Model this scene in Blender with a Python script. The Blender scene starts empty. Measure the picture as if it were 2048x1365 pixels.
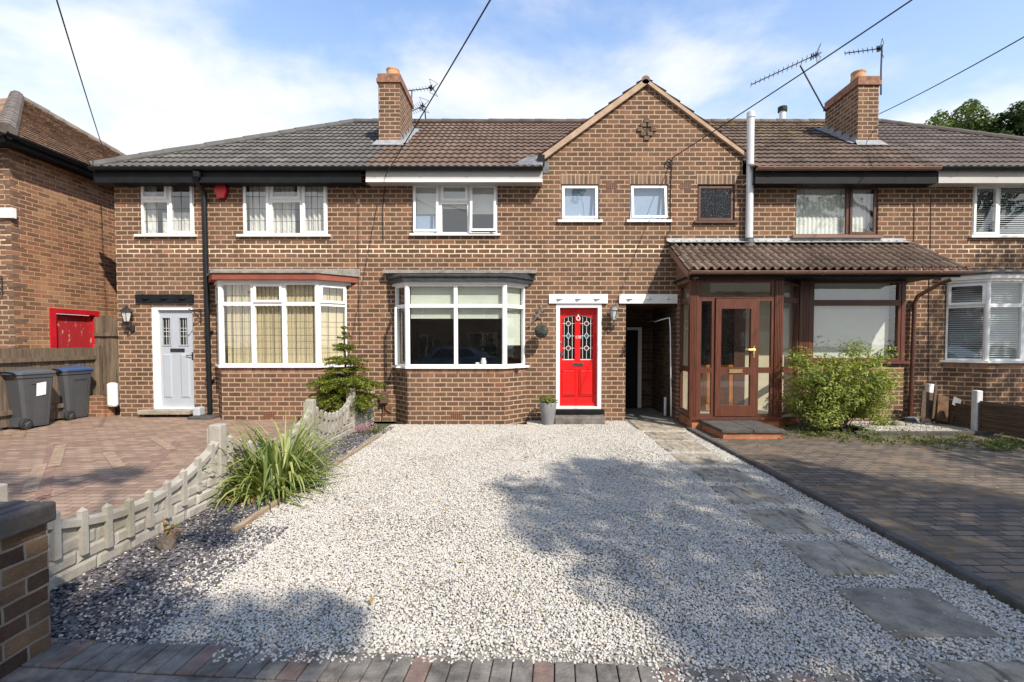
import bpy, bmesh, math, random
import numpy as np
from mathutils import Vector, Matrix
R = math.radians
rnd = random.Random(7)
scene = bpy.context.scene
COL = scene.collection

# ------------------------------------------------------------------ camera
F, CX, CY, H, PITCH = 950.0, 1050.0, 714.0, 1.63, R(1.8)
cam = bpy.data.cameras.new("camera")
cam.sensor_width = 36.0
cam.lens = 36.0 * F / 2048.0
cam.shift_x = (1024.0 - CX) / 2048.0
cam.shift_y = (CY - 682.5) / 2048.0
cam.clip_start, cam.clip_end = 0.05, 2000.0
camo = bpy.data.objects.new("camera", cam)
camo.location = (0, 0, H)
camo.rotation_euler = (math.pi / 2 - PITCH, 0, 0)
COL.objects.link(camo)
scene.camera = camo

# ------------------------------------------------------------------ sun, sky, exposure
TO_SUN = Vector((0.5, -0.65, 0.775)).normalized()
ELEV = math.asin(TO_SUN.z)
AZ = math.atan2(TO_SUN.x, TO_SUN.y)
sl = bpy.data.lights.new("sun", 'SUN')
sl.energy = 5.0
sl.angle = R(0.53)
sl.color = (1.0, 0.91, 0.78)
so = bpy.data.objects.new("sun", sl)
so.rotation_euler = TO_SUN.to_track_quat('Z', 'Y').to_euler()
so.location = (6, -8, 12)
COL.objects.link(so)

world = bpy.data.worlds.new("World")
scene.world = world
world.use_nodes = True
wn, wl = world.node_tree.nodes, world.node_tree.links
wn.clear()
def wnode(t, **k):
    n = wn.new(t)
    for a, b in k.items():
        setattr(n, a, b)
    return n
sky = wnode('ShaderNodeTexSky', sky_type='NISHITA', sun_disc=False, sun_elevation=ELEV, sun_rotation=AZ)
sky.air_density, sky.dust_density, sky.ozone_density = 1.0, 0.8, 1.5
tc = wnode('ShaderNodeTexCoord')
sep = wnode('ShaderNodeSeparateXYZ')
wl.new(tc.outputs['Generated'], sep.inputs[0])
def wmath(op, a, b=None, clamp=False):
    n = wnode('ShaderNodeMath', operation=op, use_clamp=clamp)
    for i, v in enumerate((a, b)):
        if v is None:
            continue
        if isinstance(v, (int, float)):
            n.inputs[i].default_value = v
        else:
            wl.new(v, n.inputs[i])
    return n.outputs[0]
zz = wmath('ADD', wmath('MAXIMUM', sep.outputs[2], 0.0), 0.16)
comb = wnode('ShaderNodeCombineXYZ')
wl.new(wmath('DIVIDE', sep.outputs[0], zz), comb.inputs[0])
wl.new(wmath('DIVIDE', sep.outputs[1], zz), comb.inputs[1])
comb.inputs[2].default_value = 1.3
cn = wnode('ShaderNodeTexNoise')
cn.inputs['Scale'].default_value = 1.5
cn.inputs['Detail'].default_value = 8.0
cn.inputs['Roughness'].default_value = 0.56
cn.inputs['Distortion'].default_value = 0.15
wl.new(comb.outputs[0], cn.inputs['Vector'])
# more cloud towards the west (left) and the horizon
bias = wmath('ADD', wmath('MULTIPLY', sep.outputs[0], -0.06), wmath('MULTIPLY', wmath('SUBTRACT', 0.52, sep.outputs[2]), 0.55))
bias = wmath('ADD', bias, wmath('MULTIPLY', wmath('MINIMUM', sep.outputs[1], 0.0), -0.22))   # unseen cloud added behind the viewer to whiten the fill light
cv = wmath('ADD', cn.outputs['Fac'], bias)
ramp = wnode('ShaderNodeMapRange', interpolation_type='SMOOTHSTEP')
ramp.inputs['From Min'].default_value = 0.41
ramp.inputs['From Max'].default_value = 0.68
wl.new(cv, ramp.inputs['Value'])
mixc = wnode('ShaderNodeMixRGB')
wl.new(wmath('MULTIPLY', ramp.outputs[0], 0.9), mixc.inputs[0])
tint = wnode('ShaderNodeMixRGB', blend_type='MULTIPLY')
tint.inputs[0].default_value = 1.0
tint.inputs[2].default_value = (1.0, 1.45, 1.92, 1)
wl.new(sky.outputs[0], tint.inputs[1])
hz = wnode('ShaderNodeMapRange')
wl.new(sep.outputs[2], hz.inputs['Value'])
for k_, v_ in (('From Min', 0.36), ('From Max', 0.66), ('To Min', 0.6), ('To Max', 0.1)):
    hz.inputs[k_].default_value = v_
hmix = wnode('ShaderNodeMixRGB')
wl.new(hz.outputs[0], hmix.inputs[0])
wl.new(tint.outputs[0], hmix.inputs[1])
hmix.inputs[2].default_value = (4.9, 5.9, 6.8, 1)
wl.new(hmix.outputs[0], mixc.inputs[1])
mixc.inputs[2].default_value = (6.7, 6.75, 6.8, 1)
bg = wnode('ShaderNodeBackground')
bg.inputs['Strength'].default_value = 0.122
wl.new(mixc.outputs[0], bg.inputs[0])
wo_ = wnode('ShaderNodeOutputWorld')
wl.new(bg.outputs[0], wo_.inputs[0])

vs = scene.view_settings
vs.view_transform = 'Standard'
vs.look = 'None'
vs.exposure = 0.42
vs.gamma = 1.0
vs.use_curve_mapping = False
scene.cycles.max_bounces = 10
scene.cycles.transparent_max_bounces = 24
scene.cycles.use_denoising = True

# ------------------------------------------------------------------ pixel helpers (photo pixels -> true positions at a known depth)
def ray(px, py):
    dx, dy = (px - CX) / F, (CY - py) / F
    c, s = math.cos(PITCH), math.sin(PITCH)
    return dx, c + dy * s, -s + dy * c
def U(px, py, Y):
    a, b, c = ray(px, py)
    t = Y / b
    return a * t, H + c * t
def G(px, py, z=0.0):
    a, b, c = ray(px, py)
    t = (z - H) / c
    return a * t, b * t
def PX(px, py, X):
    a, b, c = ray(px, py)
    t = X / a
    return b * t, H + c * t

# ------------------------------------------------------------------ object bookkeeping
WO = {}
def props(o, label=None, cat=None, group=None, kind=None):
    if label: o['label'] = label
    if cat: o['category'] = cat
    if group: o['group'] = group
    if kind: o['kind'] = kind
    return o
def thing(name, loc, label, cat, group=None):
    o = bpy.data.objects.new(name, None)
    o.empty_display_size = 0.2
    o.location = loc
    COL.objects.link(o)
    WO[o.name] = Vector(loc)
    return props(o, label, cat, group)
def copy_tree(o, loc, label, rotz=None):
    def cp(s, parent):
        c = s.copy()
        COL.objects.link(c)
        c.parent = parent
        for ch in [x for x in bpy.data.objects if x.parent == s]:
            cp(ch, c)
        return c
    c = cp(o, None)
    c.location = loc
    if rotz is not None:
        c.rotation_euler = (0, 0, rotz)
    c['label'] = label
    return c

class Fr:
    """local frame on a wall: u along, z up, d outwards"""
    def __init__(s, O, u, n):
        s.O, s.u, s.n = Vector(O), Vector(u).normalized(), Vector(n).normalized()
    def P(s, u, z, d):
        p = s.O + s.u * u + s.n * d
        return Vector((p.x, p.y, s.O.z + z))

class MB:
    def __init__(s):
        s.v, s.f, s.m, s.uvs = [], [], [], []
        s.M = None
        s.mi = 0
    def quad(s, *pts, uv=None):
        i = len(s.v)
        pts = [Vector(p) for p in pts]
        if s.M is not None:
            pts = [s.M @ p for p in pts]
        s.v += pts
        s.f.append(list(range(i, i + len(pts))))
        s.m.append(s.mi)
        s.uvs.append(uv)
    def mesh(s, verts, faces):
        i = len(s.v)
        vs_ = [Vector(p) for p in verts]
        if s.M is not None:
            vs_ = [s.M @ p for p in vs_]
        s.v += vs_
        for f in faces:
            s.f.append([i + k for k in f])
            s.m.append(s.mi)
            s.uvs.append(None)
    def box8(s, p):
        s.mesh(p, [(0, 3, 2, 1), (4, 5, 6, 7), (0, 1, 5, 4), (1, 2, 6, 5), (2, 3, 7, 6), (3, 0, 4, 7)])
    def box(s, x0, x1, y0, y1, z0, z1):
        s.box8([(x0, y0, z0), (x1, y0, z0), (x1, y1, z0), (x0, y1, z0), (x0, y0, z1), (x1, y0, z1), (x1, y1, z1), (x0, y1, z1)])
    def bbox(s, x0, x1, y0, y1, z0, z1, b=0.01):
        """box with chamfered edges"""
        b = min(b, (x1 - x0) * .45, (y1 - y0) * .45, (z1 - z0) * .45)
        bm = bmesh.new()
        bmesh.ops.create_cube(bm, size=1.0)
        for v in bm.verts:
            v.co = Vector(((x0 + x1) / 2 + v.co.x * (x1 - x0), (y0 + y1) / 2 + v.co.y * (y1 - y0), (z0 + z1) / 2 + v.co.z * (z1 - z0)))
        bmesh.ops.bevel(bm, geom=bm.edges[:], offset=b, segments=2, affect='EDGES', profile=0.5)
        bm.verts.index_update()
        s.mesh([v.co.copy() for v in bm.verts], [[v.index for v in f.verts] for f in bm.faces])
        bm.free()
    def lbox(s, fr, u0, u1, z0, z1, d0, d1, rot=None):
        def P(u, z, d):
            if rot:
                zh, dh, a = rot
                L, e = zh - z, d - dh
                z = zh - L * math.cos(a) + e * math.sin(a)
                d = dh + L * math.sin(a) + e * math.cos(a)
            return fr.P(u, z, d)
        s.box8([P(u0, z0, d1), P(u1, z0, d1), P(u1, z0, d0), P(u0, z0, d0), P(u0, z1, d1), P(u1, z1, d1), P(u1, z1, d0), P(u0, z1, d0)])
    def lquad(s, fr, u0, u1, z0, z1, d, rot=None):
        def P(u, z, d):
            if rot:
                zh, dh, a = rot
                L, e = zh - z, d - dh
                z = zh - L * math.cos(a) + e * math.sin(a)
                d = dh + L * math.sin(a) + e * math.cos(a)
            return fr.P(u, z, d)
        s.quad(P(u0, z0, d), P(u1, z0, d), P(u1, z1, d), P(u0, z1, d))
    def tube(s, pts, r, n=8, cap=True):
        pts = [Vector(p) for p in pts]
        rr = r if isinstance(r, (list, tuple)) else [r] * len(pts)
        verts, faces = [], []
        prev = None
        for i, p in enumerate(pts):
            d = (pts[min(i + 1, len(pts) - 1)] - pts[max(i - 1, 0)])
            d = d.normalized() if d.length > 1e-9 else Vector((0, 0, 1))
            if prev is None:
                a = d.cross(Vector((0, 0, 1)))
                if a.length < 1e-3: a = Vector((1, 0, 0))
            else:
                a = prev - d * prev.dot(d)
            a.normalize()
            prev = a
            b = d.cross(a)
            for k in range(n):
                t = 2 * math.pi * k / n
                verts.append(p + (a * math.cos(t) + b * math.sin(t)) * rr[i])
        for i in range(len(pts) - 1):
            for k in range(n):
                k2 = (k + 1) % n
                faces.append((i * n + k, i * n + k2, (i + 1) * n + k2, (i + 1) * n + k))
        if cap:
            faces.append(tuple(range(n))[::-1])
            faces.append(tuple((len(pts) - 1) * n + k for k in range(n)))
        s.mesh(verts, faces)
    def lathe(s, c, prof, n=16, rot=0.0, cap=True):
        """prof: (radius, z) list round the vertical through c"""
        c = Vector(c)
        verts, faces = [], []
        for r, z in prof:
            for k in range(n):
                t = 2 * math.pi * k / n + rot
                verts.append(c + Vector((r * math.cos(t), r * math.sin(t), z)))
        for i in range(len(prof) - 1):
            for k in range(n):
                k2 = (k + 1) % n
                faces.append((i * n + k, i * n + k2, (i + 1) * n + k2, (i + 1) * n + k))
        if cap:
            faces.append(tuple(range(n))[::-1])
            faces.append(tuple((len(prof) - 1) * n + k for k in range(n)))
        s.mesh(verts, faces)
    def prism(s, poly, off):
        """closed polygon (3D points) extruded by vector off"""
        off = Vector(off)
        n = len(poly)
        P = [Vector(p) for p in poly]
        s.mesh(P + [p + off for p in P], [tuple(range(n)), tuple(n + k for k in range(n))[::-1]] + [((k + 1) % n, k, n + k, n + (k + 1) % n) for k in range(n)])
    def build(s, name, mats, parent=None, smooth=False, origin=None, fix=False):
        me = bpy.data.meshes.new(name)
        V = [v.copy() for v in s.v]
        if parent is not None:
            wo = WO[parent.name]
        elif origin is not None:
            wo = Vector(origin)
        else:
            a = np.array([tuple(v) for v in V])
            wo = Vector(((a[:, 0].min() + a[:, 0].max()) / 2, (a[:, 1].min() + a[:, 1].max()) / 2, a[:, 2].min()))
        me.from_pydata([tuple(v - wo) for v in V], [], s.f)
        if not isinstance(mats, (list, tuple)):
            mats = [mats]
        for m_ in mats:
            me.materials.append(m_)
        me.polygons.foreach_set("material_index", s.m)
        if smooth:
            me.polygons.foreach_set("use_smooth", [True] * len(s.f))
        uvl = me.uv_layers.new(name="UVMap")
        arr = np.zeros((len(me.loops), 2), dtype=np.float32)
        for pi, p in enumerate(me.polygons):
            if s.uvs[pi] is not None:
                for k, li in enumerate(p.loop_indices):
                    arr[li] = s.uvs[pi][k]
                continue
            n = p.normal
            if abs(n.z) < 0.72 and (n.x or n.y):
                l = math.hypot(n.x, n.y)
                tx, ty = -n.y / l, n.x / l
                if abs(n.y) >= abs(n.x):
                    if tx < 0: tx, ty = -tx, -ty
                elif ty < 0:
                    tx, ty = -tx, -ty
                for li in p.loop_indices:
                    v = V[me.loops[li].vertex_index]
                    arr[li] = (v.x * tx + v.y * ty, v.z)
            else:
                for li in p.loop_indices:
                    v = V[me.loops[li].vertex_index]
                    arr[li] = (v.x, v.y)
        uvl.data.foreach_set("uv", arr.ravel())
        if fix:
            bm = bmesh.new()
            bm.from_mesh(me)
            bmesh.ops.recalc_face_normals(bm, faces=bm.faces[:])
            bm.to_mesh(me)
            bm.free()
        me.update()
        o = bpy.data.objects.new(name, me)
        COL.objects.link(o)
        if parent is not None:
            o.parent = parent
        else:
            o.location = wo
        WO[o.name] = wo
        return o

# ------------------------------------------------------------------ materials
def new_mat(name):
    m = bpy.data.materials.new(name)
    m.use_nodes = True
    nt = m.node_tree
    b = nt.nodes['Principled BSDF']
    return m, nt, b
class N:
    def __init__(s, nt):
        s.nt = nt
    def n(s, t, **k):
        x = s.nt.nodes.new(t)
        for a, b in k.items():
            setattr(x, a, b)
        return x
    def l(s, a, b):
        s.nt.links.new(a, b)
    def val(s, x, sock):
        if isinstance(x, (int, float)):
            sock.default_value = x
        elif isinstance(x, tuple):
            sock.default_value = x if len(x) == 4 else x + (1,)
        else:
            s.l(x, sock)
    def math(s, op, a, b=0.0, clamp=False):
        n = s.n('ShaderNodeMath', operation=op, use_clamp=clamp)
        s.val(a, n.inputs[0]); s.val(b, n.inputs[1])
        return n.outputs[0]
    def mix(s, f, a, b, mode='MIX'):
        n = s.n('ShaderNodeMixRGB', blend_type=mode)
        s.val(f, n.inputs[0]); s.val(a, n.inputs[1]); s.val(b, n.inputs[2])
        return n.outputs[0]
    def noise(s, vec, scale, detail=4.0, rough=0.55, dist=0.0, out='Fac'):
        n = s.n('ShaderNodeTexNoise')
        n.inputs['Scale'].default_value = scale
        n.inputs['Detail'].default_value = detail
        n.inputs['Roughness'].default_value = rough
        n.inputs['Distortion'].default_value = dist
        if vec is not None: s.l(vec, n.inputs['Vector'])
        return n.outputs[out]
    def ramp(s, fac, stops, interp='LINEAR'):
        n = s.n('ShaderNodeValToRGB')
        n.color_ramp.interpolation = interp
        e = n.color_ramp.elements
        while len(e) < len(stops): e.new(0.5)
        for k, (p, c) in enumerate(stops):
            e[k].position = p
            e[k].color = c if len(c) == 4 else tuple(c) + (1,)
        s.l(fac, n.inputs[0])
        return n.outputs[0]
    def maprange(s, v, a, b, c=0.0, d=1.0):
        n = s.n('ShaderNodeMapRange')
        s.l(v, n.inputs[0])
        for k, x in enumerate((a, b, c, d)): n.inputs[1 + k].default_value = x
        return n.outputs[0]
    def bump(s, h, strength, dist, normal=None):
        n = s.n('ShaderNodeBump')
        n.inputs['Strength'].default_value = strength
        n.inputs['Distance'].default_value = dist
        s.l(h, n.inputs['Height'])
        if normal is not None: s.l(normal, n.inputs['Normal'])
        return n.outputs[0]
def wpos(g):
    return g.n('ShaderNodeNewGeometry').outputs['Position']
def mat(name, color, rough=0.6, var=0.15, scale=6.0, bump=0.0, bscale=40.0, metal=0.0, color2=None, stretch=None, spec=None, coat=0.0):
    m, nt, b = new_mat(name)
    g = N(nt)
    p = g.n('ShaderNodeTexCoord').outputs['Object']
    if stretch:
        mp = g.n('ShaderNodeMapping')
        mp.inputs['Scale'].default_value = stretch
        g.l(p, mp.inputs[0])
        p = mp.outputs[0]
    c2 = color2 or tuple(max(0.0, x * (1 - var * 1.6)) for x in color)
    c1 = tuple(min(1.0, x * (1 + var)) for x in color)
    f = g.maprange(g.noise(p, scale, 5.0, 0.6), 0.3, 0.7)
    g.l(g.mix(f, c2, c1), b.inputs['Base Color'])
    g.l(g.maprange(g.noise(p, scale * 1.7, 3.0), 0.3, 0.7, max(0.02, rough - 0.08), min(1.0, rough + 0.08)), b.inputs['Roughness'])
    b.inputs['Metallic'].default_value = metal
    if spec is not None: b.inputs['Specular IOR Level'].default_value = spec
    if coat: b.inputs['Coat Weight'].default_value = coat
    if bump:
        g.l(g.bump(g.noise(p, bscale, 4.0, 0.6), bump, 0.02), b.inputs['Normal'])
    return m

def brick_mat(name, stops, mortar, bw=0.237, bh=0.0925, ms=0.0122, vertical=False, stain=0.35, wear=True, offset=0.5, bumpd=0.006, light_band=False):
    m, nt, b = new_mat(name)
    g = N(nt)
    uv = g.n('ShaderNodeTexCoord').outputs['UV']
    wp = wpos(g)
    nd = g.n('ShaderNodeTexNoise')
    nd.inputs['Scale'].default_value = 9.0
    nd.inputs['Detail'].default_value = 3.0
    g.l(uv, nd.inputs['Vector'])
    v = g.n('ShaderNodeVectorMath', operation='SUBTRACT')
    g.l(nd.outputs['Color'], v.inputs[0]); v.inputs[1].default_value = (0.5, 0.5, 0.5)
    v2 = g.n('ShaderNodeVectorMath', operation='SCALE')
    g.l(v.outputs[0], v2.inputs[0]); v2.inputs[3].default_value = 0.014
    v3 = g.n('ShaderNodeVectorMath', operation='ADD')
    g.l(uv, v3.inputs[0]); g.l(v2.outputs[0], v3.inputs[1])
    vec = v3.outputs[0]
    if vertical:
        mp = g.n('ShaderNodeMapping')
        mp.inputs['Rotation'].default_value = (0, 0, math.pi / 2)
        g.l(vec, mp.inputs[0]); vec = mp.outputs[0]
    bt = g.n('ShaderNodeTexBrick')
    bt.offset = offset
    bt.inputs['Color1'].default_value = (0, 0, 0, 1)
    bt.inputs['Color2'].default_value = (1, 1, 1, 1)
    bt.inputs['Mortar'].default_value = (0.5, 0.5, 0.5, 1)
    bt.inputs['Scale'].default_value = 1.0
    bt.inputs['Mortar Size'].default_value = ms
    bt.inputs['Mortar Smooth'].default_value = 0.25
    bt.inputs['Brick Width'].default_value = bw
    bt.inputs['Row Height'].default_value = bh
    g.l(vec, bt.inputs['Vector'])
    tintv = g.math('ADD', bt.outputs['Color'], g.math('MULTIPLY', g.math('SUBTRACT', g.noise(uv, 7.0, 5.0, 0.65), 0.5), 0.7), True)
    col = g.ramp(tintv, stops)
    # blotches inside the bricks, slow weathering across the wall
    fine = g.maprange(g.noise(uv, 55.0, 5.0, 0.7), 0.28, 0.72, 0.78, 1.18)
    slow = g.maprange(g.noise(wp, 0.9, 4.0, 0.6), 0.3, 0.7, 1.0 - stain * 0.5, 1.0 + stain * 0.3)
    mul = g.math('MULTIPLY', fine, slow)
    cc = g.n('ShaderNodeCombineXYZ')
    for k in range(3): g.l(mul, cc.inputs[k])
    col = g.mix(1.0, col, cc.outputs[0], 'MULTIPLY')
    # rain streaks and soot: long soft stains down the wall, a few courses of redder or darker bricks
    mps = g.n('ShaderNodeMapping'); mps.inputs['Scale'].default_value = (2.6, 2.6, 0.22)
    g.l(wp, mps.inputs[0])
    stk = g.maprange(g.noise(mps.outputs[0], 1.6, 5.0, 0.65), 0.32, 0.68, 0.80, 1.12)
    cs = g.n('ShaderNodeCombineXYZ')
    for k in range(3): g.l(stk, cs.inputs[k])
    col = g.mix(1.0, col, cs.outputs[0], 'MULTIPLY')
    red = g.maprange(g.noise(wp, 0.55, 3.0, 0.6), 0.45, 0.7, 0.0, 0.4)
    col = g.mix(red, col, g.mix(1.0, col, (1.18, 0.93, 0.86), 'MULTIPLY'))
    mcol = g.mix(g.maprange(g.noise(wp, 1.6, 5.0, 0.65), 0.35, 0.68), tuple(x * 0.66 for x in mortar), mortar)
    mcol = g.mix(g.maprange(g.noise(uv, 60.0, 3.0, 0.6), 0.3, 0.75), mcol, tuple(x * 0.8 for x in mortar))
    if light_band:
        # repointed courses: paler mortar in a broken band between the storeys
        sz = g.n('ShaderNodeSeparateXYZ'); g.l(wp, sz.inputs[0])
        band = g.math('SUBTRACT', 1.0, g.math('MULTIPLY', g.math('ABSOLUTE', g.math('SUBTRACT', sz.outputs[2], 3.50)), 5.5), True)
        patch = g.math('MULTIPLY', band, g.maprange(g.noise(wp, 1.3, 3.0, 0.6), 0.36, 0.5), True)
        mcol = g.mix(patch, mcol, (0.85, 0.70, 0.50))
    g.l(g.mix(bt.outputs['Fac'], col, mcol), b.inputs['Base Color'])
    b.inputs['Roughness'].default_value = 0.9
    b.inputs['Specular IOR Level'].default_value = 0.25
    hgt = g.math('ADD', g.math('MULTIPLY', bt.outputs['Fac'], -1.0), g.math('MULTIPLY', g.noise(uv, 70.0, 5.0, 0.7), 0.55))
    g.l(g.bump(hgt, 0.9, bumpd), b.inputs['Normal'])
    return m

def paving_mat(name, stops, joint, bw=0.2, bh=0.1, ms=0.004, rot=0.0, moss=None, mosscut=0.55, rough=0.85):
    m, nt, b = new_mat(name)
    g = N(nt)
    wp = wpos(g)
    mp = g.n('ShaderNodeMapping')
    mp.inputs['Rotation'].default_value = (0, 0, rot)
    g.l(wp, mp.inputs[0])
    nd = g.n('ShaderNodeTexNoise'); nd.inputs['Scale'].default_value = 5.0
    g.l(wp, nd.inputs['Vector'])
    v2 = g.n('ShaderNodeVectorMath', operation='SCALE'); g.l(nd.outputs['Color'], v2.inputs[0]); v2.inputs[3].default_value = 0.012
    v3 = g.n('ShaderNodeVectorMath', operation='ADD'); g.l(mp.outputs[0], v3.inputs[0]); g.l(v2.outputs[0], v3.inputs[1])
    bt = g.n('ShaderNodeTexBrick')
    for k, c in (('Color1', (0, 0, 0, 1)), ('Color2', (1, 1, 1, 1)), ('Mortar', (.5, .5, .5, 1))): bt.inputs[k].default_value = c
    bt.inputs['Scale'].default_value = 1.0
    bt.inputs['Mortar Size'].default_value = ms
    bt.inputs['Mortar Smooth'].default_value = 0.3
    bt.inputs['Brick Width'].default_value = bw
    bt.inputs['Row Height'].default_value = bh
    g.l(v3.outputs[0], bt.inputs['Vector'])
    tv = g.math('ADD', bt.outputs['Color'], g.math('MULTIPLY', g.math('SUBTRACT', g.noise(wp, 3.0, 5.0, 0.65), 0.5), 0.8), True)
    col = g.ramp(tv, stops)
    fine = g.maprange(g.noise(wp, 90.0, 5.0, 0.75), 0.25, 0.75, 0.72, 1.25)
    cc = g.n('ShaderNodeCombineXYZ')
    for k in range(3): g.l(fine, cc.inputs[k])
    col = g.mix(1.0, col, cc.outputs[0], 'MULTIPLY')
    j = joint
    if moss:
        j = g.mix(g.maprange(g.noise(wp, 1.1, 4.0, 0.65), mosscut, mosscut + 0.1), joint, moss)
    g.l(g.mix(bt.outputs['Fac'], col, j), b.inputs['Base Color'])
    g.l(g.maprange(g.noise(wp, 8.0, 3.0), 0.3, 0.7, rough - 0.1, rough + 0.1), b.inputs['Roughness'])
    h = g.math('ADD', g.math('MULTIPLY', bt.outputs['Fac'], -1.0), g.math('MULTIPLY', g.noise(wp, 120.0, 4.0, 0.7), 0.3))
    g.l(g.bump(h, 0.8, 0.006), b.inputs['Normal'])
    return m

def tile_mat(name, c1, c2, spots=None, rough=0.85, wave=0.15, course=0.345, lichen=None):
    m, nt, b = new_mat(name)
    g = N(nt)
    isl = g.n('ShaderNodeNewGeometry')
    wp = isl.outputs['Position']
    uv = g.n('ShaderNodeTexCoord').outputs['UV']
    # per tile tint
    sp = g.n('ShaderNodeSeparateXYZ'); g.l(uv, sp.inputs[0])
    cx = g.math('FLOOR', g.math('DIVIDE', sp.outputs[0], wave * 2))
    cy = g.math('FLOOR', sp.outputs[1])
    cb = g.n('ShaderNodeCombineXYZ'); g.l(cx, cb.inputs[0]); g.l(cy, cb.inputs[1])
    wnz = g.n('ShaderNodeTexWhiteNoise', noise_dimensions='2D'); g.l(cb.outputs[0], wnz.inputs['Vector'])
    f = g.math('ADD', g.math('MULTIPLY', wnz.outputs['Value'], 0.75), g.math('MULTIPLY', g.noise(wp, 1.5, 5.0, 0.65), 0.5))
    col = g.mix(g.maprange(f, 0.2, 0.95), c1, c2)
    odd = g.maprange(wnz.outputs['Value'], 0.93, 0.935)
    col = g.mix(g.math('MULTIPLY', odd, 0.25), col, tuple(x * 1.45 for x in c2))
    fine = g.maprange(g.noise(wp, 40.0, 5.0, 0.7), 0.25, 0.75, 0.75, 1.2)
    cc = g.n('ShaderNodeCombineXYZ')
    for k in range(3): g.l(fine, cc.inputs[k])
    col = g.mix(1.0, col, cc.outputs[0], 'MULTIPLY')
    if spots:
        sc, lo, sc2 = spots
        s1 = g.maprange(g.noise(wp, sc, 4.0, 0.7), lo, lo + 0.05)
        col = g.mix(s1, col, sc2)
    if lichen:
        sz = g.n('ShaderNodeSeparateXYZ'); g.l(wp, sz.inputs[0])
        up = g.maprange(sz.outputs[2], 6.2, 7.5)
        s1 = g.math('MULTIPLY', g.maprange(g.noise(wp, 7.0, 5.0, 0.75), 0.52, 0.6), g.math('MULTIPLY', up, g.maprange(g.noise(wp, 0.8, 3.0), 0.42, 0.6)), True)
        col = g.mix(s1, col, lichen)
    g.l(col, b.inputs['Base Color'])
    b.inputs['Roughness'].default_value = rough
    b.inputs['Specular IOR Level'].default_value = 0.3
    g.l(g.bump(g.noise(wp, 90.0, 4.0, 0.7), 0.35, 0.006), b.inputs['Normal'])
    return m

def glass_mat(name, tint=(0.95, 0.97, 0.96), frost=0.0):
    m, nt, b = new_mat(name)
    g = N(nt)
    nt.nodes.remove(b)
    tr = g.n('ShaderNodeBsdfTransparent'); tr.inputs[0].default_value = tint + (1,)
    gl = g.n('ShaderNodeBsdfGlossy'); gl.inputs['Roughness'].default_value = 0.01
    wv = g.noise(wpos(g), 2.2, 2.0)
    g.l(g.bump(wv, 0.06, 0.02), gl.inputs['Normal'])
    # Schlick reflectance, the same from both sides of the sheet
    ge = g.n('ShaderNodeNewGeometry')
    dt = g.n('ShaderNodeVectorMath', operation='DOT_PRODUCT')
    g.l(ge.outputs['Normal'], dt.inputs[0]); g.l(ge.outputs['Incoming'], dt.inputs[1])
    c1 = g.math('SUBTRACT', 1.0, g.math('ABSOLUTE', dt.outputs['Value']), True)
    fac = g.math('ADD', 0.19, g.math('MULTIPLY', g.math('POWER', c1, 5.0), 0.9), True)
    mx = g.n('ShaderNodeMixShader')
    g.l(fac, mx.inputs[0]); g.l(tr.outputs[0], mx.inputs[1]); g.l(gl.outputs[0], mx.inputs[2])
    g.l(mx.outputs[0], nt.nodes['Material Output'].inputs[0])
    return m

def leaf_mat(name, c1, c2, c3=None, trans=0.35, rough=0.55):
    m, nt, b = new_mat(name)
    g = N(nt)
    geo = g.n('ShaderNodeNewGeometry')
    stops = [(0.0, c1), (0.6, c2), (1.0, c3 or c2)]
    f = g.math('ADD', g.math('MULTIPLY', geo.outputs['Random Per Island'], 0.75), g.math('MULTIPLY', g.noise(geo.outputs['Position'], 2.2, 2.0), 0.3), True)
    col = g.ramp(f, stops)
    g.l(col, b.inputs['Base Color'])
    b.inputs['Roughness'].default_value = rough
    b.inputs['Specular IOR Level'].default_value = 0.35
    tl = g.n('ShaderNodeBsdfTranslucent')
    g.l(g.mix(1.0, col, (1.5, 1.5, 0.7), 'MULTIPLY'), tl.inputs[0])
    mx = g.n('ShaderNodeMixShader'); mx.inputs[0].default_value = trans
    g.l(b.outputs[0], mx.inputs[1]); g.l(tl.outputs[0], mx.inputs[2])
    g.l(mx.outputs[0], nt.nodes['Material Output'].inputs[0])
    return m

def stone_mat(name, stops, rough=0.75):
    """loose stones: one colour per instanced stone"""
    m, nt, b = new_mat(name)
    g = N(nt)
    oi = g.n('ShaderNodeObjectInfo')
    col = g.ramp(oi.outputs['Random'], stops, 'CONSTANT')
    p = g.n('ShaderNodeTexCoord').outputs['Object']
    f = g.maprange(g.noise(wpos(g), 60.0, 4.0, 0.6), 0.3, 0.7, 0.82, 1.1)
    cc = g.n('ShaderNodeCombineXYZ')
    for k in range(3): g.l(f, cc.inputs[k])
    g.l(g.mix(1.0, col, cc.outputs[0], 'MULTIPLY'), b.inputs['Base Color'])
    b.inputs['Roughness'].default_value = rough
    b.inputs['Specular IOR Level'].default_value = 0.3
    return m

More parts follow.
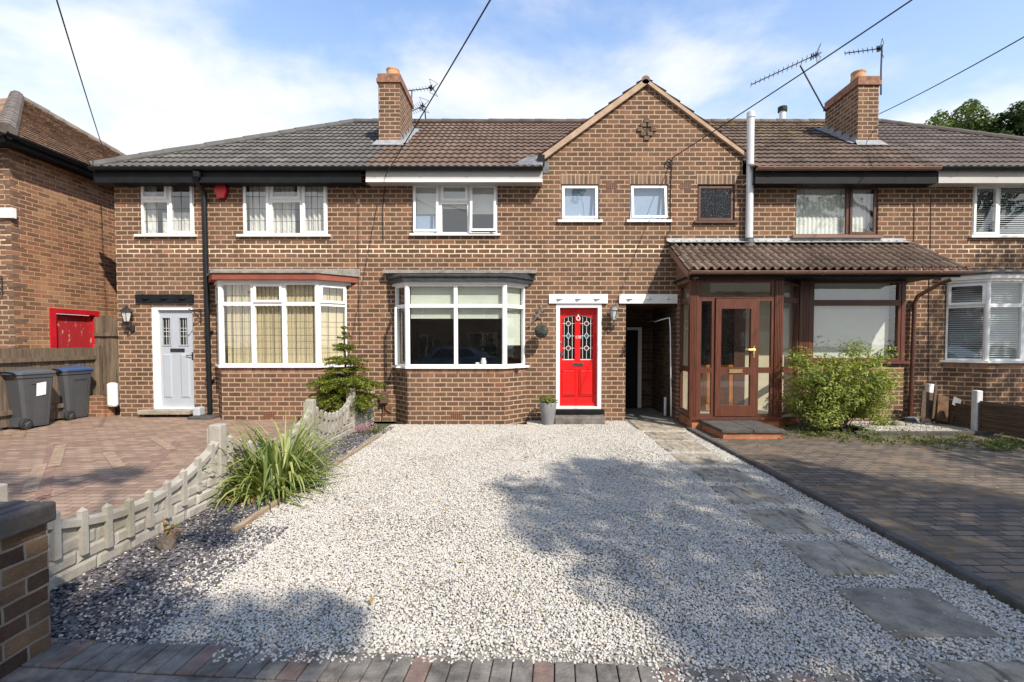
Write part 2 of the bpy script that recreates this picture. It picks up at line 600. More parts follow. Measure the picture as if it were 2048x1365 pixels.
BRS = [(0.0, (0.108, 0.064, 0.043)), (0.35, (0.132, 0.078, 0.051)), (0.65, (0.152, 0.088, 0.057)), (0.9, (0.19, 0.099, 0.06)), (1.0, (0.225, 0.125, 0.076))]
MORTAR = (0.485, 0.348, 0.238)
M = {}
M['brick'] = brick_mat('brown_brick', BRS, MORTAR, light_band=True)
M['brick_soldier'] = brick_mat('soldier_brick', [(0.0, (0.10, 0.07, 0.05)), (0.5, (0.20, 0.13, 0.09)), (1.0, (0.26, 0.16, 0.11))], MORTAR, bw=0.5, bh=0.085, ms=0.012, vertical=True, offset=0.0)
M['brick_cap'] = brick_mat('sill_brick', [(0.0, (0.20, 0.115, 0.08)), (0.5, (0.30, 0.17, 0.12)), (1.0, (0.36, 0.21, 0.15))], (0.42, 0.27, 0.18), bw=0.5, bh=0.085, ms=0.006, vertical=True, offset=0.0)
M['brick_red'] = brick_mat('orange_brick', [(0.0, (0.165, 0.09, 0.055)), (0.35, (0.215, 0.105, 0.062)), (0.7, (0.29, 0.14, 0.08)), (1.0, (0.34, 0.195, 0.105))], (0.52, 0.35, 0.21), bh=0.083, ms=0.008)
M['brick_porch'] = brick_mat('porch_brick', [(0.0, (0.33, 0.12, 0.055)), (1.0, (0.44, 0.18, 0.085))], (0.33, 0.22, 0.16), bh=0.075, ms=0.005)
M['brick_pillar'] = brick_mat('rustic_brick', [(0.0, (0.055, 0.035, 0.026)), (0.45, (0.105, 0.066, 0.043)), (0.75, (0.20, 0.125, 0.075)), (1.0, (0.29, 0.19, 0.11))], (0.30, 0.25, 0.20), bw=0.225, bh=0.088, ms=0.008, bumpd=0.03)
M['tile_grey'] = tile_mat('grey_roof_tile', (0.085, 0.080, 0.074), (0.125, 0.116, 0.107))
M['tile_brown'] = tile_mat('brown_roof_tile', (0.115, 0.076, 0.056), (0.155, 0.108, 0.082))
M['tile_moss'] = tile_mat('weathered_roof_tile', (0.075, 0.052, 0.038), (0.135, 0.096, 0.072), spots=(16.0, 0.62, (0.36, 0.32, 0.24)), lichen=(0.33, 0.25, 0.05))
M['tile_dark'] = tile_mat('dark_roof_tile', (0.092, 0.074, 0.064), (0.138, 0.112, 0.097))
M['tile_porch'] = tile_mat('porch_roof_tile', (0.11, 0.076, 0.056), (0.185, 0.135, 0.102))
M['tile_clay'] = tile_mat('old_clay_tile', (0.15, 0.088, 0.055), (0.29, 0.19, 0.125), spots=(9.0, 0.62, (0.06, 0.045, 0.035)), wave=0.085)
M['white'] = mat('white_plastic', (0.80, 0.80, 0.79), 0.28, 0.02, 3.0)
M['white_paint'] = mat('white_paint', (0.78, 0.77, 0.74), 0.5, 0.05, 5.0, 0.05, 30)
M['fascia_white'] = mat('grey_white_board', (0.44, 0.425, 0.41), 0.45, 0.08, 2.0)
M['brown_frame'] = mat('red_brown_frame', (0.112, 0.036, 0.02), 0.38, 0.25, 5.0, 0.08, 30, stretch=(8, 8, 0.6))
M['brown_gutter'] = mat('brown_plastic', (0.22, 0.128, 0.098), 0.4, 0.08, 2.0)
M['brown_dark'] = mat('dark_brown_frame', (0.10, 0.045, 0.032), 0.4, 0.15, 4.0)
M['fascia_red'] = mat('red_brown_board', (0.24, 0.062, 0.035), 0.5, 0.12, 4.0)
M['black'] = mat('black_plastic', (0.010, 0.012, 0.015), 0.4, 0.2, 5.0, spec=0.3)
M['black_paint'] = mat('black_paint', (0.009, 0.010, 0.012), 0.55, 0.2, 5.0, 0.1, 25, spec=0.2)
M['iron'] = mat('black_iron', (0.018, 0.018, 0.02), 0.45, 0.2, 8.0)
M['door_grey'] = mat('pale_blue_door_paint', (0.37, 0.405, 0.45), 0.4, 0.03, 4.0, 0.05, 60)
M['door_red'] = mat('red_door_paint', (0.66, 0.013, 0.012), 0.3, 0.06, 3.0, 0.03, 40)
M['chrome'] = mat('chrome_metal', (0.42, 0.42, 0.42), 0.25, 0.1, 8.0, metal=0.9)
M['brass'] = mat('brass_metal', (0.85, 0.66, 0.30), 0.25, 0.08, 8.0, metal=0.9)
M['lead'] = mat('lead_sheet', (0.33, 0.345, 0.36), 0.5, 0.22, 6.0, 0.25, 10)
M['felt'] = mat('grey_roof_felt', (0.25, 0.235, 0.21), 0.8, 0.25, 8.0, 0.3, 25)
M['felt_black'] = mat('bitumen_felt', (0.014, 0.015, 0.018), 0.38, 0.4, 9.0, 0.7, 14, color2=(0.05, 0.053, 0.06))
M['came'] = mat('lead_came', (0.62, 0.63, 0.60), 0.4, 0.1, 10.0)
M['came_dark'] = mat('dark_lead_strip', (0.075, 0.07, 0.065), 0.45, 0.15, 10.0)
M['stain_red'] = mat('red_stained_glass', (0.16, 0.03, 0.035), 0.15, 0.2, 30.0)
M['stain_blue'] = mat('blue_stained_glass', (0.03, 0.15, 0.26), 0.15, 0.2, 30.0)
M['dark_glass'] = mat('dark_patterned_glass', (0.012, 0.014, 0.016), 0.06, 0.5, 14.0, 0.15, 18)
M['glass'] = glass_mat('window_glass')
M['plaster'] = mat('plaster', (0.34, 0.33, 0.31), 0.9, 0.05, 2.0)
M['blind_cream'] = mat('cream_vertical_blind', (0.66, 0.56, 0.36), 0.8, 0.05, 3.0)
M['blind_white'] = mat('white_fabric_blind', (0.70, 0.72, 0.68), 0.8, 0.04, 3.0)
M['blind_green'] = mat('pale_roller_blind', (0.60, 0.64, 0.56), 0.8, 0.04, 3.0)
M['blind_blue'] = mat('pale_blue_film', (0.27, 0.36, 0.52), 0.5, 0.06, 1.5)
M['curtain'] = mat('white_net_curtain', (0.66, 0.65, 0.62), 0.9, 0.1, 5.0)
M['slat'] = mat('blind_slat', (0.62, 0.66, 0.68), 0.5, 0.04, 3.0)
M['clay_pot'] = mat('clay_chimney_pot', (0.50, 0.26, 0.12), 0.8, 0.2, 7.0, 0.15, 30)
M['steel'] = mat('grey_white_metal', (0.62, 0.64, 0.66), 0.35, 0.06, 2.5, metal=0.2)
M['aerial'] = mat('aerial_metal', (0.06, 0.06, 0.07), 0.4, 0.2, 10.0, metal=0.4)
M['cable'] = mat('black_cable', (0.012, 0.013, 0.016), 0.6, 0.1, 3.0)
M['grey_wood'] = mat('weathered_wood', (0.155, 0.112, 0.075), 0.85, 0.35, 3.0, 0.5, 20, stretch=(9, 9, 0.7))
M['lap_wood'] = mat('brown_lap_wood', (0.095, 0.062, 0.038), 0.85, 0.4, 3.0, 0.4, 20, stretch=(6, 0.8, 14))
M['red_wood'] = mat('peeling_red_paint', (0.40, 0.018, 0.024), 0.55, 0.2, 5.0, 0.2, 20, stretch=(4, 4, 1))
M['timber'] = mat('edging_timber', (0.34, 0.25, 0.165), 0.85, 0.25, 5.0, 0.4, 30, stretch=(10, 1, 10))
M['bin'] = mat('dark_grey_bin_plastic', (0.068, 0.070, 0.078), 0.42, 0.08, 3.0, 0.03, 80)
M['bin_lid'] = mat('slate_grey_lid_plastic', (0.085, 0.095, 0.112), 0.4, 0.08, 3.0)
M['bin_blue'] = mat('blue_lid_plastic', (0.045, 0.085, 0.20), 0.38, 0.08, 3.0)
M['rubber'] = mat('black_rubber', (0.02, 0.02, 0.022), 0.75, 0.2, 9.0)
M['paper'] = mat('white_paper', (0.82, 0.82, 0.80), 0.7, 0.02, 3.0)
M['pot_grey'] = mat('grey_planter', (0.235, 0.235, 0.24), 0.6, 0.12, 6.0, 0.1, 40)
M['stone'] = mat('worn_stone', (0.30, 0.26, 0.205), 0.85, 0.3, 5.0, 0.4, 40)
M['stone_dark'] = mat('dark_stone', (0.15, 0.135, 0.12), 0.85, 0.35, 5.0, 0.5, 30)
M['rock'] = mat('grey_rock', (0.14, 0.147, 0.158), 0.85, 0.35, 6.0, 0.4, 20)
M['cream_wall'] = mat('cream_render', (0.62, 0.55, 0.40), 0.85, 0.06, 3.0)
M['orange_door'] = mat('orange_varnished_wood', (0.42, 0.155, 0.035), 0.4, 0.2, 4.0, 0.1, 20, stretch=(8, 8, 0.7))
M['alarm'] = mat('red_alarm_plastic', (0.58, 0.012, 0.016), 0.35, 0.05, 4.0)
M['soil'] = mat('soil', (0.07, 0.055, 0.042), 0.95, 0.3, 9.0, 0.5, 30)
M['asphalt'] = mat('asphalt', (0.05, 0.05, 0.052), 0.9, 0.2, 4.0, 0.4, 80)
M['lawn'] = mat('grass_field', (0.06, 0.085, 0.03), 0.95, 0.3, 2.0, 0.5, 30)
M['bark'] = mat('bark', (0.075, 0.055, 0.04), 0.9, 0.35, 6.0, 0.6, 18, stretch=(5, 5, 0.8))
M['pave_red'] = paving_mat('red_block_paving', [(0.0, (0.20, 0.132, 0.092)), (0.5, (0.255, 0.172, 0.122)), (1.0, (0.315, 0.22, 0.16))], (0.11, 0.075, 0.055), bw=0.2, bh=0.1, ms=0.006)
M['pave_cream'] = mat('cream_paving_block', (0.305, 0.218, 0.15), 0.85, 0.2, 12.0, 0.3, 60)
M['pave_rose'] = mat('rose_paving_block', (0.245, 0.148, 0.115), 0.85, 0.18, 12.0, 0.3, 60)
M['pave_dark'] = paving_mat('grey_block_paving', [(0.0, (0.088, 0.068, 0.050)), (0.5, (0.124, 0.097, 0.072)), (1.0, (0.17, 0.128, 0.092))], (0.03, 0.026, 0.022), bw=0.2, bh=0.105, ms=0.009, moss=(0.22, 0.125, 0.04), mosscut=0.52)
M['kerb'] = mat('dark_kerb_stone', (0.072, 0.066, 0.058), 0.85, 0.3, 6.0, 0.4, 40)
M['slab'] = mat('riven_slab', (0.32, 0.282, 0.222), 0.9, 0.3, 6.0, 0.9, 9, stretch=(2.6, 0.9, 1))
M['slab_dark'] = mat('worn_dark_slab', (0.29, 0.262, 0.215), 0.92, 0.3, 5.0, 0.4, 40)
M['pebble'] = stone_mat('white_pebble', [(0.0, (0.52, 0.492, 0.445)), (0.28, (0.46, 0.437, 0.396)), (0.50, (0.575, 0.54, 0.482)), (0.64, (0.40, 0.38, 0.345)), (0.80, (0.48, 0.44, 0.375)), (0.90, (0.30, 0.283, 0.262)), (0.965, (0.42, 0.32, 0.2)), (0.98, (0.16, 0.15, 0.145))])
M['slate'] = stone_mat('purple_slate', [(0.0, (0.09, 0.084, 0.09)), (0.3, (0.135, 0.122, 0.126)), (0.55, (0.18, 0.158, 0.152)), (0.75, (0.06, 0.058, 0.068)), (0.93, (0.25, 0.23, 0.22))], 0.6)
M['border_grey'] = mat('grey_border_brick', (0.15, 0.135, 0.118), 0.85, 0.4, 9.0, 0.4, 60)
M['border_red'] = mat('red_border_brick', (0.175, 0.12, 0.098), 0.85, 0.3, 9.0, 0.4, 60)
M['leaf_tree'] = leaf_mat('broad_leaf', (0.035, 0.062, 0.016), (0.085, 0.13, 0.03), (0.17, 0.21, 0.05))
M['leaf_dark'] = leaf_mat('dark_leaf', (0.018, 0.036, 0.012), (0.038, 0.07, 0.02), (0.075, 0.11, 0.03))
M['leaf_maple'] = leaf_mat('maple_leaf', (0.10, 0.155, 0.036), (0.23, 0.275, 0.065), (0.42, 0.42, 0.10))
M['leaf_spruce'] = leaf_mat('spruce_needle', (0.05, 0.08, 0.014), (0.14, 0.17, 0.02), (0.30, 0.31, 0.035), 0.25)
M['leaf_strap'] = leaf_mat('strap_leaf', (0.09, 0.15, 0.05), (0.22, 0.27, 0.08), (0.45, 0.44, 0.17), 0.35, 0.4)
M['leaf_pot'] = leaf_mat('pot_leaf', (0.05, 0.085, 0.02), (0.14, 0.18, 0.04), (0.27, 0.26, 0.07))
M['leaf_weed'] = leaf_mat('weed_leaf', (0.045, 0.075, 0.018), (0.10, 0.14, 0.03), (0.20, 0.17, 0.05))
M['petal'] = leaf_mat('pink_petal', (0.42, 0.12, 0.22), (0.52, 0.22, 0.32), (0.55, 0.32, 0.40))
M['dead_leaf'] = leaf_mat('dead_leaf', (0.20, 0.10, 0.03), (0.36, 0.22, 0.07), (0.45, 0.34, 0.15))
M['moss_ball'] = mat('dry_topiary', (0.075, 0.088, 0.07), 0.9, 0.4, 40.0, 1.0, 50, color2=(0.02, 0.022, 0.02))

def concrete_fence_mat():
    m, nt, b = new_mat('cast_concrete')
    g = N(nt)
    p = g.n('ShaderNodeTexCoord').outputs['Object']
    c = g.mix(g.maprange(g.noise(p, 2.2, 6.0, 0.7), 0.3, 0.7), (0.23, 0.21, 0.175), (0.44, 0.41, 0.355))
    st = g.maprange(g.noise(p, 1.4, 4.0, 0.6), 0.55, 0.75)
    c = g.mix(g.math('MULTIPLY', st, 0.6), c, (0.15, 0.14, 0.08))
    g.l(c, b.inputs['Base Color'])
    b.inputs['Roughness'].default_value = 0.92
    g.l(g.bump(g.noise(p, 45.0, 5.0, 0.7), 0.5, 0.01), b.inputs['Normal'])
    return m
M['concrete'] = concrete_fence_mat()

M['brick_passage_shade'] = brick_mat('shade_dark_passage_brick', [(0.0, (0.06, 0.04, 0.03)), (0.6, (0.095, 0.06, 0.042)), (1.0, (0.15, 0.086, 0.055))], (0.20, 0.14, 0.095), ms=0.009)  # shade of the deep passage put into a darker brick colour

def slab_mat(name, lo, hi, riven):
    m, nt, b = new_mat(name)
    g = N(nt)
    wp = wpos(g)
    mp = g.n('ShaderNodeMapping'); mp.inputs['Scale'].default_value = (9.0, 2.2, 1) if riven else (4, 4, 4)
    mp.inputs['Rotation'].default_value = (0, 0, 0.35)
    g.l(wp, mp.inputs[0])
    ridge = g.noise(mp.outputs[0], 1.6, 6.0, 0.7, 0.8)
    blot = g.maprange(g.noise(wp, 4.2, 6.0, 0.75), 0.36, 0.64)
    c = g.mix(blot, tuple(x * 0.72 for x in lo), hi)
    c = g.mix(g.maprange(g.noise(wp, 120.0, 4.0, 0.8), 0.3, 0.75, 0.0, 0.55), c, tuple(x * 0.45 for x in lo))
    if riven:
        c = g.mix(g.maprange(ridge, 0.55, 0.60, 0.0, 0.8), c, tuple(x * 0.3 for x in lo))
    g.l(c, b.inputs['Base Color'])
    b.inputs['Roughness'].default_value = 0.95
    b.inputs['Specular IOR Level'].default_value = 0.12
    h = g.math('ADD', g.math('MULTIPLY', ridge, 1.0), g.math('MULTIPLY', g.noise(wp, 90.0, 4.0, 0.7), 0.25))
    g.l(g.bump(h, 0.9, 0.018), b.inputs['Normal'])
    return m
M['slab'] = slab_mat('riven_slab', (0.31, 0.268, 0.205), (0.50, 0.44, 0.345), True)
M['slab_dark'] = slab_mat('worn_dark_slab', (0.22, 0.195, 0.155), (0.37, 0.325, 0.255), False)
# ------------------------------------------------------------------ main dimensions of the terrace
D = 9.7                                   # front wall plane
YE, YR, YB = 9.40, 13.2, 17.0             # eaves edge, ridge, back eaves
ZE = U(560, 336, YE)[1]
ZR = U(900, 247, YR)[1]
TA = (ZR - ZE) / (YR - YE)
AL = math.atan(TA)
XA0, XAB, XBC, XCD, XD1 = -8.30, -3.12, 3.13, 8.20, 13.35
ZW = ZE - 0.03                            # top of front wall
GX, GZ = U(1290, 163, D)                  # gable apex
GL, GLZ = U(1087, 312, D)
GR, GRZ = U(1486, 300, D)
DRIVE_Z = 0.10
def wx(px, py=685): return U(px, py, D)[0]
def wz(px, py): return U(px, py, D)[1]
def rect(x0, x1, y0, y1, Y=D):
    """pixel box on the plane Y -> x0, x1, z0, z1"""
    a, zt = U(x0, y0, Y); b, _ = U(x1, y0, Y)
    a2, zb = U(x0, y1, Y); b2, _ = U(x1, y1, Y)
    return (a + a2) / 2, (b + b2) / 2, zb, zt

def holed_wall(mb, fr, u0, u1, z0, z1, holes, reveal=0.11):
    us = sorted(set([u0, u1] + [h[0] for h in holes] + [h[1] for h in holes]))
    zs = sorted(set([z0, z1] + [h[2] for h in holes] + [h[3] for h in holes]))
    us = [u for u in us if u0 <= u <= u1]; zs = [z for z in zs if z0 <= z <= z1]
    for i in range(len(us) - 1):
        for j in range(len(zs) - 1):
            cu, cz = (us[i] + us[i + 1]) / 2, (zs[j] + zs[j + 1]) / 2
            if any(h[0] < cu < h[1] and h[2] < cz < h[3] for h in holes): continue
            mb.lquad(fr, us[i], us[i + 1], zs[j], zs[j + 1], 0)
    for h in holes:
        a, b, c, d = h[:4]
        r = h[4] if len(h) > 4 else reveal
        P = fr.P
        mb.quad(P(a, c, 0), P(a, d, 0), P(a, d, -r), P(a, c, -r))
        mb.quad(P(b, d, 0), P(b, c, 0), P(b, c, -r), P(b, d, -r))
        mb.quad(P(a, d, 0), P(b, d, 0), P(b, d, -r), P(a, d, -r))
        mb.quad(P(b, c, 0), P(a, c, 0), P(a, c, -r), P(b, c, -r))

def tile_roof(mb, O, u, v, nrm, umin, umax, L, course=0.345, wave=0.15, amp=0.022, lift=0.03, step=None, k0=0, prof='wave', jit=0.004):
    O, u, v, nrm = Vector(O), Vector(u), Vector(v), Vector(nrm)
    step = step or wave / 6.0
    nk = int(math.ceil(L / course))
    def hgt(x):
        if prof == 'wave':
            return amp * (0.5 + 0.5 * math.cos(2 * math.pi * x / wave))
        if prof == 'pan':
            t = (x / wave) % 1.0
            return amp * (math.sin(math.pi * t / 0.62) if t < 0.62 else -0.25 * math.sin(math.pi * (t - 0.62) / 0.38))
        t = (x / wave) % 1.0
        return amp * (1.0 if t < 0.94 else 0.2)
    for k in range(nk):
        va, vb = k * course, min(L, (k + 1) * course + 0.02)
        a0, b0, a1, b1 = umin(va, k), umax(va, k), umin(vb, k), umax(vb, k)
        lo, hi = min(a0, a1), max(b0, b1)
        if hi - lo < 0.02: continue
        i0, i1 = int(math.floor(lo / step)), int(math.ceil(hi / step))
        rows = []
        for i in range(i0, i1 + 1):
            x = i * step
            tj = rnd.uniform(-jit, jit)
            xa, xb = min(max(x, a0), b0), min(max(x, a1), b1)
            h = hgt(x)
            pb = O + u * xa + v * (va + tj) + nrm * (h + lift)
            pl = O + u * xa + v * (va + 0.004) + nrm * (h - 0.004)
            pt = O + u * xb + v * vb + nrm * h
            rows.append((pl, pb, pt, xa))
        for i in range(len(rows) - 1):
            A, B = rows[i], rows[i + 1]
            uvq = [(A[3], k + .5), (B[3], k + .5), (B[3], k + .5), (A[3], k + .5)]
            if B[3] - A[3] < 1e-5 and (B[2] - A[2]).length < 1e-5: continue
            mb.quad(A[0], B[0], B[1], A[1], uv=uvq)
            mb.quad(A[1], B[1], B[2], A[2], uv=uvq)

def cap_tiles(mb, a, b, r=0.1, seg=0.42):
    """half-round ridge or hip tiles laid end to end"""
    a, b = Vector(a), Vector(b)
    n = max(1, int((b - a).length / seg))
    for i in range(n):
        p, q = a.lerp(b, i / n), a.lerp(b, (i + 1) / n + 0.004)
        j = rnd.uniform(-0.006, 0.006)
        mb.tube([p + Vector((0, 0, j)), q + Vector((0, 0, j))], [r * 1.02, r * 0.93], 10, True)

# ------------------------------------------------------------------ windows
class Win:
    """collects the meshes of one window"""
    def __init__(s, fr):
        s.fr = fr
        s.frame, s.pane, s.lead = MB(), MB(), MB()
    def cell(s, u0, u1, z0, z1, sash=False, ang=0.0, bw=0.034, d0=-0.09, d1=-0.015, sw=0.046, lead=None, lead_t=0.0045):
        fr = s.fr
        e = 0.0015
        a, b, c, d = u0 + e, u1 - e, z0 + e, z1 - e
        s.frame.lbox(fr, a, a + bw, c, d, d0, d1)
        s.frame.lbox(fr, b - bw, b, c, d, d0, d1)
        s.frame.lbox(fr, a + bw, b - bw, c, c + bw, d0, d1)
        s.frame.lbox(fr, a + bw, b - bw, d - bw, d, d0, d1)
        a, b, c, d = a + bw * .75, b - bw * .75, c + bw * .75, d - bw * .75
        rot = None
        dp = (d0 + d1) / 2
        if sash:
            f0, f1 = d1 + 0.001, d1 + 0.024
            rot = (d, f0, R(ang)) if ang else None
            s.frame.lbox(fr, a, a + sw, c, d, f0, f1, rot)
            s.frame.lbox(fr, b - sw, b, c, d, f0, f1, rot)
            s.frame.lbox(fr, a + sw, b - sw, c, c + sw, f0, f1, rot)
            s.frame.lbox(fr, a + sw, b - sw, d - sw, d, f0, f1, rot)
            a, b, c, d = a + sw, b - sw, c + sw, d - sw
            dp = d1 + 0.008
        else:
            a, b, c, d = a + bw * .25, b - bw * .25, c + bw * .25, d - bw * .25
        s.pane.lquad(fr, a, b, c, d, dp, rot)
        if lead:
            nu, zl = lead
            for k in range(1, nu):
                u = a + (b - a) * k / nu
                s.lead.lbox(fr, u - lead_t, u + lead_t, c, d, dp + .002, dp + .006, rot)
            for z in zl:
                if c + 0.02 < z < d - 0.02:
                    s.lead.lbox(fr, a, b, z - lead_t, z + lead_t, dp + .0061, dp + .0075, rot)
        return a, b, c, d
    def build(s, parent, fmat, glass=None, name='window', lead_mat=None, pane_name='pane'):
        f = s.frame.build(name, fmat, parent)
        if s.pane.f: s.pane.build(pane_name, glass or M['glass'], f)
        if s.lead.f: s.lead.build('leading', lead_mat or M['came_dark'], f)
        return f
def sill(parent, fr, u0, u1, z, mt, h=0.045, proj=0.06, back=-0.1):
    mb = MB()
    mb.lbox(fr, u0, u1, z - h, z, back, proj)
    return mb.build('sill', mt, parent)
def curtain(parent, fr, u0, u1, z0, z1, d, mt, name='curtain', wl_=0.11, am=0.025):
    mb = MB()
    n = max(6, int((u1 - u0) / 0.014))
    ph = rnd.uniform(0, 6)
    pts = [(u0 + (u1 - u0) * i / n, d + am * math.sin(ph + 2 * math.pi * (u1 - u0) * i / n / wl_) + .4 * am * math.sin(ph * 2 + 9.1 * i / n)) for i in range(n + 1)]
    for i in range(n):
        (a, da), (b, db) = pts[i], pts[i + 1]
        mb.quad(fr.P(a, z0, da), fr.P(b, z0, db), fr.P(b, z1, db), fr.P(a, z1, da))
    return mb.build(name, mt, parent, smooth=True)
def vblind(parent, fr, u0, u1, z0, z1, d, mt, w=0.089, ang=0.18):
    mb = MB()
    n = int((u1 - u0) / (w * .93))
    for i in range(n):
        c = u0 + (i + .5) * (u1 - u0) / n
        s = w / 2
        mb.quad(fr.P(c - s, z0, d - s * ang), fr.P(c + s, z0, d + s * ang), fr.P(c + s, z1, d + s * ang), fr.P(c - s, z1, d - s * ang))
    return mb.build('blind', mt, parent)
def slat_blind(parent, fr, u0, u1, z0, z1, d, mt, gap=0.043):
    mb = MB()
    z = z0 + .02
    while z < z1:
        t = rnd.uniform(-.001, .001)
        mb.quad(fr.P(u0, z - .012 + t, d + .016), fr.P(u1, z - .012 + t, d + .016), fr.P(u1, z + .012 + t, d - .016), fr.P(u0, z + .012 + t, d - .016))
        z += gap
    return mb.build('blind', mt, parent)
def roller(parent, fr, u0, u1, z0, z1, d, mt):
    mb = MB()
    mb.lquad(fr, u0, u1, z0, z1, d)
    mb.lbox(fr, u0, u1, z0 - .012, z0 + .012, d - .008, d + .006)
    return mb.build('blind', mt, parent)

FW = Fr((0, D, 0), (1, 0, 0), (0, -1, 0))     # the front wall

# ------------------------------------------------------------------ houses: empties
hA = thing('terraced_house', (-5.7, D, DRIVE_Z), "end brick house with dark grey hipped roof, pale grey front door and cream blinds", 'house', 'terraced brick houses')
hB = thing('terraced_house', (0.0, D, 0.0), "middle brick house with pointed front gable, bright red front door and brown roof", 'house', 'terraced brick houses')
hC = thing('terraced_house', (5.6, D, 0.0), "brick house behind the brown porch, weathered mossy roof and brown window frames", 'house', 'terraced brick houses')
hD = thing('terraced_house', (10.7, D, 0.0), "shaded brick house at the far right with slatted white blinds in white windows", 'house', 'terraced brick houses')

# openings
A_up1 = rect(281, 388, 365, 470); A_up2 = rect(485, 655, 365, 470)
A_door = rect(303, 387, 612, 819)
B_up = rect(825, 995, 368, 468); B_door = rect(1112, 1203, 608, 818); B_pass = rect(1251, 1355, 607, 850)
G1 = rect(1122, 1198, 369, 441); G2 = rect(1260, 1336, 369, 441); G3 = rect(1395, 1470, 369, 443)
C_up = rect(1592, 1757, 372, 471)
D_up = rect(1945, 2125, 370, 472)
BP = 0.42                                  # bay depth
YF = D - BP
# bays: wall-left, wall-right, front-left, front-right, sill z, head z
bA = dict(w0=-6.28, w1=wx(698), f0=U(441, 650, YF)[0], f1=U(634, 650, YF)[0], zs=U(560, 731, YF)[1], zt=U(560, 566, YF)[1])
bB = dict(w0=wx(790), w1=wx(1052), f0=U(814, 650, YF)[0], f1=U(1009, 650, YF)[0], zs=U(900, 733, YF)[1], zt=U(900, 569, YF)[1])
bD = dict(w0=wx(1888), w1=wx(1888) + 3.0, f0=U(1976, 650, YF)[0], f1=wx(1888) + 2.5, zs=U(1990, 722, YF)[1], zt=U(1990, 563, YF)[1])
CW_Y = 9.45
cw = rect(1603, 1808, 561, 722, CW_Y)      # the big window under the porch roof

def mass(parent, x0, x1, holes, z0, ztop, name='wall', left_end=False, right_end=False, party=True, extra=None):
    """front wall with its openings, ends, back wall and the floors inside"""
    mb = MB()
    holed_wall(mb, FW, x0, x1, z0, ztop, holes)
    if left_end: mb.quad((x0, YB - .3, z0), (x0, D, z0), (x0, D, ztop), (x0, YB - .3, ztop))
    if right_end: mb.quad((x1, D, z0), (x1, YB - .3, z0), (x1, YB - .3, ztop), (x1, D, ztop))
    if extra: extra(mb)
    o = mb.build(name, M['brick'], parent)
    mb = MB()
    mb.quad((x1, YB - .3, z0), (x0, YB - .3, z0), (x0, YB - .3, ztop), (x1, YB - .3, ztop))
    mb.build('rear_wall', M['brick'], parent)
    return o
def rooms(parent, x0, x1, zf, cuts=()):
    mb = MB()
    e = 0.03
    for xc in [x0 + e, x1 - e] + list(cuts):
        mb.box(xc - .02, xc + .02, D + .14, YB - .34, 0.02, ZW - .05)
    mb.box(x0 + .06, x1 - .06, D + .14, YB - .34, zf - .15, zf)
    mb.box(x0 + .06, x1 - .06, D + .14, YB - .34, ZW - .06, ZW - .03)
    mb.box(x0 + .06, x1 - .06, D + .14, YB - .34, 0.02, 0.1)
    mb.box(x0 + .06, x1 - .06, D + 4.0, D + 4.1, 0.1, ZW - .06)
    mb.build('interior', M['plaster'], parent)

ZF = 2.62
bayhole = lambda b: (b['w0'] + .08, b['w1'] - .08, b['zs'], b['zt'] - .02, 0.14)
mass(hA, XA0, XAB, [A_up1, A_up2, A_door, bayhole(bA)], 0.0, ZW, left_end=True)
rooms(hA, XA0 + .2, XAB, ZF, (-6.45,))

def gable(mb):
    mb.quad((GL, D, ZW), (GR, D, ZW), (GR, D, GRZ), (GX, D, GZ), (GL, D, GLZ))
    for x, z, s in ((GL, GLZ, 1), (GR, GRZ, -1)):
        pts = [(x, D, ZW - .05), (x, D, z), (x, D + 2.6, z), (x, D + 2.6, ZW - .05)]
        mb.quad(*(pts if s > 0 else pts[::-1]))
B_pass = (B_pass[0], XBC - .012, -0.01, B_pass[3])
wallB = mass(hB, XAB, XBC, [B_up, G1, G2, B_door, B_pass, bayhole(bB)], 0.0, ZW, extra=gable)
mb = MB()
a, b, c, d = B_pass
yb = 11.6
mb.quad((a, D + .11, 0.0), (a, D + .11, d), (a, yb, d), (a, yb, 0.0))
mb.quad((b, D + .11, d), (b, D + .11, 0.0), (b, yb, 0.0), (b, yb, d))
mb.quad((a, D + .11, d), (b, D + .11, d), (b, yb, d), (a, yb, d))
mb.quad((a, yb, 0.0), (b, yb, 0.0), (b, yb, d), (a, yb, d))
mb.build('passage_lining', M['brick_passage_shade'], hB)
rooms(hB, XAB, B_pass[0] - .03, ZF, (0.35,))
mbx = MB()
mbx.box(B_pass[0] - .01, XBC - .03, D + .14, YB - .34, ZF - .1, ZF)
mbx.box(XBC - .06, XBC - .02, D + .14, YB - .34, ZF, ZW)
mbx.box(B_pass[0], XBC - .06, D + 4, D + 4.1, ZF, ZW)
mbx.box(B_pass[0], XBC - .06, D + .14, YB - .34, ZW - .06, ZW - .03)
mbx.build('interior', M['plaster'], hB)
cwh = (cw[0] - .02, cw[1] - .02, cw[2], cw[3], .14)
mass(hC, XBC, XCD, [G3, C_up, cwh], 0.0, ZW)
rooms(hC, XBC, XCD, ZF)
mass(hD, XCD, XD1, [D_up, bayhole(bD)], 0.0, ZW, right_end=True)
rooms(hD, XCD, XD1 - .2, ZF)

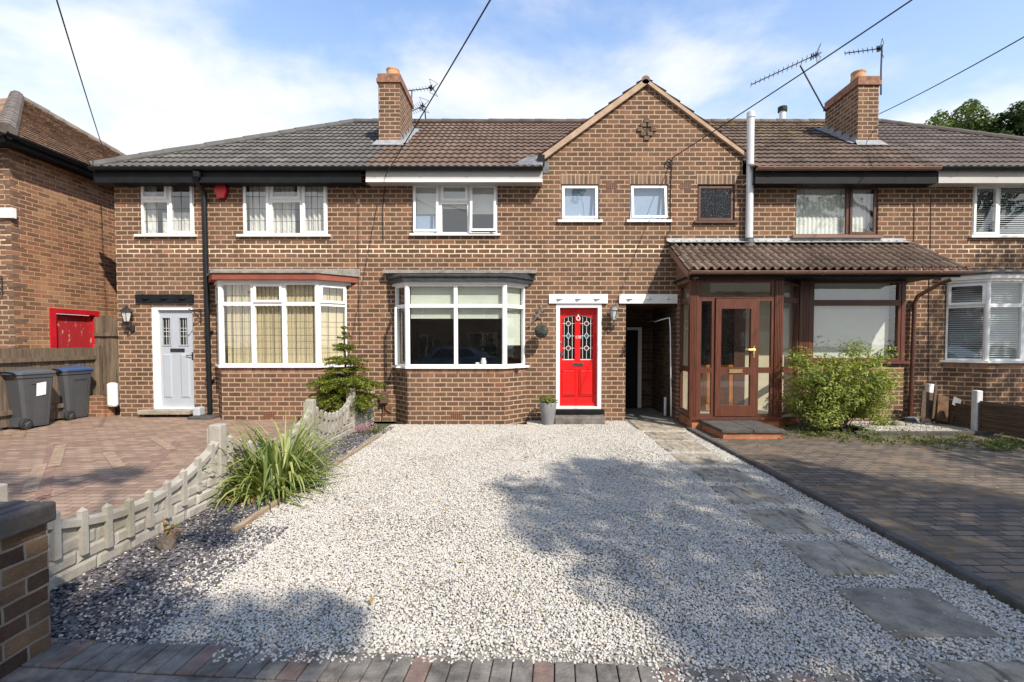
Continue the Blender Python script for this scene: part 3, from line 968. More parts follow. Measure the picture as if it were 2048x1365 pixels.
# soldier courses over the gable windows, air bricks, diamond of projecting headers
def soldier(parent, x0, x1, z, h=0.215):
    mb = MB()
    mb.lbox(FW, x0 - .02, x1 + .02, z + .004, z + h, -.02, .004)
    mb.build('lintel', M['brick_soldier'], parent)
for p, w in ((hB, G1), (hB, G2), (hC, G3)): soldier(p, w[0], w[1], w[3])
def air_brick(parent, px, py, Y=D, w=0.22, h=0.135, mt='clay_air_brick'):
    x, z = U(px, py, Y)
    mb = MB()
    f = Fr((0, Y, 0), (1, 0, 0), (0, -1, 0))
    mb.lbox(f, x - w / 2, x + w / 2, z - h / 2, z + h / 2, -.02, .005)
    mb.mi = 1
    nx, nz = 6, 4
    for i in range(nx):
        for j in range(nz):
            u, v = x - w / 2 + w * (i + .5) / nx, z - h / 2 + h * (j + .5) / nz
            mb.lbox(f, u - .011, u + .011, v - .010, v + .010, .0, .0058)
    mb.build('air_brick', [M['clay_vent'], M['black']], parent)
M['clay_vent'] = mat('clay_vent', (0.24, 0.105, 0.06), 0.85, 0.15, 9.0)
air_brick(hB, 1223, 372); air_brick(hC, 1371, 372)
air_brick(hA, 538, 831, YF); air_brick(hB, 913, 831, YF)
air_brick(hA, 774, 822, D, 0.2, 0.15)
air_brick(hC, 1716, 828, CW_Y)
mb = MB()
gx, gz = U(1293, 260, D)
for i, j in ((0, 2), (-.55, 1), (.55, 1), (-1.1, 0), (1.1, 0), (-.55, -1), (.55, -1), (0, -2)):
    mb.lbox(FW, gx + i * .125 - .052, gx + i * .125 + .052, gz + j * .088 - .036, gz + j * .088 + .036, -.01, .035)
mb.mi = 1
mb.lbox(FW, gx - .012, gx + .012, gz - .13, gz + .13, -.01, .006)
mb.build('brick_ornament', [mat('dark_header', (0.145, 0.095, 0.062), .9, .2, 12, .3, 50), M['black']], hB)

# ------------------------------------------------------------------ roofs
vdir = (0, math.cos(AL), math.sin(AL)); ndir = (0, -math.sin(AL), math.cos(AL))
LS = (YR - YE) / math.cos(AL)
ca = math.cos(AL)
def plain_back(mb, x0, x1, xr0, xr1):
    mb.quad((x1, YB, ZE), (x0, YB, ZE), (xr0, YR, ZR), (xr1, YR, ZR))
OE = (0, YE, ZE)
XH0, XH1 = -8.48, XD1 + .16
mb = MB()
tile_roof(mb, OE, (1, 0, 0), vdir, ndir, lambda v, k: XH0 + v * ca, lambda v, k: XAB, LS)
plain_back(mb, XH0, XAB, XH0 + (YR - YE), XAB)
mb.quad((XH0, YB, ZE), (XH0, YE, ZE), (XH0 + YR - YE, YR, ZR), (XH0 + YR - YE, YR, ZR - .001))
roofA = mb.build('roof', M['tile_grey'], hA)
mb = MB()
cap_tiles(mb, (XH0, YE, ZE + .02), (XH0 + YR - YE, YR, ZR + .02), .1)
cap_tiles(mb, (XH0 + YR - YE, YR, ZR + .02), (XAB, YR, ZR + .02), .1)
mb.build('ridge_tiles', mat('grey_ridge', (0.09, 0.086, 0.08), .8, .15, 5.0), roofA)
mb = MB()
tile_roof(mb, OE, (1, 0, 0), vdir, ndir, lambda v, k: XAB, lambda v, k: (GL - .02) if k < 2 else GX, LS)
plain_back(mb, XAB, XBC, XAB, XBC)
roofB = mb.build('roof', M['tile_brown'], hB)
mb = MB()
cap_tiles(mb, (XAB, YR, ZR + .02), (GX, YR, ZR + .02), .095)
mb.build('ridge_tiles', mat('dark_brown_ridge', (0.09, 0.067, 0.055), .8, .3, 2.0), roofB)
mb = MB()
tile_roof(mb, OE, (1, 0, 0), vdir, ndir, lambda v, k: (GR + .02) if k < 2 else GX, lambda v, k: XCD, LS, amp=.016, lift=.034, jit=.009)
plain_back(mb, XBC, XCD, XBC, XCD)
roofC = mb.build('roof', M['tile_moss'], hC)
mb = MB()
cap_tiles(mb, (GX, YR, ZR + .02), (XCD, YR, ZR + .02), .095)
mb.build('ridge_tiles', mat('mossy_ridge', (0.13, 0.10, 0.075), .9, .4, 5.0), roofC)
mb = MB()
tile_roof(mb, OE, (1, 0, 0), vdir, ndir, lambda v, k: XCD, lambda v, k: XH1 - v * ca, LS)
plain_back(mb, XCD, XH1, XCD, XH1 - (YR - YE))
mb.quad((XH1, YE, ZE), (XH1, YB, ZE), (XH1 - YR + YE, YR, ZR), (XH1 - YR + YE, YR, ZR - .001))
roofD = mb.build('roof', M['tile_dark'], hD)
mb = MB()
cap_tiles(mb, (XCD, YR, ZR + .02), (XH1 - YR + YE, YR, ZR + .02), .1)
cap_tiles(mb, (XH1 - YR + YE, YR, ZR + .02), (XH1, YE, ZE + .02), .1)
mb.build('ridge_tiles', mat('brown_ridge', (0.09, 0.074, 0.065), .8, .15, 5.0), roofD)

# gable roof: two tiled slopes running back, mortar-bedded verges
mb = MB()
tg = (GZ - GLZ) / (GX - GL)
ag = math.atan(tg)
yv = D - .07
for s in (1, -1):
    foot = GL - .08 if s > 0 else GR + .08
    zf_ = GZ - abs(GX - foot) * tg + .02
    Lg = abs(GX - foot) / math.cos(ag)
    tile_roof(mb, (foot, 0, zf_), (0, 1, 0), (s * math.cos(ag), 0, math.sin(ag)), (-s * math.sin(ag), 0, math.cos(ag)),
              lambda v, k: yv, lambda v, k: 13.0, Lg, lift=.034)
cap_tiles(mb, (GX, yv - .0, GZ + .0), (GX, 12.6, GZ + .0), .085)
gr = mb.build('gable_roof', mat('gable_tile', (0.20, 0.13, 0.105), .85, .2, 4.0, .3, 60), hB)
mb = MB()
for s in (1, -1):
    foot = GL - .1 if s > 0 else GR + .1
    zf_ = GZ - abs(GX - foot) * tg
    t = Vector((s * math.cos(ag), 0, math.sin(ag))); nn = Vector((-s * math.sin(ag), 0, math.cos(ag)))
    a, b = Vector((foot, yv, zf_)), Vector((GX, yv, GZ))
    w = .085 if s > 0 else .045
    mb.prism([a - nn * w, b - nn * w, b + nn * .02, a + nn * .02], (0, .075, 0))
mb.build('verge', mat('verge_mortar', (0.42, 0.30, 0.21), .9, .15, 6.0, .3, 30), hB, fix=True)
# foot of the gable: dark kneeler and lead apron on the left
mb = MB()
mb.box(GL - .12, GL + .02, D - .12, D + .2, GLZ - .2, GLZ - .02)
mb.build('kneeler', M['black_paint'], hB)
mb = MB()
zz0 = ZE + .12
mb.quad((GL - .62, D - .2, ZE + .10), (GL - .02, D - .26, ZE + .07), (GL - .02, D + .15, ZE + .40), (GL - .34, D + .1, ZE + .36))
mb.lbox(FW, GL - .01, GL + .11, GLZ - .34, GLZ - .1, -.02, .006)
mb.build('flashing', mat('dull_lead', (.15, .155, .165), .65, .3, 8., .3, 14), hB)

# ------------------------------------------------------------------ gutters, fascias, soffits
def gutter_mesh(mb, x0, x1, y, z, r=.056, brk=0.9):
    n = 10
    prof = [(-r * math.cos(math.pi * k / n), -r * math.sin(math.pi * k / n)) for k in range(n + 1)]
    prof = [(p[0], p[1]) for p in prof]
    for i in range(n):
        (a, b), (c, d) = prof[i], prof[i + 1]
        mb.quad((x0, y + a, z + b), (x1, y + a, z + b), (x1, y + c, z + d), (x0, y + c, z + d))
    mb.box(x0, x1, y - r - .006, y - r + .004, z - .008, z + .006)
    for xe in (x0, x1):
        mb.quad(*[(xe, y + p[0], z + p[1]) for p in prof])
    x = x0 + .3
    while x < x1 - .1:
        for i in range(n):
            (a, b), (c, d) = prof[i], prof[i + 1]
            k = 1.12
            mb.quad((x, y + a * k, z + b * k), (x + .035, y + a * k, z + b * k), (x + .035, y + c * k, z + d * k), (x, y + c * k, z + d * k))
        x += brk
def eaves(parent, x0, x1, gut, fas, zf0, sof=None, gx0=None, gx1=None, fd=.02):
    y = YE + .015
    mb = MB()
    gutter_mesh(mb, gx0 if gx0 is not None else x0, gx1 if gx1 is not None else x1, YE - .045, ZE - .015)
    mb.build('gutter', gut, parent)
    mb = MB()
    mb.box(x0, x1, y, y + fd, zf0, ZE - .02)
    mb.build('fascia', fas, parent)
    mb = MB()
    mb.box(x0, x1, y + fd, D - .002, zf0 + .01, zf0 + .03)
    mb.build('soffit', sof or fas, parent)
zfA = U(500, 365, YE)[1]
eaves(hA, XH0 + .02, U(722, 345, YE)[0], M['black'], M['black_paint'], zfA)
eaves(hB, U(731, 345, YE)[0], GL - .03, M['black'], M['fascia_white'], U(900, 364, YE)[1], gx0=U(724, 345, YE)[0])
eaves(hC, GR + .12, U(1876, 350, YE)[0], M['brown_gutter'], M['black_paint'], U(1700, 367, YE)[1], M['black_paint'])
eaves(hD, U(1879, 350, YE)[0], XH1, M['black'], M['fascia_white'], U(1950, 366, YE)[1])
# white lower lip of the middle fascia
mb = MB()
x0, x1 = U(731, 345, YE)[0], GL - .03
zz = U(900, 364, YE)[1]
mb.box(x0, x1, YE + .004, YE + .014, zz - .002, zz + .055)
mb.build('fascia_board', M['white_paint'], hB)

# ------------------------------------------------------------------ chimneys
def chimney(parent, x0, x1, y0, y1, py_top, pxc, pot_px, flash_side):
    zt = U(pxc, py_top, y0)[1]
    zb = ZE + (y0 - YE) * TA - .3
    mb = MB()
    mb.box(x0, x1, y0, y1, zb, zt - .2)
    ch = mb.build('chimney', M['brick'], parent)
    mb = MB()
    mb.box(x0 - .035, x1 + .035, y0 - .035, y1 + .035, zt - .2, zt - .105)
    mb.box(x0 - .015, x1 + .015, y0 - .015, y1 + .015, zt - .1045, zt)
    mb.build('chimney_cap', mat('cap_brick', (0.27, 0.135, 0.085), .9, .3, 8.0, .3, 40), ch)
    mb = MB()
    px = (x0 + x1) / 2 + pot_px
    mb.lathe((px, y0 + .26, zt - .01), [(.16, 0), (.15, .1), (.142, .19), (.15, .2), (.15, .235), (.12, .24), (.115, .05)], 20)
    mb.build('chimney_pot', M['clay_pot'], ch, smooth=False)
    # lead: apron in front, stepped up the side
    mb = MB()
    s = TA
    def rz(y): return ZE + (y - YE) * TA + .06
    w = .17
    mb.quad((x0 - .12, y0 - w, rz(y0 - w)), (x1 + .12, y0 - w, rz(y0 - w)), (x1 + .05, y0 - .004, rz(y0) + .06), (x0 - .05, y0 - .004, rz(y0) + .06))
    xs = x1 + .006 if flash_side > 0 else x0 - .006
    n = 8
    for i in range(n):
        ya, yb = y0 + (YR - y0) * i / n, y0 + (YR - y0) * (i + 1) / n
        if yb > y1 + .4: break
        q = [(xs, ya, rz(ya) - .02), (xs, yb, rz(yb) - .02), (xs, yb - .02, rz(ya) + .20), (xs, ya, rz(ya) + .16)]
        mb.quad(*q)
        mb.quad((xs, ya, rz(ya)), (xs + flash_side * (.15 + rnd.uniform(-.03, .03)), ya, rz(ya) - .005), (xs + flash_side * (.15 + rnd.uniform(-.03, .03)), yb, rz(yb) - .005), (xs, yb, rz(yb)))
    mb.build('flashing', mat('bright_lead', (.27, .28, .285), .5, .2, 9.0, .3, 14), ch)
    return zt
YC0, YC1 = 11.0, 12.2
cAx0, cAx1 = U(757, 220, YC0)[0], U(800, 220, YC0)[0]
ztA = chimney(hA, cAx0, cAx1, YC0, YC1, 148, 780, .02, 1)
cCx0, cCx1 = U(1716, 230, YC0)[0], U(1757, 230, YC0)[0]
ztC = chimney(hC, cCx0, cCx1, YC0, YC1, 153, 1737, -.07, -1)

# ------------------------------------------------------------------ flat windows
def cols(win, w, spec, **k):
    """spec: list of (px0, px1, [(py_top, py_bottom, sash, ang, lead)])"""
    out = []
    for a, b, cells in spec:
        ua = w[0] if a is None else wx(a, 420)
        ub = w[1] if b is None else wx(b, 420)
        for c in cells:
            zt = w[3] if c[0] is None else wz(1050, c[0])
            zb = w[2] if c[1] is None else wz(1050, c[1])
            out.append(win.cell(ua, ub, zb, zt, c[2], c[3] if len(c) > 3 else 0, lead=c[4] if len(c) > 4 else None, **k))
    return out
dk = dict(d0=-.09, d1=-.012)
zA = [wz(400, y) for y in (394, 418, 442)]
w_ = Win(FW)
cols(w_, A_up1, [(None, 337, [(None, 401, True, 0), (401, None, False, 0, (2, zA))]), (337, None, [(None, None, True, 0, (2, zA))])], **dk)
f = w_.build(hA, M['white']); sill(f, FW, A_up1[0] - .1, A_up1[1] + .06, A_up1[2], M['white_paint'])
curtain(f, FW, A_up1[0] + .02, A_up1[0] + .2, A_up1[2], A_up1[3], -.17, M['curtain'])
curtain(f, FW, A_up1[0] + .28, A_up1[1] - .05, A_up1[2], A_up1[3] - .55, -.2, M['curtain'], am=.012)
w_ = Win(FW)
cols(w_, A_up2, [(None, 540, [(None, None, True, 0, (3, zA))]), (540, 603, [(None, 401, True, 0), (401, None, False, 0, (3, zA))]), (603, None, [(None, None, True, 0, (3, zA))])], **dk)
f = w_.build(hA, M['white']); sill(f, FW, A_up2[0] - .1, A_up2[1] + .06, A_up2[2], M['white_paint'])
curtain(f, FW, A_up2[0] + .02, A_up2[0] + .98, A_up2[2], A_up2[3], -.17, M['curtain'], am=.03)
curtain(f, FW, A_up2[1] - .62, A_up2[1] - .02, A_up2[2], A_up2[3], -.17, M['curtain'], am=.03)
w_ = Win(FW)
cols(w_, B_up, [(None, 880, [(None, None, True, 4)]), (880, 938, [(None, 405, True, 0), (405, None, False)]), (938, None, [(None, None, True, 6)])], **dk)
f = w_.build(hB, M['white']); sill(f, FW, B_up[0] - .05, B_up[1] + .06, B_up[2], M['white_paint'])
zbl = wz(900, 424)
roller(f, FW, B_up[0] + .05, B_up[0] + .53, zbl, B_up[3], -.14, M['blind_white'])
roller(f, FW, B_up[0] + .58, B_up[1] - .58, wz(900, 413), B_up[3], -.14, M['blind_white'])
roller(f, FW, B_up[1] - .53, B_up[1] - .05, zbl, B_up[3], -.14, M['blind_white'])
mb = MB(); mb.lquad(FW, B_up[0] + .03, B_up[0] + .55, B_up[2], zbl, -.16)
mb.build('privacy_film', M['blind_blue'], f)
for w, ang in ((G1, 5), (G2, 8)):
    w_ = Win(FW)
    w_.cell(w[0], w[1], w[2], w[3], True, ang, d0=-.11, d1=-.045)
    f = w_.build(hB, M['white']); sill(f, FW, w[0] - .07, w[1] + .07, w[2], M['white_paint'])
    mb = MB()
    mb.lquad(FW, w[0] + .02, w[1] - .02, w[2], w[3], -.125)
    mb.build('privacy_film', M['blind_blue'], f)
    mb = MB(); uc = (w[0] + w[1]) / 2
    mb.lbox(FW, uc - .006, uc + .006, w[2] + .08, w[2] + .14, -.05, -.04)
    mb.build('handle', M['white'], f)
w_ = Win(FW)
w_.cell(G3[0], G3[1], G3[2], G3[3], True, 0, d0=-.11, d1=-.05)
def frosted():
    m, nt, b = new_mat('patterned_glass')
    g = N(nt)
    p = wpos(g)
    vo = g.n('ShaderNodeTexVoronoi'); vo.inputs['Scale'].default_value = 26.0; g.l(p, vo.inputs['Vector'])
    g.l(g.mix(g.maprange(g.noise(p, 34, 3, .6), .58, .76), (.012, .014, .018), (.17, .185, .185)), b.inputs['Base Color'])
    b.inputs['Roughness'].default_value = .12
    g.l(g.bump(vo.outputs['Distance'], .35, .012), b.inputs['Normal'])
    return m
M['frosted'] = frosted()
f = w_.build(hC, M['brown_dark'], M['frosted']); sill(f, FW, G3[0] - .07, G3[1] + .06, G3[2], M['brown_dark'])
w_ = Win(FW)
bk = dict(d0=-.11, d1=-.05)
cols(w_, C_up, [(None, 1700, [(None, None, False)]), (1700, None, [(None, None, True)])], **bk)
f = w_.build(hC, M['brown_dark']); sill(f, FW, C_up[0] - .08, C_up[1] + .07, C_up[2], M['brown_gutter'], h=.06)
curtain(f, FW, C_up[0] + .03, C_up[1] - .03, C_up[2], C_up[3], -.17, M['blind_white'], 'blind', .089, .008)
w_ = Win(FW)
cols(w_, D_up, [(None, 1998, [(None, None, True)]), (1998, None, [(None, None, False)])], **dk)
f = w_.build(hD, M['white']); sill(f, FW, D_up[0] - .05, D_up[1] + .06, D_up[2], M['white_paint'])
slat_blind(f, FW, D_up[0] + .04, D_up[1] - .04, D_up[2], D_up[3], -.13, M['slat'])

# ------------------------------------------------------------------ bay windows
def bay(parent, b, facets, fascia_mat, roof_mat, label, zg, cells, blind=None, over=.13, fas_h=.12, roof_h=.16):
    W0, W1 = Vector((b['w0'], D, 0)), Vector((b['w1'], D, 0))
    F0, F1 = Vector((b['f0'], YF, 0)), Vector((b['f1'], YF, 0))
    pts = [W0, F0, F1, W1]
    mb = MB()
    zs = b['zs']
    for i in range(3):
        p, q = pts[i], pts[i + 1]
        mb.quad((p.x, p.y, zg), (q.x, q.y, zg), (q.x, q.y, zs - .145), (p.x, p.y, zs - .145))
    base = mb.build('bay_window', M['brick'], parent)
    mb = MB()
    for i in range(3):
        p, q = pts[i], pts[i + 1]
        mb.quad((p.x, p.y, zs - .145), (q.x, q.y, zs - .145), (q.x, q.y, zs - .03), (p.x, p.y, zs - .03))
    mb.build('sill_course', M['brick_cap'], base)
    # sill following the facets
    def ring(off):
        c = (W0 + W1) / 2
        o = []
        dl = (F0 - W0).normalized(); nl = Vector((dl.y, -dl.x, 0))
        if nl.x > 0: nl = -nl
        dr = (W1 - F1).normalized(); nr = Vector((dr.y, -dr.x, 0))
        if nr.x < 0: nr = -nr
        t0 = math.tan(math.acos(max(-1, min(1, -nl.y))) / 2); t1 = math.tan(math.acos(max(-1, min(1, -nr.y))) / 2)
        k0 = off / max(.2, abs(nl.x)); k1 = off / max(.2, abs(nr.x))
        return [Vector((W0.x - k0, D, 0)), Vector((F0.x - off * t0, YF - off, 0)), Vector((F1.x + off * t1, YF - off, 0)), Vector((W1.x + k1, D, 0))]
    mb = MB()
    r = ring(.05)
    mb.prism([(p.x, p.y, zs - .045) for p in r], (0, 0, .045))
    mb.build('sill', M['white_paint'], base, fix=True)
    win = Win(None)
    frs = []
    for i in range(3):
        p, q = pts[i], pts[i + 1]
        u = (q - p).normalized(); n = Vector((u.y, -u.x, 0))
        if n.y > 0: n = -n
        frs.append((Fr(p, u, n), (q - p).length))
    for i, (fr, L) in enumerate(frs):
        win.fr = fr
        for (a, c, za, zb, sash, ang, lead) in cells[i]:
            # a, c fractions along facet; za, zb heights
            if ang and ang < 0:
                # side-hung light standing open
                win.cell(a * L, c * L, za, zb, False, 0, d0=-.07, d1=0.0)
                P0 = fr.P(a * L + .03, 0, .01)
                uu = (fr.u * math.cos(R(-ang)) + fr.n * math.sin(R(-ang)))
                f2 = Fr(P0, uu, Vector((uu.y, -uu.x, 0)))
                sv = win.fr; win.fr = f2
                win.cell(0, (c - a) * L - .05, za + .03, zb - .03, False, 0, d0=-.02, d1=.02, bw=.05)
                win.fr = sv
            else:
                win.cell(a * L, c * L, za, zb, sash, ang or 0, d0=-.07, d1=0.0, lead=lead, lead_t=.0045)
    # corner posts
    for p in (F0, F1):
        win.frame.lathe((p.x, p.y + .028, 0), [(.05, zs), (.05, b['zt'])], 10)
    fo = win.build(base, M['white'], name='frame')
    for fr, L in frs:
        pass
    # head board + fascia + flat roof
    zt = b['zt']
    mb = MB(); r = ring(.035)
    mb.prism([(p.x, p.y, zt) for p in r], (0, 0, .05))
    mb.build('head', M['white_paint'], base, fix=True)
    mb = MB(); r = ring(over)
    mb.prism([(p.x, p.y, zt + .05) for p in r], (0, 0, fas_h))
    mb.build('fascia', fascia_mat, base, fix=True)
    mb = MB(); r = ring(over + .03)
    bot = [(p.x, p.y, zt + .05 + fas_h) for p in r]
    top = [(r[0].x, D, zt + .05 + fas_h + roof_h), (r[0].x * .35 + r[1].x * .65, D - BP * .5, zt + .05 + fas_h + roof_h * .62), (r[3].x * .35 + r[2].x * .65, D - BP * .5, zt + .05 + fas_h + roof_h * .62), (r[3].x, D, zt + .05 + fas_h + roof_h)]
    lip = [(p[0], p[1], p[2] + .035) for p in bot]
    for A_, B_ in ((bot, lip), (lip, top)):
        for i in range(3):
            mb.quad(A_[i], A_[i + 1], B_[i + 1], B_[i])
    mb.quad(*top)
    mb.quad(*bot[::-1])
    mb.build('bay_roof', roof_mat, base)
    if roof_mat is M['felt_black']:
        mb = MB()
        za_ = zt + .05 + fas_h + roof_h
        mb.box(r[0].x - .02, r[3].x + .02, D - .16, D - .003, za_ - .03, za_ + .035)
        mb.build('flashing', M['felt'], base)
    return base, frs, fo

# left bay: leaded lights, cream vertical blinds
zs, zt = bA['zs'], bA['zt']
ztr = U(560, 608, YF)[1]
def fu(px, Y=YF): return (U(px, 650, Y)[0] - bA['f0']) / (bA['f1'] - bA['f0'])
c1, c2 = fu(506), fu(568)
zl = [U(560, y, YF)[1] for y in (592, 644, 671, 697)]
L3 = (3, zl)
frontA = []
for a, c, top in ((0, c1, False), (c1, c2, True), (c2, 1, False)):
    frontA.append((a, c, zs, ztr, False, 0, L3))
    frontA.append((a, c, ztr, zt, top, 0, (3, [] if top else zl)))
sideA = [(0.06, .94, zs, ztr, False, 0, L3), (0.06, .94, ztr, zt, True, 0, (3, []))]
bAo, frA, foA = bay(hA, bA, None, M['fascia_red'], M['felt'], None, DRIVE_Z - .03, [sideA, frontA, sideA])
for i, (fr, L) in enumerate(frA):
    vblind(foA, fr, .05, L - .05, zs + .02, zt - .01, -.13, M['blind_cream'])
# middle bay: plain big panes, roller blinds, one side light open
zs, zt = bB['zs'], bB['zt']
ztr = U(900, 612, YF)[1]
frontB = [(0, .5, zs, ztr, False, 0, None), (.5, 1, zs, ztr, False, 0, None), (0, .5, ztr, zt, False, 0, None), (.5, 1, ztr, zt, False, 0, None)]
leftB = [(0.05, .95, zs, ztr, False, -24, None), (0.05, .95, ztr, zt, False, 0, None)]
rightB = [(0.05, .95, zs, ztr, False, 0, None), (0.05, .95, ztr, zt, False, 0, None)]
bBo, frB, foB = bay(hB, bB, None, M['felt_black'], M['felt_black'], None, -.03, [leftB, frontB, rightB], over=.10, fas_h=.085, roof_h=.15)
fr, L = frB[1]
zb = U(900, 636, YF)[1]
roller(foB, fr, .05, L / 2 - .02, zb, zt, -.11, M['blind_green'])
roller(foB, fr, L / 2 + .02, L - .05, zb, zt, -.11, M['blind_green'])
fr, L = frB[2]
roller(foB, fr, .05, L - .05, U(1030, 690, YF)[1], zt, -.11, M['blind_green'])
mb = MB()
mb.box(bB['w0'] + .1, bB['w1'] - .1, YF + .12, D + .3, zs - .04, zs - .01)
mb.build('window_board', M['white_paint'], foB)
# ledge ornaments behind the pane
vx, vz = U(967, 722, D - .2)
mb = MB()
mb.lathe((vx, D - .2, zs - .01), [(.03, 0), (.055, .05), (.058, .1), (.038, .145), (.042, .165), (.036, .165)], 16)
props(mb.build('vase', M['paper'], smooth=True), "small white vase on the sill inside the middle bay window", 'vase')
mb = MB()
mb.bbox(vx - .16, vx - .085, D - .22, D - .15, zs - .01, zs + .065, .008)
mb.build
o = mb.build('tealight_holder', M['paper']); props(o, "small white square holder beside the vase in the bay window", 'candle holder')
# right-hand house bay: slatted blinds
zs, zt = bD['zs'], bD['zt']
ztr = U(1990, 611, YF)[1]
sD = [(0.03, .97, zs, ztr, False, 0, None), (0.03, .97, ztr, zt, True, 0, None)]
fD = [(0, .34, zs, ztr, False, 0, None), (0, .34, ztr, zt, False, 0, None), (.34, .68, zs, ztr, False, 0, None), (.34, .68, ztr, zt, False, 0, None), (.68, 1, zs, ztr, False, 0, None), (.68, 1, ztr, zt, False, 0, None)]
bDo, frD, foD = bay(hD, bD, None, M['white_paint'], M['felt_black'], None, -.03, [sD, fD, sD], over=.06, fas_h=.09, roof_h=.09)
for fr, L in frD:
    slat_blind(foD, fr, .05, L - .05, zs + .02, zt - .02, -.12, M['slat'])
# ------------------------------------------------------------------ front doors
def panel_bump(mb, fr, u0, u1, z0, z1, d, h=.012, e=.03):
    """raised field panel with a bevelled edge"""
    P = fr.P
    o = [P(u0, z0, d), P(u1, z0, d), P(u1, z1, d), P(u0, z1, d)]
    i_ = [P(u0 + e, z0 + e, d + h), P(u1 - e, z0 + e, d + h), P(u1 - e, z1 - e, d + h), P(u0 + e, z1 - e, d + h)]
    for k in range(4):
        mb.quad(o[k], o[(k + 1) % 4], i_[(k + 1) % 4], i_[k])
    mb.quad(*i_)
def door_leaf(mb, fr, u0, u1, z0, z1, d0, d1, holes):
    us = sorted(set([u0, u1] + [h[0] for h in holes] + [h[1] for h in holes]))
    zs = sorted(set([z0, z1] + [h[2] for h in holes] + [h[3] for h in holes]))
    for i in range(len(us) - 1):
        for j in range(len(zs) - 1):
            cu, cz = (us[i] + us[i + 1]) / 2, (zs[j] + zs[j + 1]) / 2
            if any(h[0] < cu < h[1] and h[2] < cz < h[3] for h in holes): continue
            mb.lquad(fr, us[i], us[i + 1], zs[j], zs[j + 1], d1)
    for h in holes:
        a, b, c, d = h
        P = fr.P
        mb.quad(P(a, c, d1), P(a, d, d1), P(a, d, d0), P(a, c, d0)); mb.quad(P(b, c, d1), P(b, d, d1), P(b, d, d0), P(b, c, d0))
        mb.quad(P(a, d, d1), P(b, d, d1), P(b, d, d0), P(a, d, d0)); mb.quad(P(a, c, d1), P(b, c, d1), P(b, c, d0), P(a, c, d0))
    mb.lbox(fr, u0, u1, z0, z1, d0 - .03, d0 - .02)
def door_frame(fr, w, fw, d0, d1, thr=.05):
    mb = MB()
    a, b, c, d = w[0] + .002, w[1] - .002, w[2], w[3] - .002
    mb.lbox(fr, a, a + fw, c, d, d0, d1); mb.lbox(fr, b - fw, b, c, d, d0, d1)
    mb.lbox(fr, a + fw, b - fw, d - fw, d, d0, d1)
    mb.lbox(fr, a + fw, b - fw, c, c + thr, d0, d1)
    return mb
# red door
w = B_door
fr = FW
dmb = MB()
fw = .075
u0, u1, z0, z1 = w[0] + fw + .006, w[1] - fw - .006, w[2] + .05, w[3] - fw - .006
d0, d1 = -.17, -.13
def fx(px): return wx(px, 690)
def fz(py): return wz(1155, py)
hl = [(fx(1126), fx(1151), fz(721), fz(629)), (fx(1162), fx(1187), fz(721), fz(629))]
door_leaf(dmb, fr, u0, u1, z0, z1, d0, d1, hl)
for a, b in ((fx(1126), fx(1152)), (fx(1161), fx(1187))):
    panel_bump(dmb, fr, a, b, fz(793), fz(740), d1 + .002, .026, .034)
    for q_ in ((a - .012, a, fz(793) - .012, fz(740) + .012), (b, b + .012, fz(793) - .012, fz(740) + .012), (a, b, fz(793) - .012, fz(793)), (a, b, fz(740), fz(740) + .012)):
        dmb.lbox(fr, *q_, d1 + .001, d1 + .018)
# triangular heads that slope the top of the glazing
for (a, b, c, d), s in zip(hl, (1, -1)):
    p = [fr.P(a if s > 0 else b, d, d1), fr.P(a if s > 0 else b, d - .06, d1), fr.P(b if s > 0 else a, d, d1)]
    dmb.prism(p, fr.n * -.035)
dmb.lbox(fr, u0, u1, z0, z0 + .07, d1 + .001, d1 + .03)
dB = dmb.build('front_door', M['door_red'], hB)
door_frame(fr, w, fw, -.19, -.0, .045).build('frame', M['white'], dB)
mb = MB(); ld = MB(); gems = []
def SR():
    m_ = MB(); gems.append((m_, 'stain_red')); return m_
def SB():
    m_ = MB(); gems.append((m_, 'stain_blue')); return m_
for (a, b, c, d), s in zip(hl, (1, -1)):
    mb.lquad(fr, a, b, c, d, d0 + .008)
    dl = d0 + .012
    t = .0048
    for k in (.14, .48, .8) if s > 0 else (.2, .52, .86):
        u = a + (b - a) * k
        ld.lbox(fr, u - t, u + t, c, d - .01, dl, dl + .004)
    um = a + (b - a) * (.48 if s > 0 else .52)
    for py in (647, 672, 697):
        z = fz(py)
        ld.lbox(fr, a, b, z - t, z + t, dl + .0001, dl + .005)
    ld.lbox(fr, a, b, c, c + .018, dl, dl + .006)
    pa, pb = (fr.P(a, d - .062, dl), fr.P(b, d - .002, dl)) if s > 0 else (fr.P(a, d - .002, dl), fr.P(b, d - .062, dl))
    ld.prism([pa, pb, pb + Vector((0, 0, -.02)), pa + Vector((0, 0, -.02))], fr.n * .005)
    for py, mm in ((647, SR), (672, SB), (697, SR)):
        z = fz(py)
        for rr, m2, dd in ((.052, ld, .0062), (.040, mm(), .0075)):
            if mm is SR:
                pts = [fr.P(um + rr * math.cos(2 * math.pi * k / 10), z + rr * math.sin(2 * math.pi * k / 10), dl + dd) for k in range(10)]
            else:
                pts = [fr.P(um + x * rr * 1.0, z + y * rr * 1.45, dl + dd) for x, y in ((1, 0), (0, 1), (-1, 0), (0, -1))]
            m2.prism(pts, fr.n * .0012)
mb.build('glass', M['dark_glass'], dB)
ld.build('leading', M['came'], dB, fix=True)
for m_, k_ in gems: m_.build('stained_glass', M[k_], dB, fix=True)
mb = MB(); uc = (u0 + u1) / 2
zl_ = fz(730)
mb.lbox(fr, uc - .115, uc + .115, zl_ - .032, zl_ + .032, d1, d1 + .012)
mb.mi = 1
mb.lbox(fr, uc - .09, uc + .09, zl_ - .018, zl_ + .018, d1 + .0121, d1 + .016)
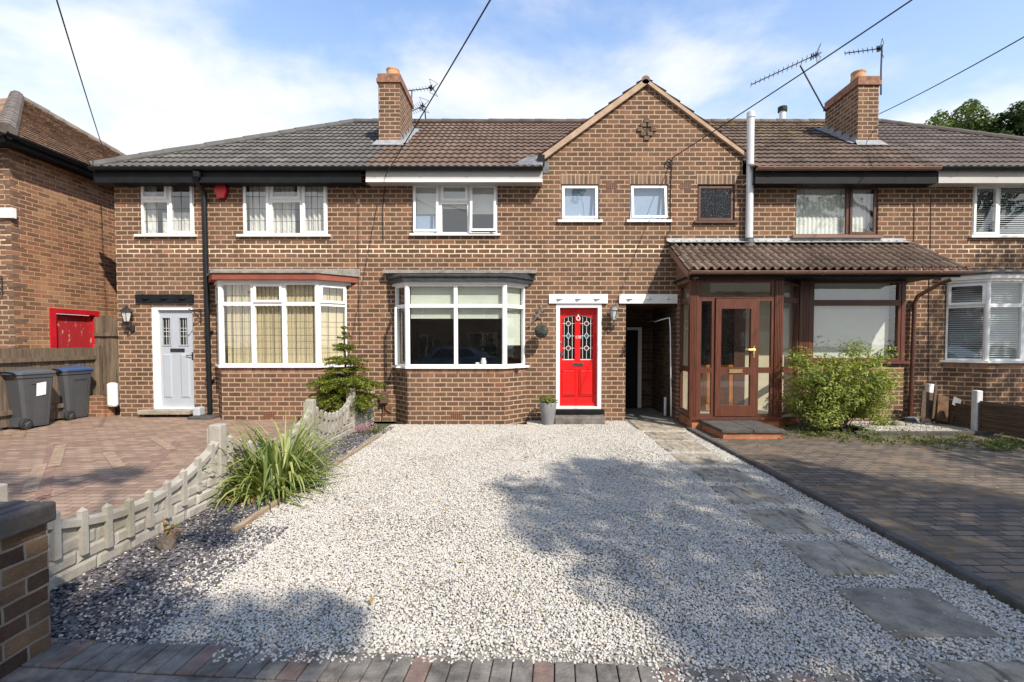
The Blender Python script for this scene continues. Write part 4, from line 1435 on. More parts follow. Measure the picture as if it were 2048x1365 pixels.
mb.build('letterbox', [M['chrome'], mat('dark_steel', (.12, .14, .16), .3, .1, 5, metal=.7)], dB)
mb = MB()
kz = fz(637)
mb.tube([fr.P(uc + .034 * math.sin(2 * math.pi * k / 16), kz + .04 * math.cos(2 * math.pi * k / 16), d1 + .02) for k in range(17)], .010, 6)
mb.lbox(fr, uc - .009, uc + .009, kz + .035, kz + .085, d1, d1 + .025)
mb.build('knocker', M['white_paint'], dB)
mb = MB()
hz = fz(709)
mb.lbox(fr, u0 + .015, u0 + .055, hz - .06, hz + .06, d1, d1 + .008)
mb.tube([fr.P(u0 + .035, hz + .01, d1), fr.P(u0 + .035, hz + .01, d1 + .05), fr.P(u0 + .10, hz - .005, d1 + .052)], .009, 8)
mb.build('handle', M['chrome'], dB)
mb = MB()
mb.lathe(fr.P(u0 + .035, fz(685), d1 + .01), [(.022, -.02), (.022, .02)], 12)
mb.build('lock', M['chrome'], dB)
tc_ = bpy.data.curves.new('house_number', 'FONT')
tc_.body = "178"
tc_.size = .085; tc_.extrude = .003; tc_.align_x = 'CENTER'; tc_.align_y = 'CENTER'
tmp = bpy.data.objects.new('lettering', tc_)
COL.objects.link(tmp)
bpy.context.view_layer.update()
nme = bpy.data.meshes.new_from_object(tmp.evaluated_get(bpy.context.evaluated_depsgraph_get()))
bpy.data.objects.remove(tmp)
nme.materials.clear(); nme.materials.append(M['white_paint'])
to = bpy.data.objects.new('house_number', nme)
COL.objects.link(to); to.parent = dB
p = fr.P(uc, fz(675), d1 + .006) - WO[dB.name]
to.location = p; to.rotation_euler = (math.pi / 2, 0, 0)
# threshold and lintel boards
def lintel_board(parent, px0, px1, py0, py1, mt, up=True):
    x0, x1, z0, z1 = rect(px0, px1, py0, py1)
    mb = MB()
    mb.lbox(FW, x0, x1, z0, z1, -.05, .035)
    zc = (z0 + z1) / 2
    for k in range(3):
        u = x0 + (x1 - x0) * (.18 + .32 * k)
        a, h, pr = .085, .036, .06
        P = FW.P
        c = P(u, zc, .035 + pr)
        q = [P(u - a, zc, .0351), P(u, zc + h, .0351), P(u + a, zc, .0351), P(u, zc - h, .0351)]
        for i in range(4):
            mb.quad(q[i], q[(i + 1) % 4], c)
    return mb.build('lintel', mt, parent, fix=False)
lintel_board(hB, 1098, 1215, 589, 607.5, M['white_paint'])
lintel_board(hB, 1238, 1354, 589, 607.5, M['white_paint'])
mb = MB()
x0, x1, _, _ = rect(1100, 1207, 800, 810)
zt_ = B_door[2]
mb.lbox(FW, fx(1100), fx(1207), zt_ - .085, zt_ - .002, -.12, .16)
mb.build('threshold', M['black_paint'], hB)
# stone step in front of the red door
mb = MB()
a, ya = G(1112, 853); b, yb = G(1211, 850)
mb.bbox(a - .02, b, 9.28, 9.66, -.02, .155, .025)
o = mb.build('doorstep', M['stone_dark']); props(o, "worn grey stone step below the red front door", 'step')

# grey door
w = A_door
def ax(px): return wx(px, 720)
def az(py): return wz(345, py)
fw = .07
u0, u1, z0, z1 = w[0] + fw + .055, w[1] - .03, w[2] + .05, w[3] - .09
d0, d1 = -.12, -.085
hl = [(ax(321), ax(336.5), az(690), az(636)), (ax(355), ax(371), az(690), az(636))]
mb = MB()
door_leaf(mb, fr, u0, u1, z0, z1, d0, d1, hl)
for a, b in ((ax(320), ax(338)), (ax(355), ax(374))):
    panel_bump(mb, fr, a, b, az(797), az(708), d1 + .002, .014, .026)
for h in hl:
    e = .022
    a, b, c, d = h
    for q in ((a - e, a, c - e, d + e), (b, b + e, c - e, d + e), (a, b, c - e, c), (a, b, d, d + e)):
        mb.lbox(fr, q[0], q[1], q[2], q[3], d1 + .001, d1 + .014)
dA = mb.build('front_door', M['door_grey'], hA)
fmb = MB()
a, b, c, d = w[0] + .002, w[1] - .002, w[2], w[3] - .002
fmb.lbox(fr, a, u0 - .006, c, d, -.14, -.03); fmb.lbox(fr, u1 + .006, b, c, d, -.14, -.03)
fmb.lbox(fr, u0 - .006, u1 + .006, z1 + .006, d, -.14, -.03); fmb.lbox(fr, u0 - .006, u1 + .006, c, c + .045, -.14, -.03)
fmb.build('frame', M['white'], dA)
mb = MB(); ld = MB()
for a, b, c, d in hl:
    mb.lquad(fr, a, b, c, d, d0 + .01)
    dl = d0 + .012
    for k in (.36, .68): ld.lbox(fr, a + (b - a) * k - .004, a + (b - a) * k + .004, c, d, dl, dl + .003)
    for k in (.32, .5, .62): ld.lbox(fr, a, b, c + (d - c) * k - .004, c + (d - c) * k + .004, dl, dl + .0035)
mb.build('glass', M['dark_glass'], dA); ld.build('leading', M['came'], dA)
mb = MB(); uc = (u0 + u1) / 2; z = az(701)
mb.lbox(fr, uc - .145, uc + .145, z - .035, z + .035, d1, d1 + .012)
mb.build('letterbox', M['iron'], dA)
mb = MB(); z = az(711)
mb.lbox(fr, u1 - .06, u1 - .025, z - .1, z + .06, d1, d1 + .008)
mb.tube([fr.P(u1 - .04, z, d1), fr.P(u1 - .04, z, d1 + .05), fr.P(u1 - .15, z, d1 + .05)], .009, 8)
mb.build('handle', M['iron'], dA)
lintel_board(hA, 273, 388, 589.5, 607, M['black_paint'])
mb = MB()
mb.bbox(ax(284), ax(387), D - .16, D + .02, A_door[2] - .09, A_door[2] - .003, .012)
mb.build('threshold', M['stone'], hA)
# downpipe from the gutter of the left house
mb = MB()
pxs = [(394, 352, YE - .03), (394, 364, YE + .05), (408, 386, D - .07), (411, 500, D - .07), (415, 650, D - .07), (420.5, 826, D - .07)]
pts = [(U(a, b, y)[0], y, U(a, b, y)[1]) for a, b, y in pxs]
mb.tube(pts, .048, 12)
mb.lathe((pts[0][0], pts[0][1], pts[0][2] - .03), [(.06, 0), (.075, .1)], 12)
for k in (.2, .5, .8):
    p = Vector(pts[3]).lerp(Vector(pts[5]), k)
    mb.box(p.x - .07, p.x + .07, D - .09, D - .001, p.z - .02, p.z + .02)
mb.build('downpipe', M['black'], hA, smooth=False)

# ------------------------------------------------------------------ passage door, pipes and hoses of the middle and right houses
mb = MB()
yp = 11.55
a, zt_ = U(1253, 655, yp); b, _ = U(1283, 655, yp)
mb.box(a, b, yp - .04, yp, zt_ - .07, zt_)
mb.box(b - .09, b, yp - .04, yp, .03, zt_ - .07)
fo = mb.build('passage_door', M['white_paint'], hB)
mb = MB(); mb.box(a, b - .09, yp - .02, yp + .01, .04, zt_ - .07)
mb.build('door_leaf', M['black_paint'], fo)
mb = MB()
xh = B_pass[1] - .13
mb.tube([(xh, D - .02, U(1345, 835, D)[1] + .02), (xh - .02, D - .03, 1.2), (xh - .03, D - .02, 1.9), (xh - .05, D - .02, U(1338, 636, D)[1]), (xh - .16, D + .15, 2.09), (xh - .2, D + .5, 2.06), (xh - .1, D + 1.0, 2.10), (xh - .05, 11.3, 2.1)], .012, 8)
o = mb.build('hose_pipe', M['white_paint'], smooth=True); props(o, "thin white pipe hanging beside the dark passage entrance", 'pipe')
mb = MB()
x, z = U(1325, 795, 10.2)
mb.tube([(x + .06, 10.2, .05), (x + .06, 10.2, z)], .03, 10)
mb.build('waste_pipe', M['steel'], hB)
mb = MB()
xf = U(1500, 350, D - .1)[0]
zt_, zb_ = U(1500, 224, D - .1)[1], U(1500, 482, D - .1)[1]
mb.lathe((xf, D - .1, 0), [(.07, zb_), (.07, zt_ - .12), (.08, zt_ - .12), (.08, zt_ - .02), (.06, zt_)], 20)
mb.box(xf - .1, xf + .1, D - .12, D, (zb_ + zt_) / 2 - .15, (zb_ + zt_) / 2 - .13)
fl = mb.build('flue_pipe', M['steel'], hC, smooth=False)
mb = MB(); mb.lathe((xf, D - .1, 0), [(.14, zb_ - .14), (.085, zb_ + .02), (.085, zb_ + .05)], 16)
mb.build('flue_boot', mat('dark_lead', (.06, .063, .07), .6, .2, 9, .3, 20), fl)
mb = MB()
x, z = U(1565, 215, 13.8)
mb.lathe((x, 13.8, 0), [(.085, z - .8), (.085, z - .1)], 16)
mb.mi = 1; mb.lathe((x, 13.8, 0), [(.125, z - .12), (.125, z), (.08, z + .02)], 16)
mb.build('roof_vent', [M['steel'], M['black']], hC)

# ------------------------------------------------------------------ porch of the right house
PY = 8.75
pxl = U(1388, 650, PY)[0]; pxr = U(1557, 650, PY)[0]
zpl = U(1450, 834, PY)[1]; zhd = U(1450, 560, PY)[1]; ztr = U(1450, 597, PY)[1]; zmd = U(1450, 741, PY)[1]
porch = thing('porch', ((pxl + 8) / 2, D - .5, 0), "brown glazed lean-to porch with tiled roof and open plan windows beside the passage", 'porch')
porch['label'] = "brown framed glass porch under a tiled lean-to roof, right of the passage"
PL = Fr((XBC + .03, D, 0), (pxl - XBC - .03, PY - D, 0), (-1, -.05, 0))
PF = Fr((pxl, PY, 0), (1, 0, 0), (0, -1, 0))
pr0, pr1 = Vector((pxr, PY, 0)), Vector((cw[0] - .05, CW_Y, 0))
ur = (pr1 - pr0).normalized()
PRr = Fr(pr0, ur, (ur.y, -ur.x, 0))
LP, LR = (Vector((pxl, PY, 0)) - Vector((XBC + .03, D, 0))).length, (pr1 - pr0).length
win = Win(PL)
ck = dict(d0=-.06, d1=0.0, bw=.05)
rows = ((zpl, zmd), (zmd, ztr), (ztr, zhd))
for za, zb in rows: win.cell(.0, LP - .06, za, zb, **ck)
win.fr = PRr
for za, zb in rows: win.cell(.06, LR - .02, za, zb, **ck)
win.fr = PF
def pu(px): return U(px, 690, PY)[0] - pxl
W = pxr - pxl
win.cell(.08, W - .08, ztr, zhd, **ck)
for a, b in ((.08, pu(1429)), (pu(1512), W - .08)):
    win.cell(a, b, zpl, zmd, **ck); win.cell(a, b, zmd, ztr, **ck)
# posts with ribs
for u in (0.0, W):
    win.frame.lbox(PF, u - .075, u + .075, zpl - .02, zhd, -.09, .02)
    for k in (-.045, -.015, .015, .045):
        win.frame.lbox(PF, u + k - .007, u + k + .007, zpl, zhd, .0201, .027)
win.frame.lbox(PF, -.1, W + .1, zhd, zhd + .06, -.1, .0)
pf = win.build(porch, M['brown_frame'], name='frame')
# the door
mb = MB()
a, b = pu(1429) + .01, pu(1512) - .01
c, d = zpl + .02, ztr - .01
gz = [(U(1460, 811, PY)[1], U(1460, 750, PY)[1]), (U(1460, 735, PY)[1], U(1460, 618, PY)[1])]
fw = .1
f0, f1 = -.04, .03
mb.lbox(PF, a, a + fw, c, d, f0, f1); mb.lbox(PF, b - fw, b, c, d, f0, f1)
zz_ = [c, gz[0][0], gz[0][1], gz[1][0], gz[1][1], d]
for k in (0, 2, 4): mb.lbox(PF, a + fw, b - fw, zz_[k], zz_[k + 1], f0, f1)
pd = mb.build('door', M['brown_frame'], porch)
mb = MB()
for g0, g1 in gz: mb.lquad(PF, a + fw, b - fw, g0, g1, 0)
mb.build('pane', M['glass'], pd)
mb = MB(); um = (a + b) / 2; zq = (gz[0][1] + gz[1][0]) / 2
mb.lbox(PF, um - .12, um + .12, zq - .035, zq + .035, f1, f1 + .012)
mb.build('letterbox', M['brass'], pd)
mb = MB(); zq = U(1510, 703, PY)[1]
mb.lbox(PF, b - .06, b - .025, zq - .12, zq + .1, f1, f1 + .01)
mb.tube([PF.P(b - .042, zq + .03, f1), PF.P(b - .042, zq + .03, f1 + .05), PF.P(b - .16, zq + .03, f1 + .055)], .011, 8)
mb.build('handle', M['brass'], pd)
# plinth, cill, floor, inner wall and inner door
mb = MB()
mb.prism([(XBC + .03, D, -.02), (pxl - .03, PY - .03, -.02), (pxr + .03, PY - .03, -.02), (pr1.x + .03, pr1.y - .0, -.02), (pr1.x + .03, D, -.02)], (0, 0, zpl - .045 + .02))
mb.build('plinth', M['brick_porch'], porch, fix=True)
mb = MB()
mb.prism([(XBC + .02, D, zpl - .045), (pxl - .08, PY - .08, zpl - .045), (pxr + .06, PY - .08, zpl - .045), (pr1.x + .05, pr1.y - .03, zpl - .045), (pr1.x + .05, D, zpl - .045)], (0, 0, .045))
mb.build('sill', M['brown_frame'], porch, fix=True)
mb = MB()
mb.box(XBC + .04, pr1.x, D - .03, D - .006, zpl, zhd + .1)
mb.build('inner_wall', M['cream_wall'], porch)
mb = MB()
a, b = U(1404, 700, D - .03)[0] - .02, U(1466, 700, D - .03)[0]
mb.box(a, b, D - .075, D - .031, zpl, zpl + .92)
for k in (.28, .72):
    c = a + (b - a) * k
    panel_bump(mb, Fr((0, D - .075, 0), (1, 0, 0), (0, -1, 0)), c - .13, c + .13, zpl + .12, zpl + .82, 0.001, .014, .03)
ob = mb.build('inner_door', M['orange_door'], porch)
mb = MB(); mb.box(a, b, D - .07, D - .031, zpl + .92, zhd - .25)
mb.build('glass', M['dark_glass'], ob)
mb = MB(); mb.box(b, b + .22, D - .09, D - .031, zpl, zhd - .2)
mb.build('door_post', M['brown_dark'], ob)
mb = MB(); mb.box(pxl + .02, pr1.x - .3, PY + .02, D - .01, zpl + .001, zpl + .008)
mb.build('floor_mat', mat('pale_floor_tile', (.42, .40, .36), .5, .1, 6.), porch)
# lean-to roof
PE = 8.48
rx0, rx1 = U(1377, 545, PE)[0], U(1938, 545, PE)[0]
rze = U(1600, 540, PE)[1]; rzt = U(1600, 487, D)[1]
al2 = math.atan((rzt - rze) / (D - PE)); L2 = (D - PE) / math.cos(al2)
ptt = 8.19
mb = MB()
tile_roof(mb, (0, PE, rze), (1, 0, 0), (0, math.cos(al2), math.sin(al2)), (0, -math.sin(al2), math.cos(al2)),
          lambda v, k: rx0, lambda v, k: rx1, L2, course=.345, wave=.155, amp=.05, lift=.022, step=.0155, prof='pan', jit=.005)
proof = mb.build('roof', M['tile_porch'], porch)
mb = MB()
n2 = Vector((0, -math.sin(al2), math.cos(al2))); v2 = Vector((0, math.cos(al2), math.sin(al2)))
for i in range(5):
    x0 = rx0 - .03 + (rx1 - .15 - rx0) * i / 5; x1 = rx0 - .03 + (rx1 - .15 - rx0) * (i + 1) / 5 + .01
    o_ = .002 * (i % 2)
    t = Vector((0, PE, rze)) + v2 * L2
    lo = t - v2 * .2 + n2 * .09
    mb.quad((x0, lo.y, lo.z + o_), (x1, lo.y, lo.z + o_), (x1, D - .012, rzt + .045 + o_), (x0, D - .012, rzt + .045 + o_))
    mb.quad((x0, D - .012, rzt + .045 + o_), (x1, D - .012, rzt + .045 + o_), (x1, D - .004, rzt + .1), (x0, D - .004, rzt + .1))
mb.build('flashing', M['lead'], proof)
mb = MB()
a = Vector((rx0 + .04, PE + .04, rze - .03)); b = a + v2 * (L2 - .03)
mb.prism([a, b, b - n2 * .13, a - n2 * .1], (-.03, 0, 0))
mb.build('verge_board', M['brown_gutter'], proof, fix=True)
mb = MB()
gutter_mesh(mb, rx0 + .02, rx1, PE - .02, rze - .03, .055, .68)
mb.build('gutter', M['brown_gutter'], proof)
mb = MB()
mb.box(rx0 + .08, rx1 - .1, PE + .05, PE + .075, zhd + .02, rze - .02)
mb.box(pxl - .1, rx1 - .1, PE + .075, D - .01, zhd + .062, zhd + .082)
mb.build('fascia', M['black_paint'], porch)
mb = MB()
mb.prism([(pxl - .03, D - .006, zhd + .0), (pxl - .03, PE + .06, zhd + .0), (pxl - .03, PE + .06, rze - .03), (pxl - .03, D - .006, rzt - .04)], (.03, 0, 0))
mb.build('side_panel', M['brown_gutter'], porch, fix=True)
# the big window beside the porch with its brick base
cf = Fr((0, CW_Y, 0), (1, 0, 0), (0, -1, 0))
mb = MB()
mb.box(cw[0] - .05, cw[1] + .02, CW_Y, D - .004, -.03, cw[2] - .06)
mb.build('wall', M['brick'], porch)
win = Win(cf)
def cu(px): return U(px, 650, CW_Y)[0]
ztw = U(1700, 606, CW_Y)[1]
ck = dict(d0=-.08, d1=-.0, bw=.055)
win.cell(cu(1622), cw[1] - .06, cw[2], ztw, **ck)
win.cell(cu(1622), cw[1] - .06, ztw, cw[3], **ck)
win.frame.lbox(cf, cw[0] - .04, cu(1622) - .002, cw[2], cw[3], -.1, .01)
win.frame.lbox(cf, cw[1] - .058, cw[1] + .02, cw[2], cw[3], -.1, .01)
for k in (-.05, 0, .05): win.frame.lbox(cf, (cw[0] + cu(1622)) / 2 + k - .008, (cw[0] + cu(1622)) / 2 + k + .008, cw[2], cw[3], .011, .017)
win.frame.box(cw[1] + .0, cw[1] + .02, CW_Y + .101, D - .01, cw[2], cw[3])
wf = win.build(porch, M['brown_frame'])
mb = MB(); mb.box(cw[0] - .04, cw[1] + .07, CW_Y - .06, CW_Y + .1, cw[2] - .058, cw[2] - .002)
mb.build('sill', M['brown_frame'], wf)
vblind(wf, cf, cu(1624), cw[1] - .18, cw[2] + .01, cw[3], -.17, M['blind_white'], ang=.1)
# gallows bracket and downpipe at the right end
mb = MB()
xb = cw[1] + .1
mb.box(xb - .05, xb + .05, D - .07, D - .002, zhd - .75, zhd + .06)
mb.build('bracket', M['black_paint'], porch)
mb = MB()
dx_ = wx(1818)
mb.tube([(dx_ + .42, D - .45, zhd + .07), (dx_ + .30, D - .32, zhd - .0), (dx_ + .06, D - .12, zhd - .22), (dx_ + .03, D - .08, zhd - .36), (dx_, D - .08, .12)], .04, 10)
mb.build('downpipe', M['brown_dark'], porch)
# brick step with dark slabs before the porch door
stp = thing('porch_step', (4.0, 8.4, 0), "low brick step topped with dark slabs before the porch door", 'step')
x0, y0 = G(1444, 883); x1, _ = G(1570, 883)
mb = MB(); mb.box(x0 + .03, x1 - .02, y0 + .03, PY - .04, -.02, .125)
mb.build('base', M['brick_porch'], stp)
mb = MB(); xm = (x0 + x1) / 2
mb.bbox(x0, xm - .004, y0, PY - .035, .131, .19, .01); mb.bbox(xm + .004, x1, y0, PY - .035, .131, .19, .01)
mb.build('slab', M['kerb'], stp)

# ------------------------------------------------------------------ the neighbour at the left
EX = -9.5
EY = PX(27, 600, EX)[0]
EEX = -9.2
EYE = EY - .3
eze = PX(100, 304, EEX)[1] + .03
w4 = 4.0
hE = thing('neighbouring_house', (-12.0, 12.5, .1), "orange-red brick house at far left with an old clay tiled roof", 'house')
mb = MB()
mb.quad((-17, EY, 0), (EX, EY, 0), (EX, EY, eze - .05), (-17, EY, eze - .05))
mb.build('wall', M['brick'], hE)
mb = MB()
FE = Fr((EX, EY, 0), (0, 1, 0), (1, 0, 0))
ry0, rz0 = PX(98, 616, EX); ry1, _ = PX(196, 616, EX)
holed_wall(mb, FE, 0.0, 8.0, 0.0, eze - .05, [(ry0 - EY, ry1 - EY, 0.0, rz0, .15)])
mb.build('side_wall', M['brick_red'], hE)
mb = MB()
for k in range(30):
    z = .1 + k * .17
    if z > eze - .3: break
    mb.box(EX - .11, EX + .002, EY - .002, EY + (.22 if k % 2 else .11), z, z + .08)
mb.build('corner_bricks', mat('dark_quoin_brick', (.15, .092, .062), .9, .25, 9., .3, 50), hE)
mb = MB()
t35 = math.tan(R(33.5)); a35 = R(33.5)
Ls = w4 / math.cos(a35)
tile_roof(mb, (EEX, EYE, eze), (0, 1, 0), (-math.cos(a35), 0, math.sin(a35)), (math.sin(a35), 0, math.cos(a35)),
          lambda v, k: v * math.cos(a35), lambda v, k: 8.0 - v * math.cos(a35), Ls, course=.19, wave=.165, amp=.008, lift=.034, prof='flat', step=.0275, jit=.006)
az_ = eze + w4 * t35
ap = (EEX - w4, EYE + w4, az_)
mb.quad((-17, EYE, eze), (EEX, EYE, eze), ap, (-17 + w4 - .2, EYE + w4, az_))
mb.quad((EEX, EYE + 8, eze), (-17, EYE + 8, eze), (-17 + w4 - .2, EYE + w4 + .01, az_), ap)
rE = mb.build('roof', M['tile_clay'], hE)
mb = MB()
cap_tiles(mb, (EEX, EYE, eze + .03), (ap[0], ap[1], ap[2] + .03), .14, .3)
cap_tiles(mb, (EEX, EYE + 8, eze + .02), (ap[0], ap[1], ap[2] + .03), .09, .3)
mb.build('hip_tiles', mat('grey_hip_tile', (.16, .135, .115), .9, .3, 4., .3, 30), rE)
mb = MB()
n = 10; r = .055
for i in range(n):
    t0, t1 = math.pi * i / n, math.pi * (i + 1) / n
    mb.quad((EEX + .05 + r * math.cos(t0), EYE - .1, eze - .02 - r * math.sin(t0)), (EEX + .05 + r * math.cos(t0), EYE + 8, eze - .02 - r * math.sin(t0)), (EEX + .05 + r * math.cos(t1), EYE + 8, eze - .02 - r * math.sin(t1)), (EEX + .05 + r * math.cos(t1), EYE - .1, eze - .02 - r * math.sin(t1)))
gutter_mesh(mb, -17, EEX, EYE - .05, eze - .02)
mb.build('gutter', M['black'], hE)
mb = MB()
mb.box(EEX - .06, EEX - .03, EYE + .0, EYE + 8, eze - .16, eze - .02)
mb.box(EX, EEX - .061, EYE + .0, EYE + 8, eze - .155, eze - .135)
mb.box(-17, EEX - .031, EYE - .005, EYE + .02, eze - .16, eze - .02)
mb.box(-17, EX, EYE + .021, EY, eze - .155, eze - .135)
mb.build('fascia', M['black_paint'], hE)
zs1, zs0 = U(10, 416, EY - .04)[1], U(10, 436, EY - .04)[1]
mb = MB(); mb.box(-11.5, U(26, 425, EY - .04)[0], EY - .05, EY + .02, zs0, zs1)
mb.build('sill', M['white_paint'], hE)
# red side door behind the fence
mb = MB()
mb.lbox(FE, ry0 - EY, ry0 - EY + .12, 0, rz0 - .002, -.12, .02); mb.lbox(FE, ry1 - EY - .09, ry1 - EY, 0, rz0 - .002, -.12, .02)
mb.lbox(FE, ry0 - EY + .12, ry1 - EY - .09, rz0 - .1, rz0 - .002, -.12, .02)
rd = mb.build('side_door', mat('glossy_red_paint', (.50, .012, .022), .35, .1, 5.), hE)
mb = MB()
n = 6
for k in range(n):
    a = ry0 - EY + .12 + (ry1 - ry0 - .21) * k / n; b = ry0 - EY + .12 + (ry1 - ry0 - .21) * (k + 1) / n - .008
    mb.lbox(FE, a, b, 0.05, rz0 - .11, -.10, -.075)
def peeling():
    m, nt, b = new_mat('peeling_paint')
    g = N(nt)
    p = g.n('ShaderNodeTexCoord').outputs['Object']
    mp = g.n('ShaderNodeMapping'); mp.inputs['Scale'].default_value = (6, 6, 2.2); g.l(p, mp.inputs[0])
    f = g.maprange(g.noise(mp.outputs[0], 1.6, 6., .7), .60, .64)
    g.l(g.mix(f, (.36, .02, .026), (.55, .33, .27)), b.inputs['Base Color'])
    b.inputs['Roughness'].default_value = .6
    return m
mb.build('plank_panel', peeling(), rd)
# iron hanging-basket bracket on the neighbour's front
def basket_bracket(name, P, u, n, h, reach, mt, label, sc=1.0):
    """wall bracket: vertical bar, arm, curled brace"""
    P, u, n = Vector(P), Vector(u), Vector(n)
    mb = MB()
    up = Vector((0, 0, 1))
    mb.tube([P + up * h, P - up * h], .012 * sc, 6)
    mb.tube([P + up * h * .75, P + up * h * .78 + n * reach, P + up * h * .95 + n * (reach + .03), P + up * h * .9 + n * (reach + .06)], .010 * sc, 6)
    mb.tube([P - up * h * .6, P - up * h * .1 + n * reach * .35, P + up * h * .7 + n * reach * .8], .009 * sc, 6)
    mb.tube([P + up * h, P + up * h * 1.12 + n * .03, P + up * h * 1.05 + n * .06], .009 * sc, 6)
    mb.tube([P - up * h, P - up * h * 1.12 + n * .03, P - up * h * 1.05 + n * .06], .009 * sc, 6)
    o = mb.build(name, mt)
    return props(o, label, 'bracket')
x, z = U(6, 572, EY)
basket_bracket('basket_bracket', (x, EY - .015, z), (1, 0, 0), (0, -1, 0), .16, .25, M['iron'], "black iron basket bracket on the neighbouring house at the far left edge")
x, z = wx(407, 632), U(407, 632, D)[1]
basket_bracket('basket_bracket', (wx(403, 632), D - .015, z), (1, 0, 0), (0, -1, 0), .12, .3, M['iron'], "black iron basket bracket beside the pale grey front door")

# ------------------------------------------------------------------ lanterns, alarm, boxes
def lantern(px, py, Y, label, mt, sc=1.0):
    x, z = U(px, py, Y - .15)
    t = thing('wall_lantern', (x, D, z), label, 'lantern')
    mb = MB()
    mb.lathe((x, D - .012, z - .20 * sc), [(.03, -.06), (.045, -.05), (.045, .05), (.03, .06)], 10)
    mb.tube([(x, D - .02, z - .2 * sc), (x, D - .09, z - .22 * sc), (x, D - .15, z - .18 * sc), (x, D - .15, z - .1 * sc)], .014, 8)
    mb.build('arm', mt, t)
    mb = MB()
    n = 6; yc = D - .15
    for k in range(n):
        a = 2 * math.pi * k / n
        mb.tube([(x + .04 * sc * math.cos(a), yc + .04 * sc * math.sin(a), z - .1 * sc), (x + .075 * sc * math.cos(a), yc + .075 * sc * math.sin(a), z + .06 * sc)], .006, 4)
    mb.lathe((x, yc, z), [(.03 * sc, -.12 * sc), (.048 * sc, -.1 * sc), (.045 * sc, -.09 * sc)], 6)
    mb.lathe((x, yc, z), [(.09 * sc, .06 * sc), (.085 * sc, .075 * sc), (.06 * sc, .11 * sc), (.03 * sc, .13 * sc), (.012 * sc, .14 * sc), (.016 * sc, .155 * sc), (.004, .18 * sc)], 6)
    mb.build('lamp_housing', mt, t)
    mb = MB()
    mb.lathe((x, yc, z), [(.037 * sc, -.09 * sc), (.07 * sc, .058 * sc)], 6)
    mb.build('lamp_glass', mat('clear_lamp_glass', (.55, .56, .54), .12, .2, 20.), t)
lantern(253.5, 632, D, "black wall lantern on the brickwork left of the grey door", M['iron'], 1.25)
lantern(1228, 628, D, "antique silver wall lantern between the red door and the passage", mat('pewter', (.17, .165, .155), .4, .2, 12., metal=.6), 1.2)
x, z = U(440, 382, D - .08)
al_ = thing('alarm_box', (x, D, z), "red burglar alarm box under the eaves beside the black downpipe", 'alarm box')
mb = MB()
c = [(x - .075, z + .13), (x + .09, z + .13), (x + .125, z + .02), (x + .07, z - .14), (x - .06, z - .14), (x - .11, z + .02)]
mb.prism([(p[0], D - .085, p[1]) for p in c], (0, .075, 0))
mb.build('cover', M['alarm'], al_, fix=True)
mb = MB()
c2 = [(x + (p[0] - x) * 1.08, z + (p[1] - z) * 1.08) for p in c]
mb.prism([(p[0], D - .02, p[1]) for p in c2], (0, .018, 0))
mb.build('back_plate', M['black'], al_, fix=True)
# meter box left of middle bay
a, b, c, d = rect(763, 777, 784, 806)
mb = MB(); mb.bbox(a, b, D - .12, D - .003, c, d, .01)
mb.mi = 0
mb.tube([((a + b) / 2, D - .06, c), ((a + b) / 2 - .02, D - .05, c - .12), ((a + b) / 2 - .06, D - .03, c - .35)], .009, 6)
mb.tube([((a + b) / 2, D - .06, c), ((a + b) / 2 + .05, D - .05, c - .12), ((a + b) / 2 + .13, D - .03, c - .2)], .009, 6)
o = mb.build('junction_box', mat('brown_box', (.12, .075, .05), .5, .1, 5.)); props(o, "small brown box with hanging wires low beside the middle bay", 'box')
a, b, c, d = rect(227, 244, 765, 815, D + .05)
mb = MB(); mb.bbox(a - .03, b - .02, D - .1, D + .02, c + .02, d, .05)
o = mb.build('meter_cabinet', M['white_paint']); props(o, "rounded white meter cabinet low at the corner of the left house", 'meter box')
x, z = U(395, 815, D - .15)
mb = MB(); mb.bbox(x - .07, x + .07, D - .2, D - .02, DRIVE_Z + .04, DRIVE_Z + .21, .02)
o = mb.build('floor_socket', mat('pale_grey_box', (.42, .44, .47), .5, .05, 4.)); props(o, "small pale grey box on the ground right of the grey door", 'box')
mb = MB()
x, _ = U(408, 835, D - .25)
mb.bbox(x - .25, x + .22, D - .38, D - .03, DRIVE_Z - .03, DRIVE_Z + .045, .01)
o = mb.build('drain_cover', M['kerb']); props(o, "dark slab drain cover at the foot of the black downpipe", 'drain cover')
# wire ball and lizard on the wall
BD = .28
x, z = U(1083, 663, D - BD)
t = thing('topiary_ball', (x, D, z), "grey-green woven ball hanging on the wall left of the red door", 'decoration')
mb = MB()
rr = .132
for k in range(150):
    a, b2 = rnd.uniform(0, 6.28), math.acos(rnd.uniform(-1, 1))
    c = Vector((math.sin(b2) * math.cos(a), math.sin(b2) * math.sin(a), math.cos(b2)))
    tt = c.orthogonal().normalized(); tt.rotate(Matrix.Rotation(rnd.uniform(0, 6.28), 3, c))
    pts = []
    for j in range(5):
        an = (j - 2) * .28
        pts.append(Vector((x, D - BD, z)) + (c * math.cos(an) + tt * math.sin(an)) * rr * rnd.uniform(.93, 1.03))
    mb.tube(pts, .0065, 4)
bm = bmesh.new(); bmesh.ops.create_icosphere(bm, subdivisions=3, radius=rr * .93)
mb.mesh([v.co + Vector((x, D - BD, z)) for v in bm.verts], [[v.index for v in f.verts] for f in bm.faces]); bm.free()
mb.build('ball', M['moss_ball'], t)
mb = MB()
mb.tube([(x, D, z + .13), (x, D - .1, z + .2), (x, D - BD + .02, z + .19), (x, D - BD, z + .13)], .006, 6)
mb.build('hook', M['iron'], t)
mb = MB()
P = lambda px, py: Vector((U(px, py, D - .03)[0], D - .035, U(px, py, D - .03)[1]))
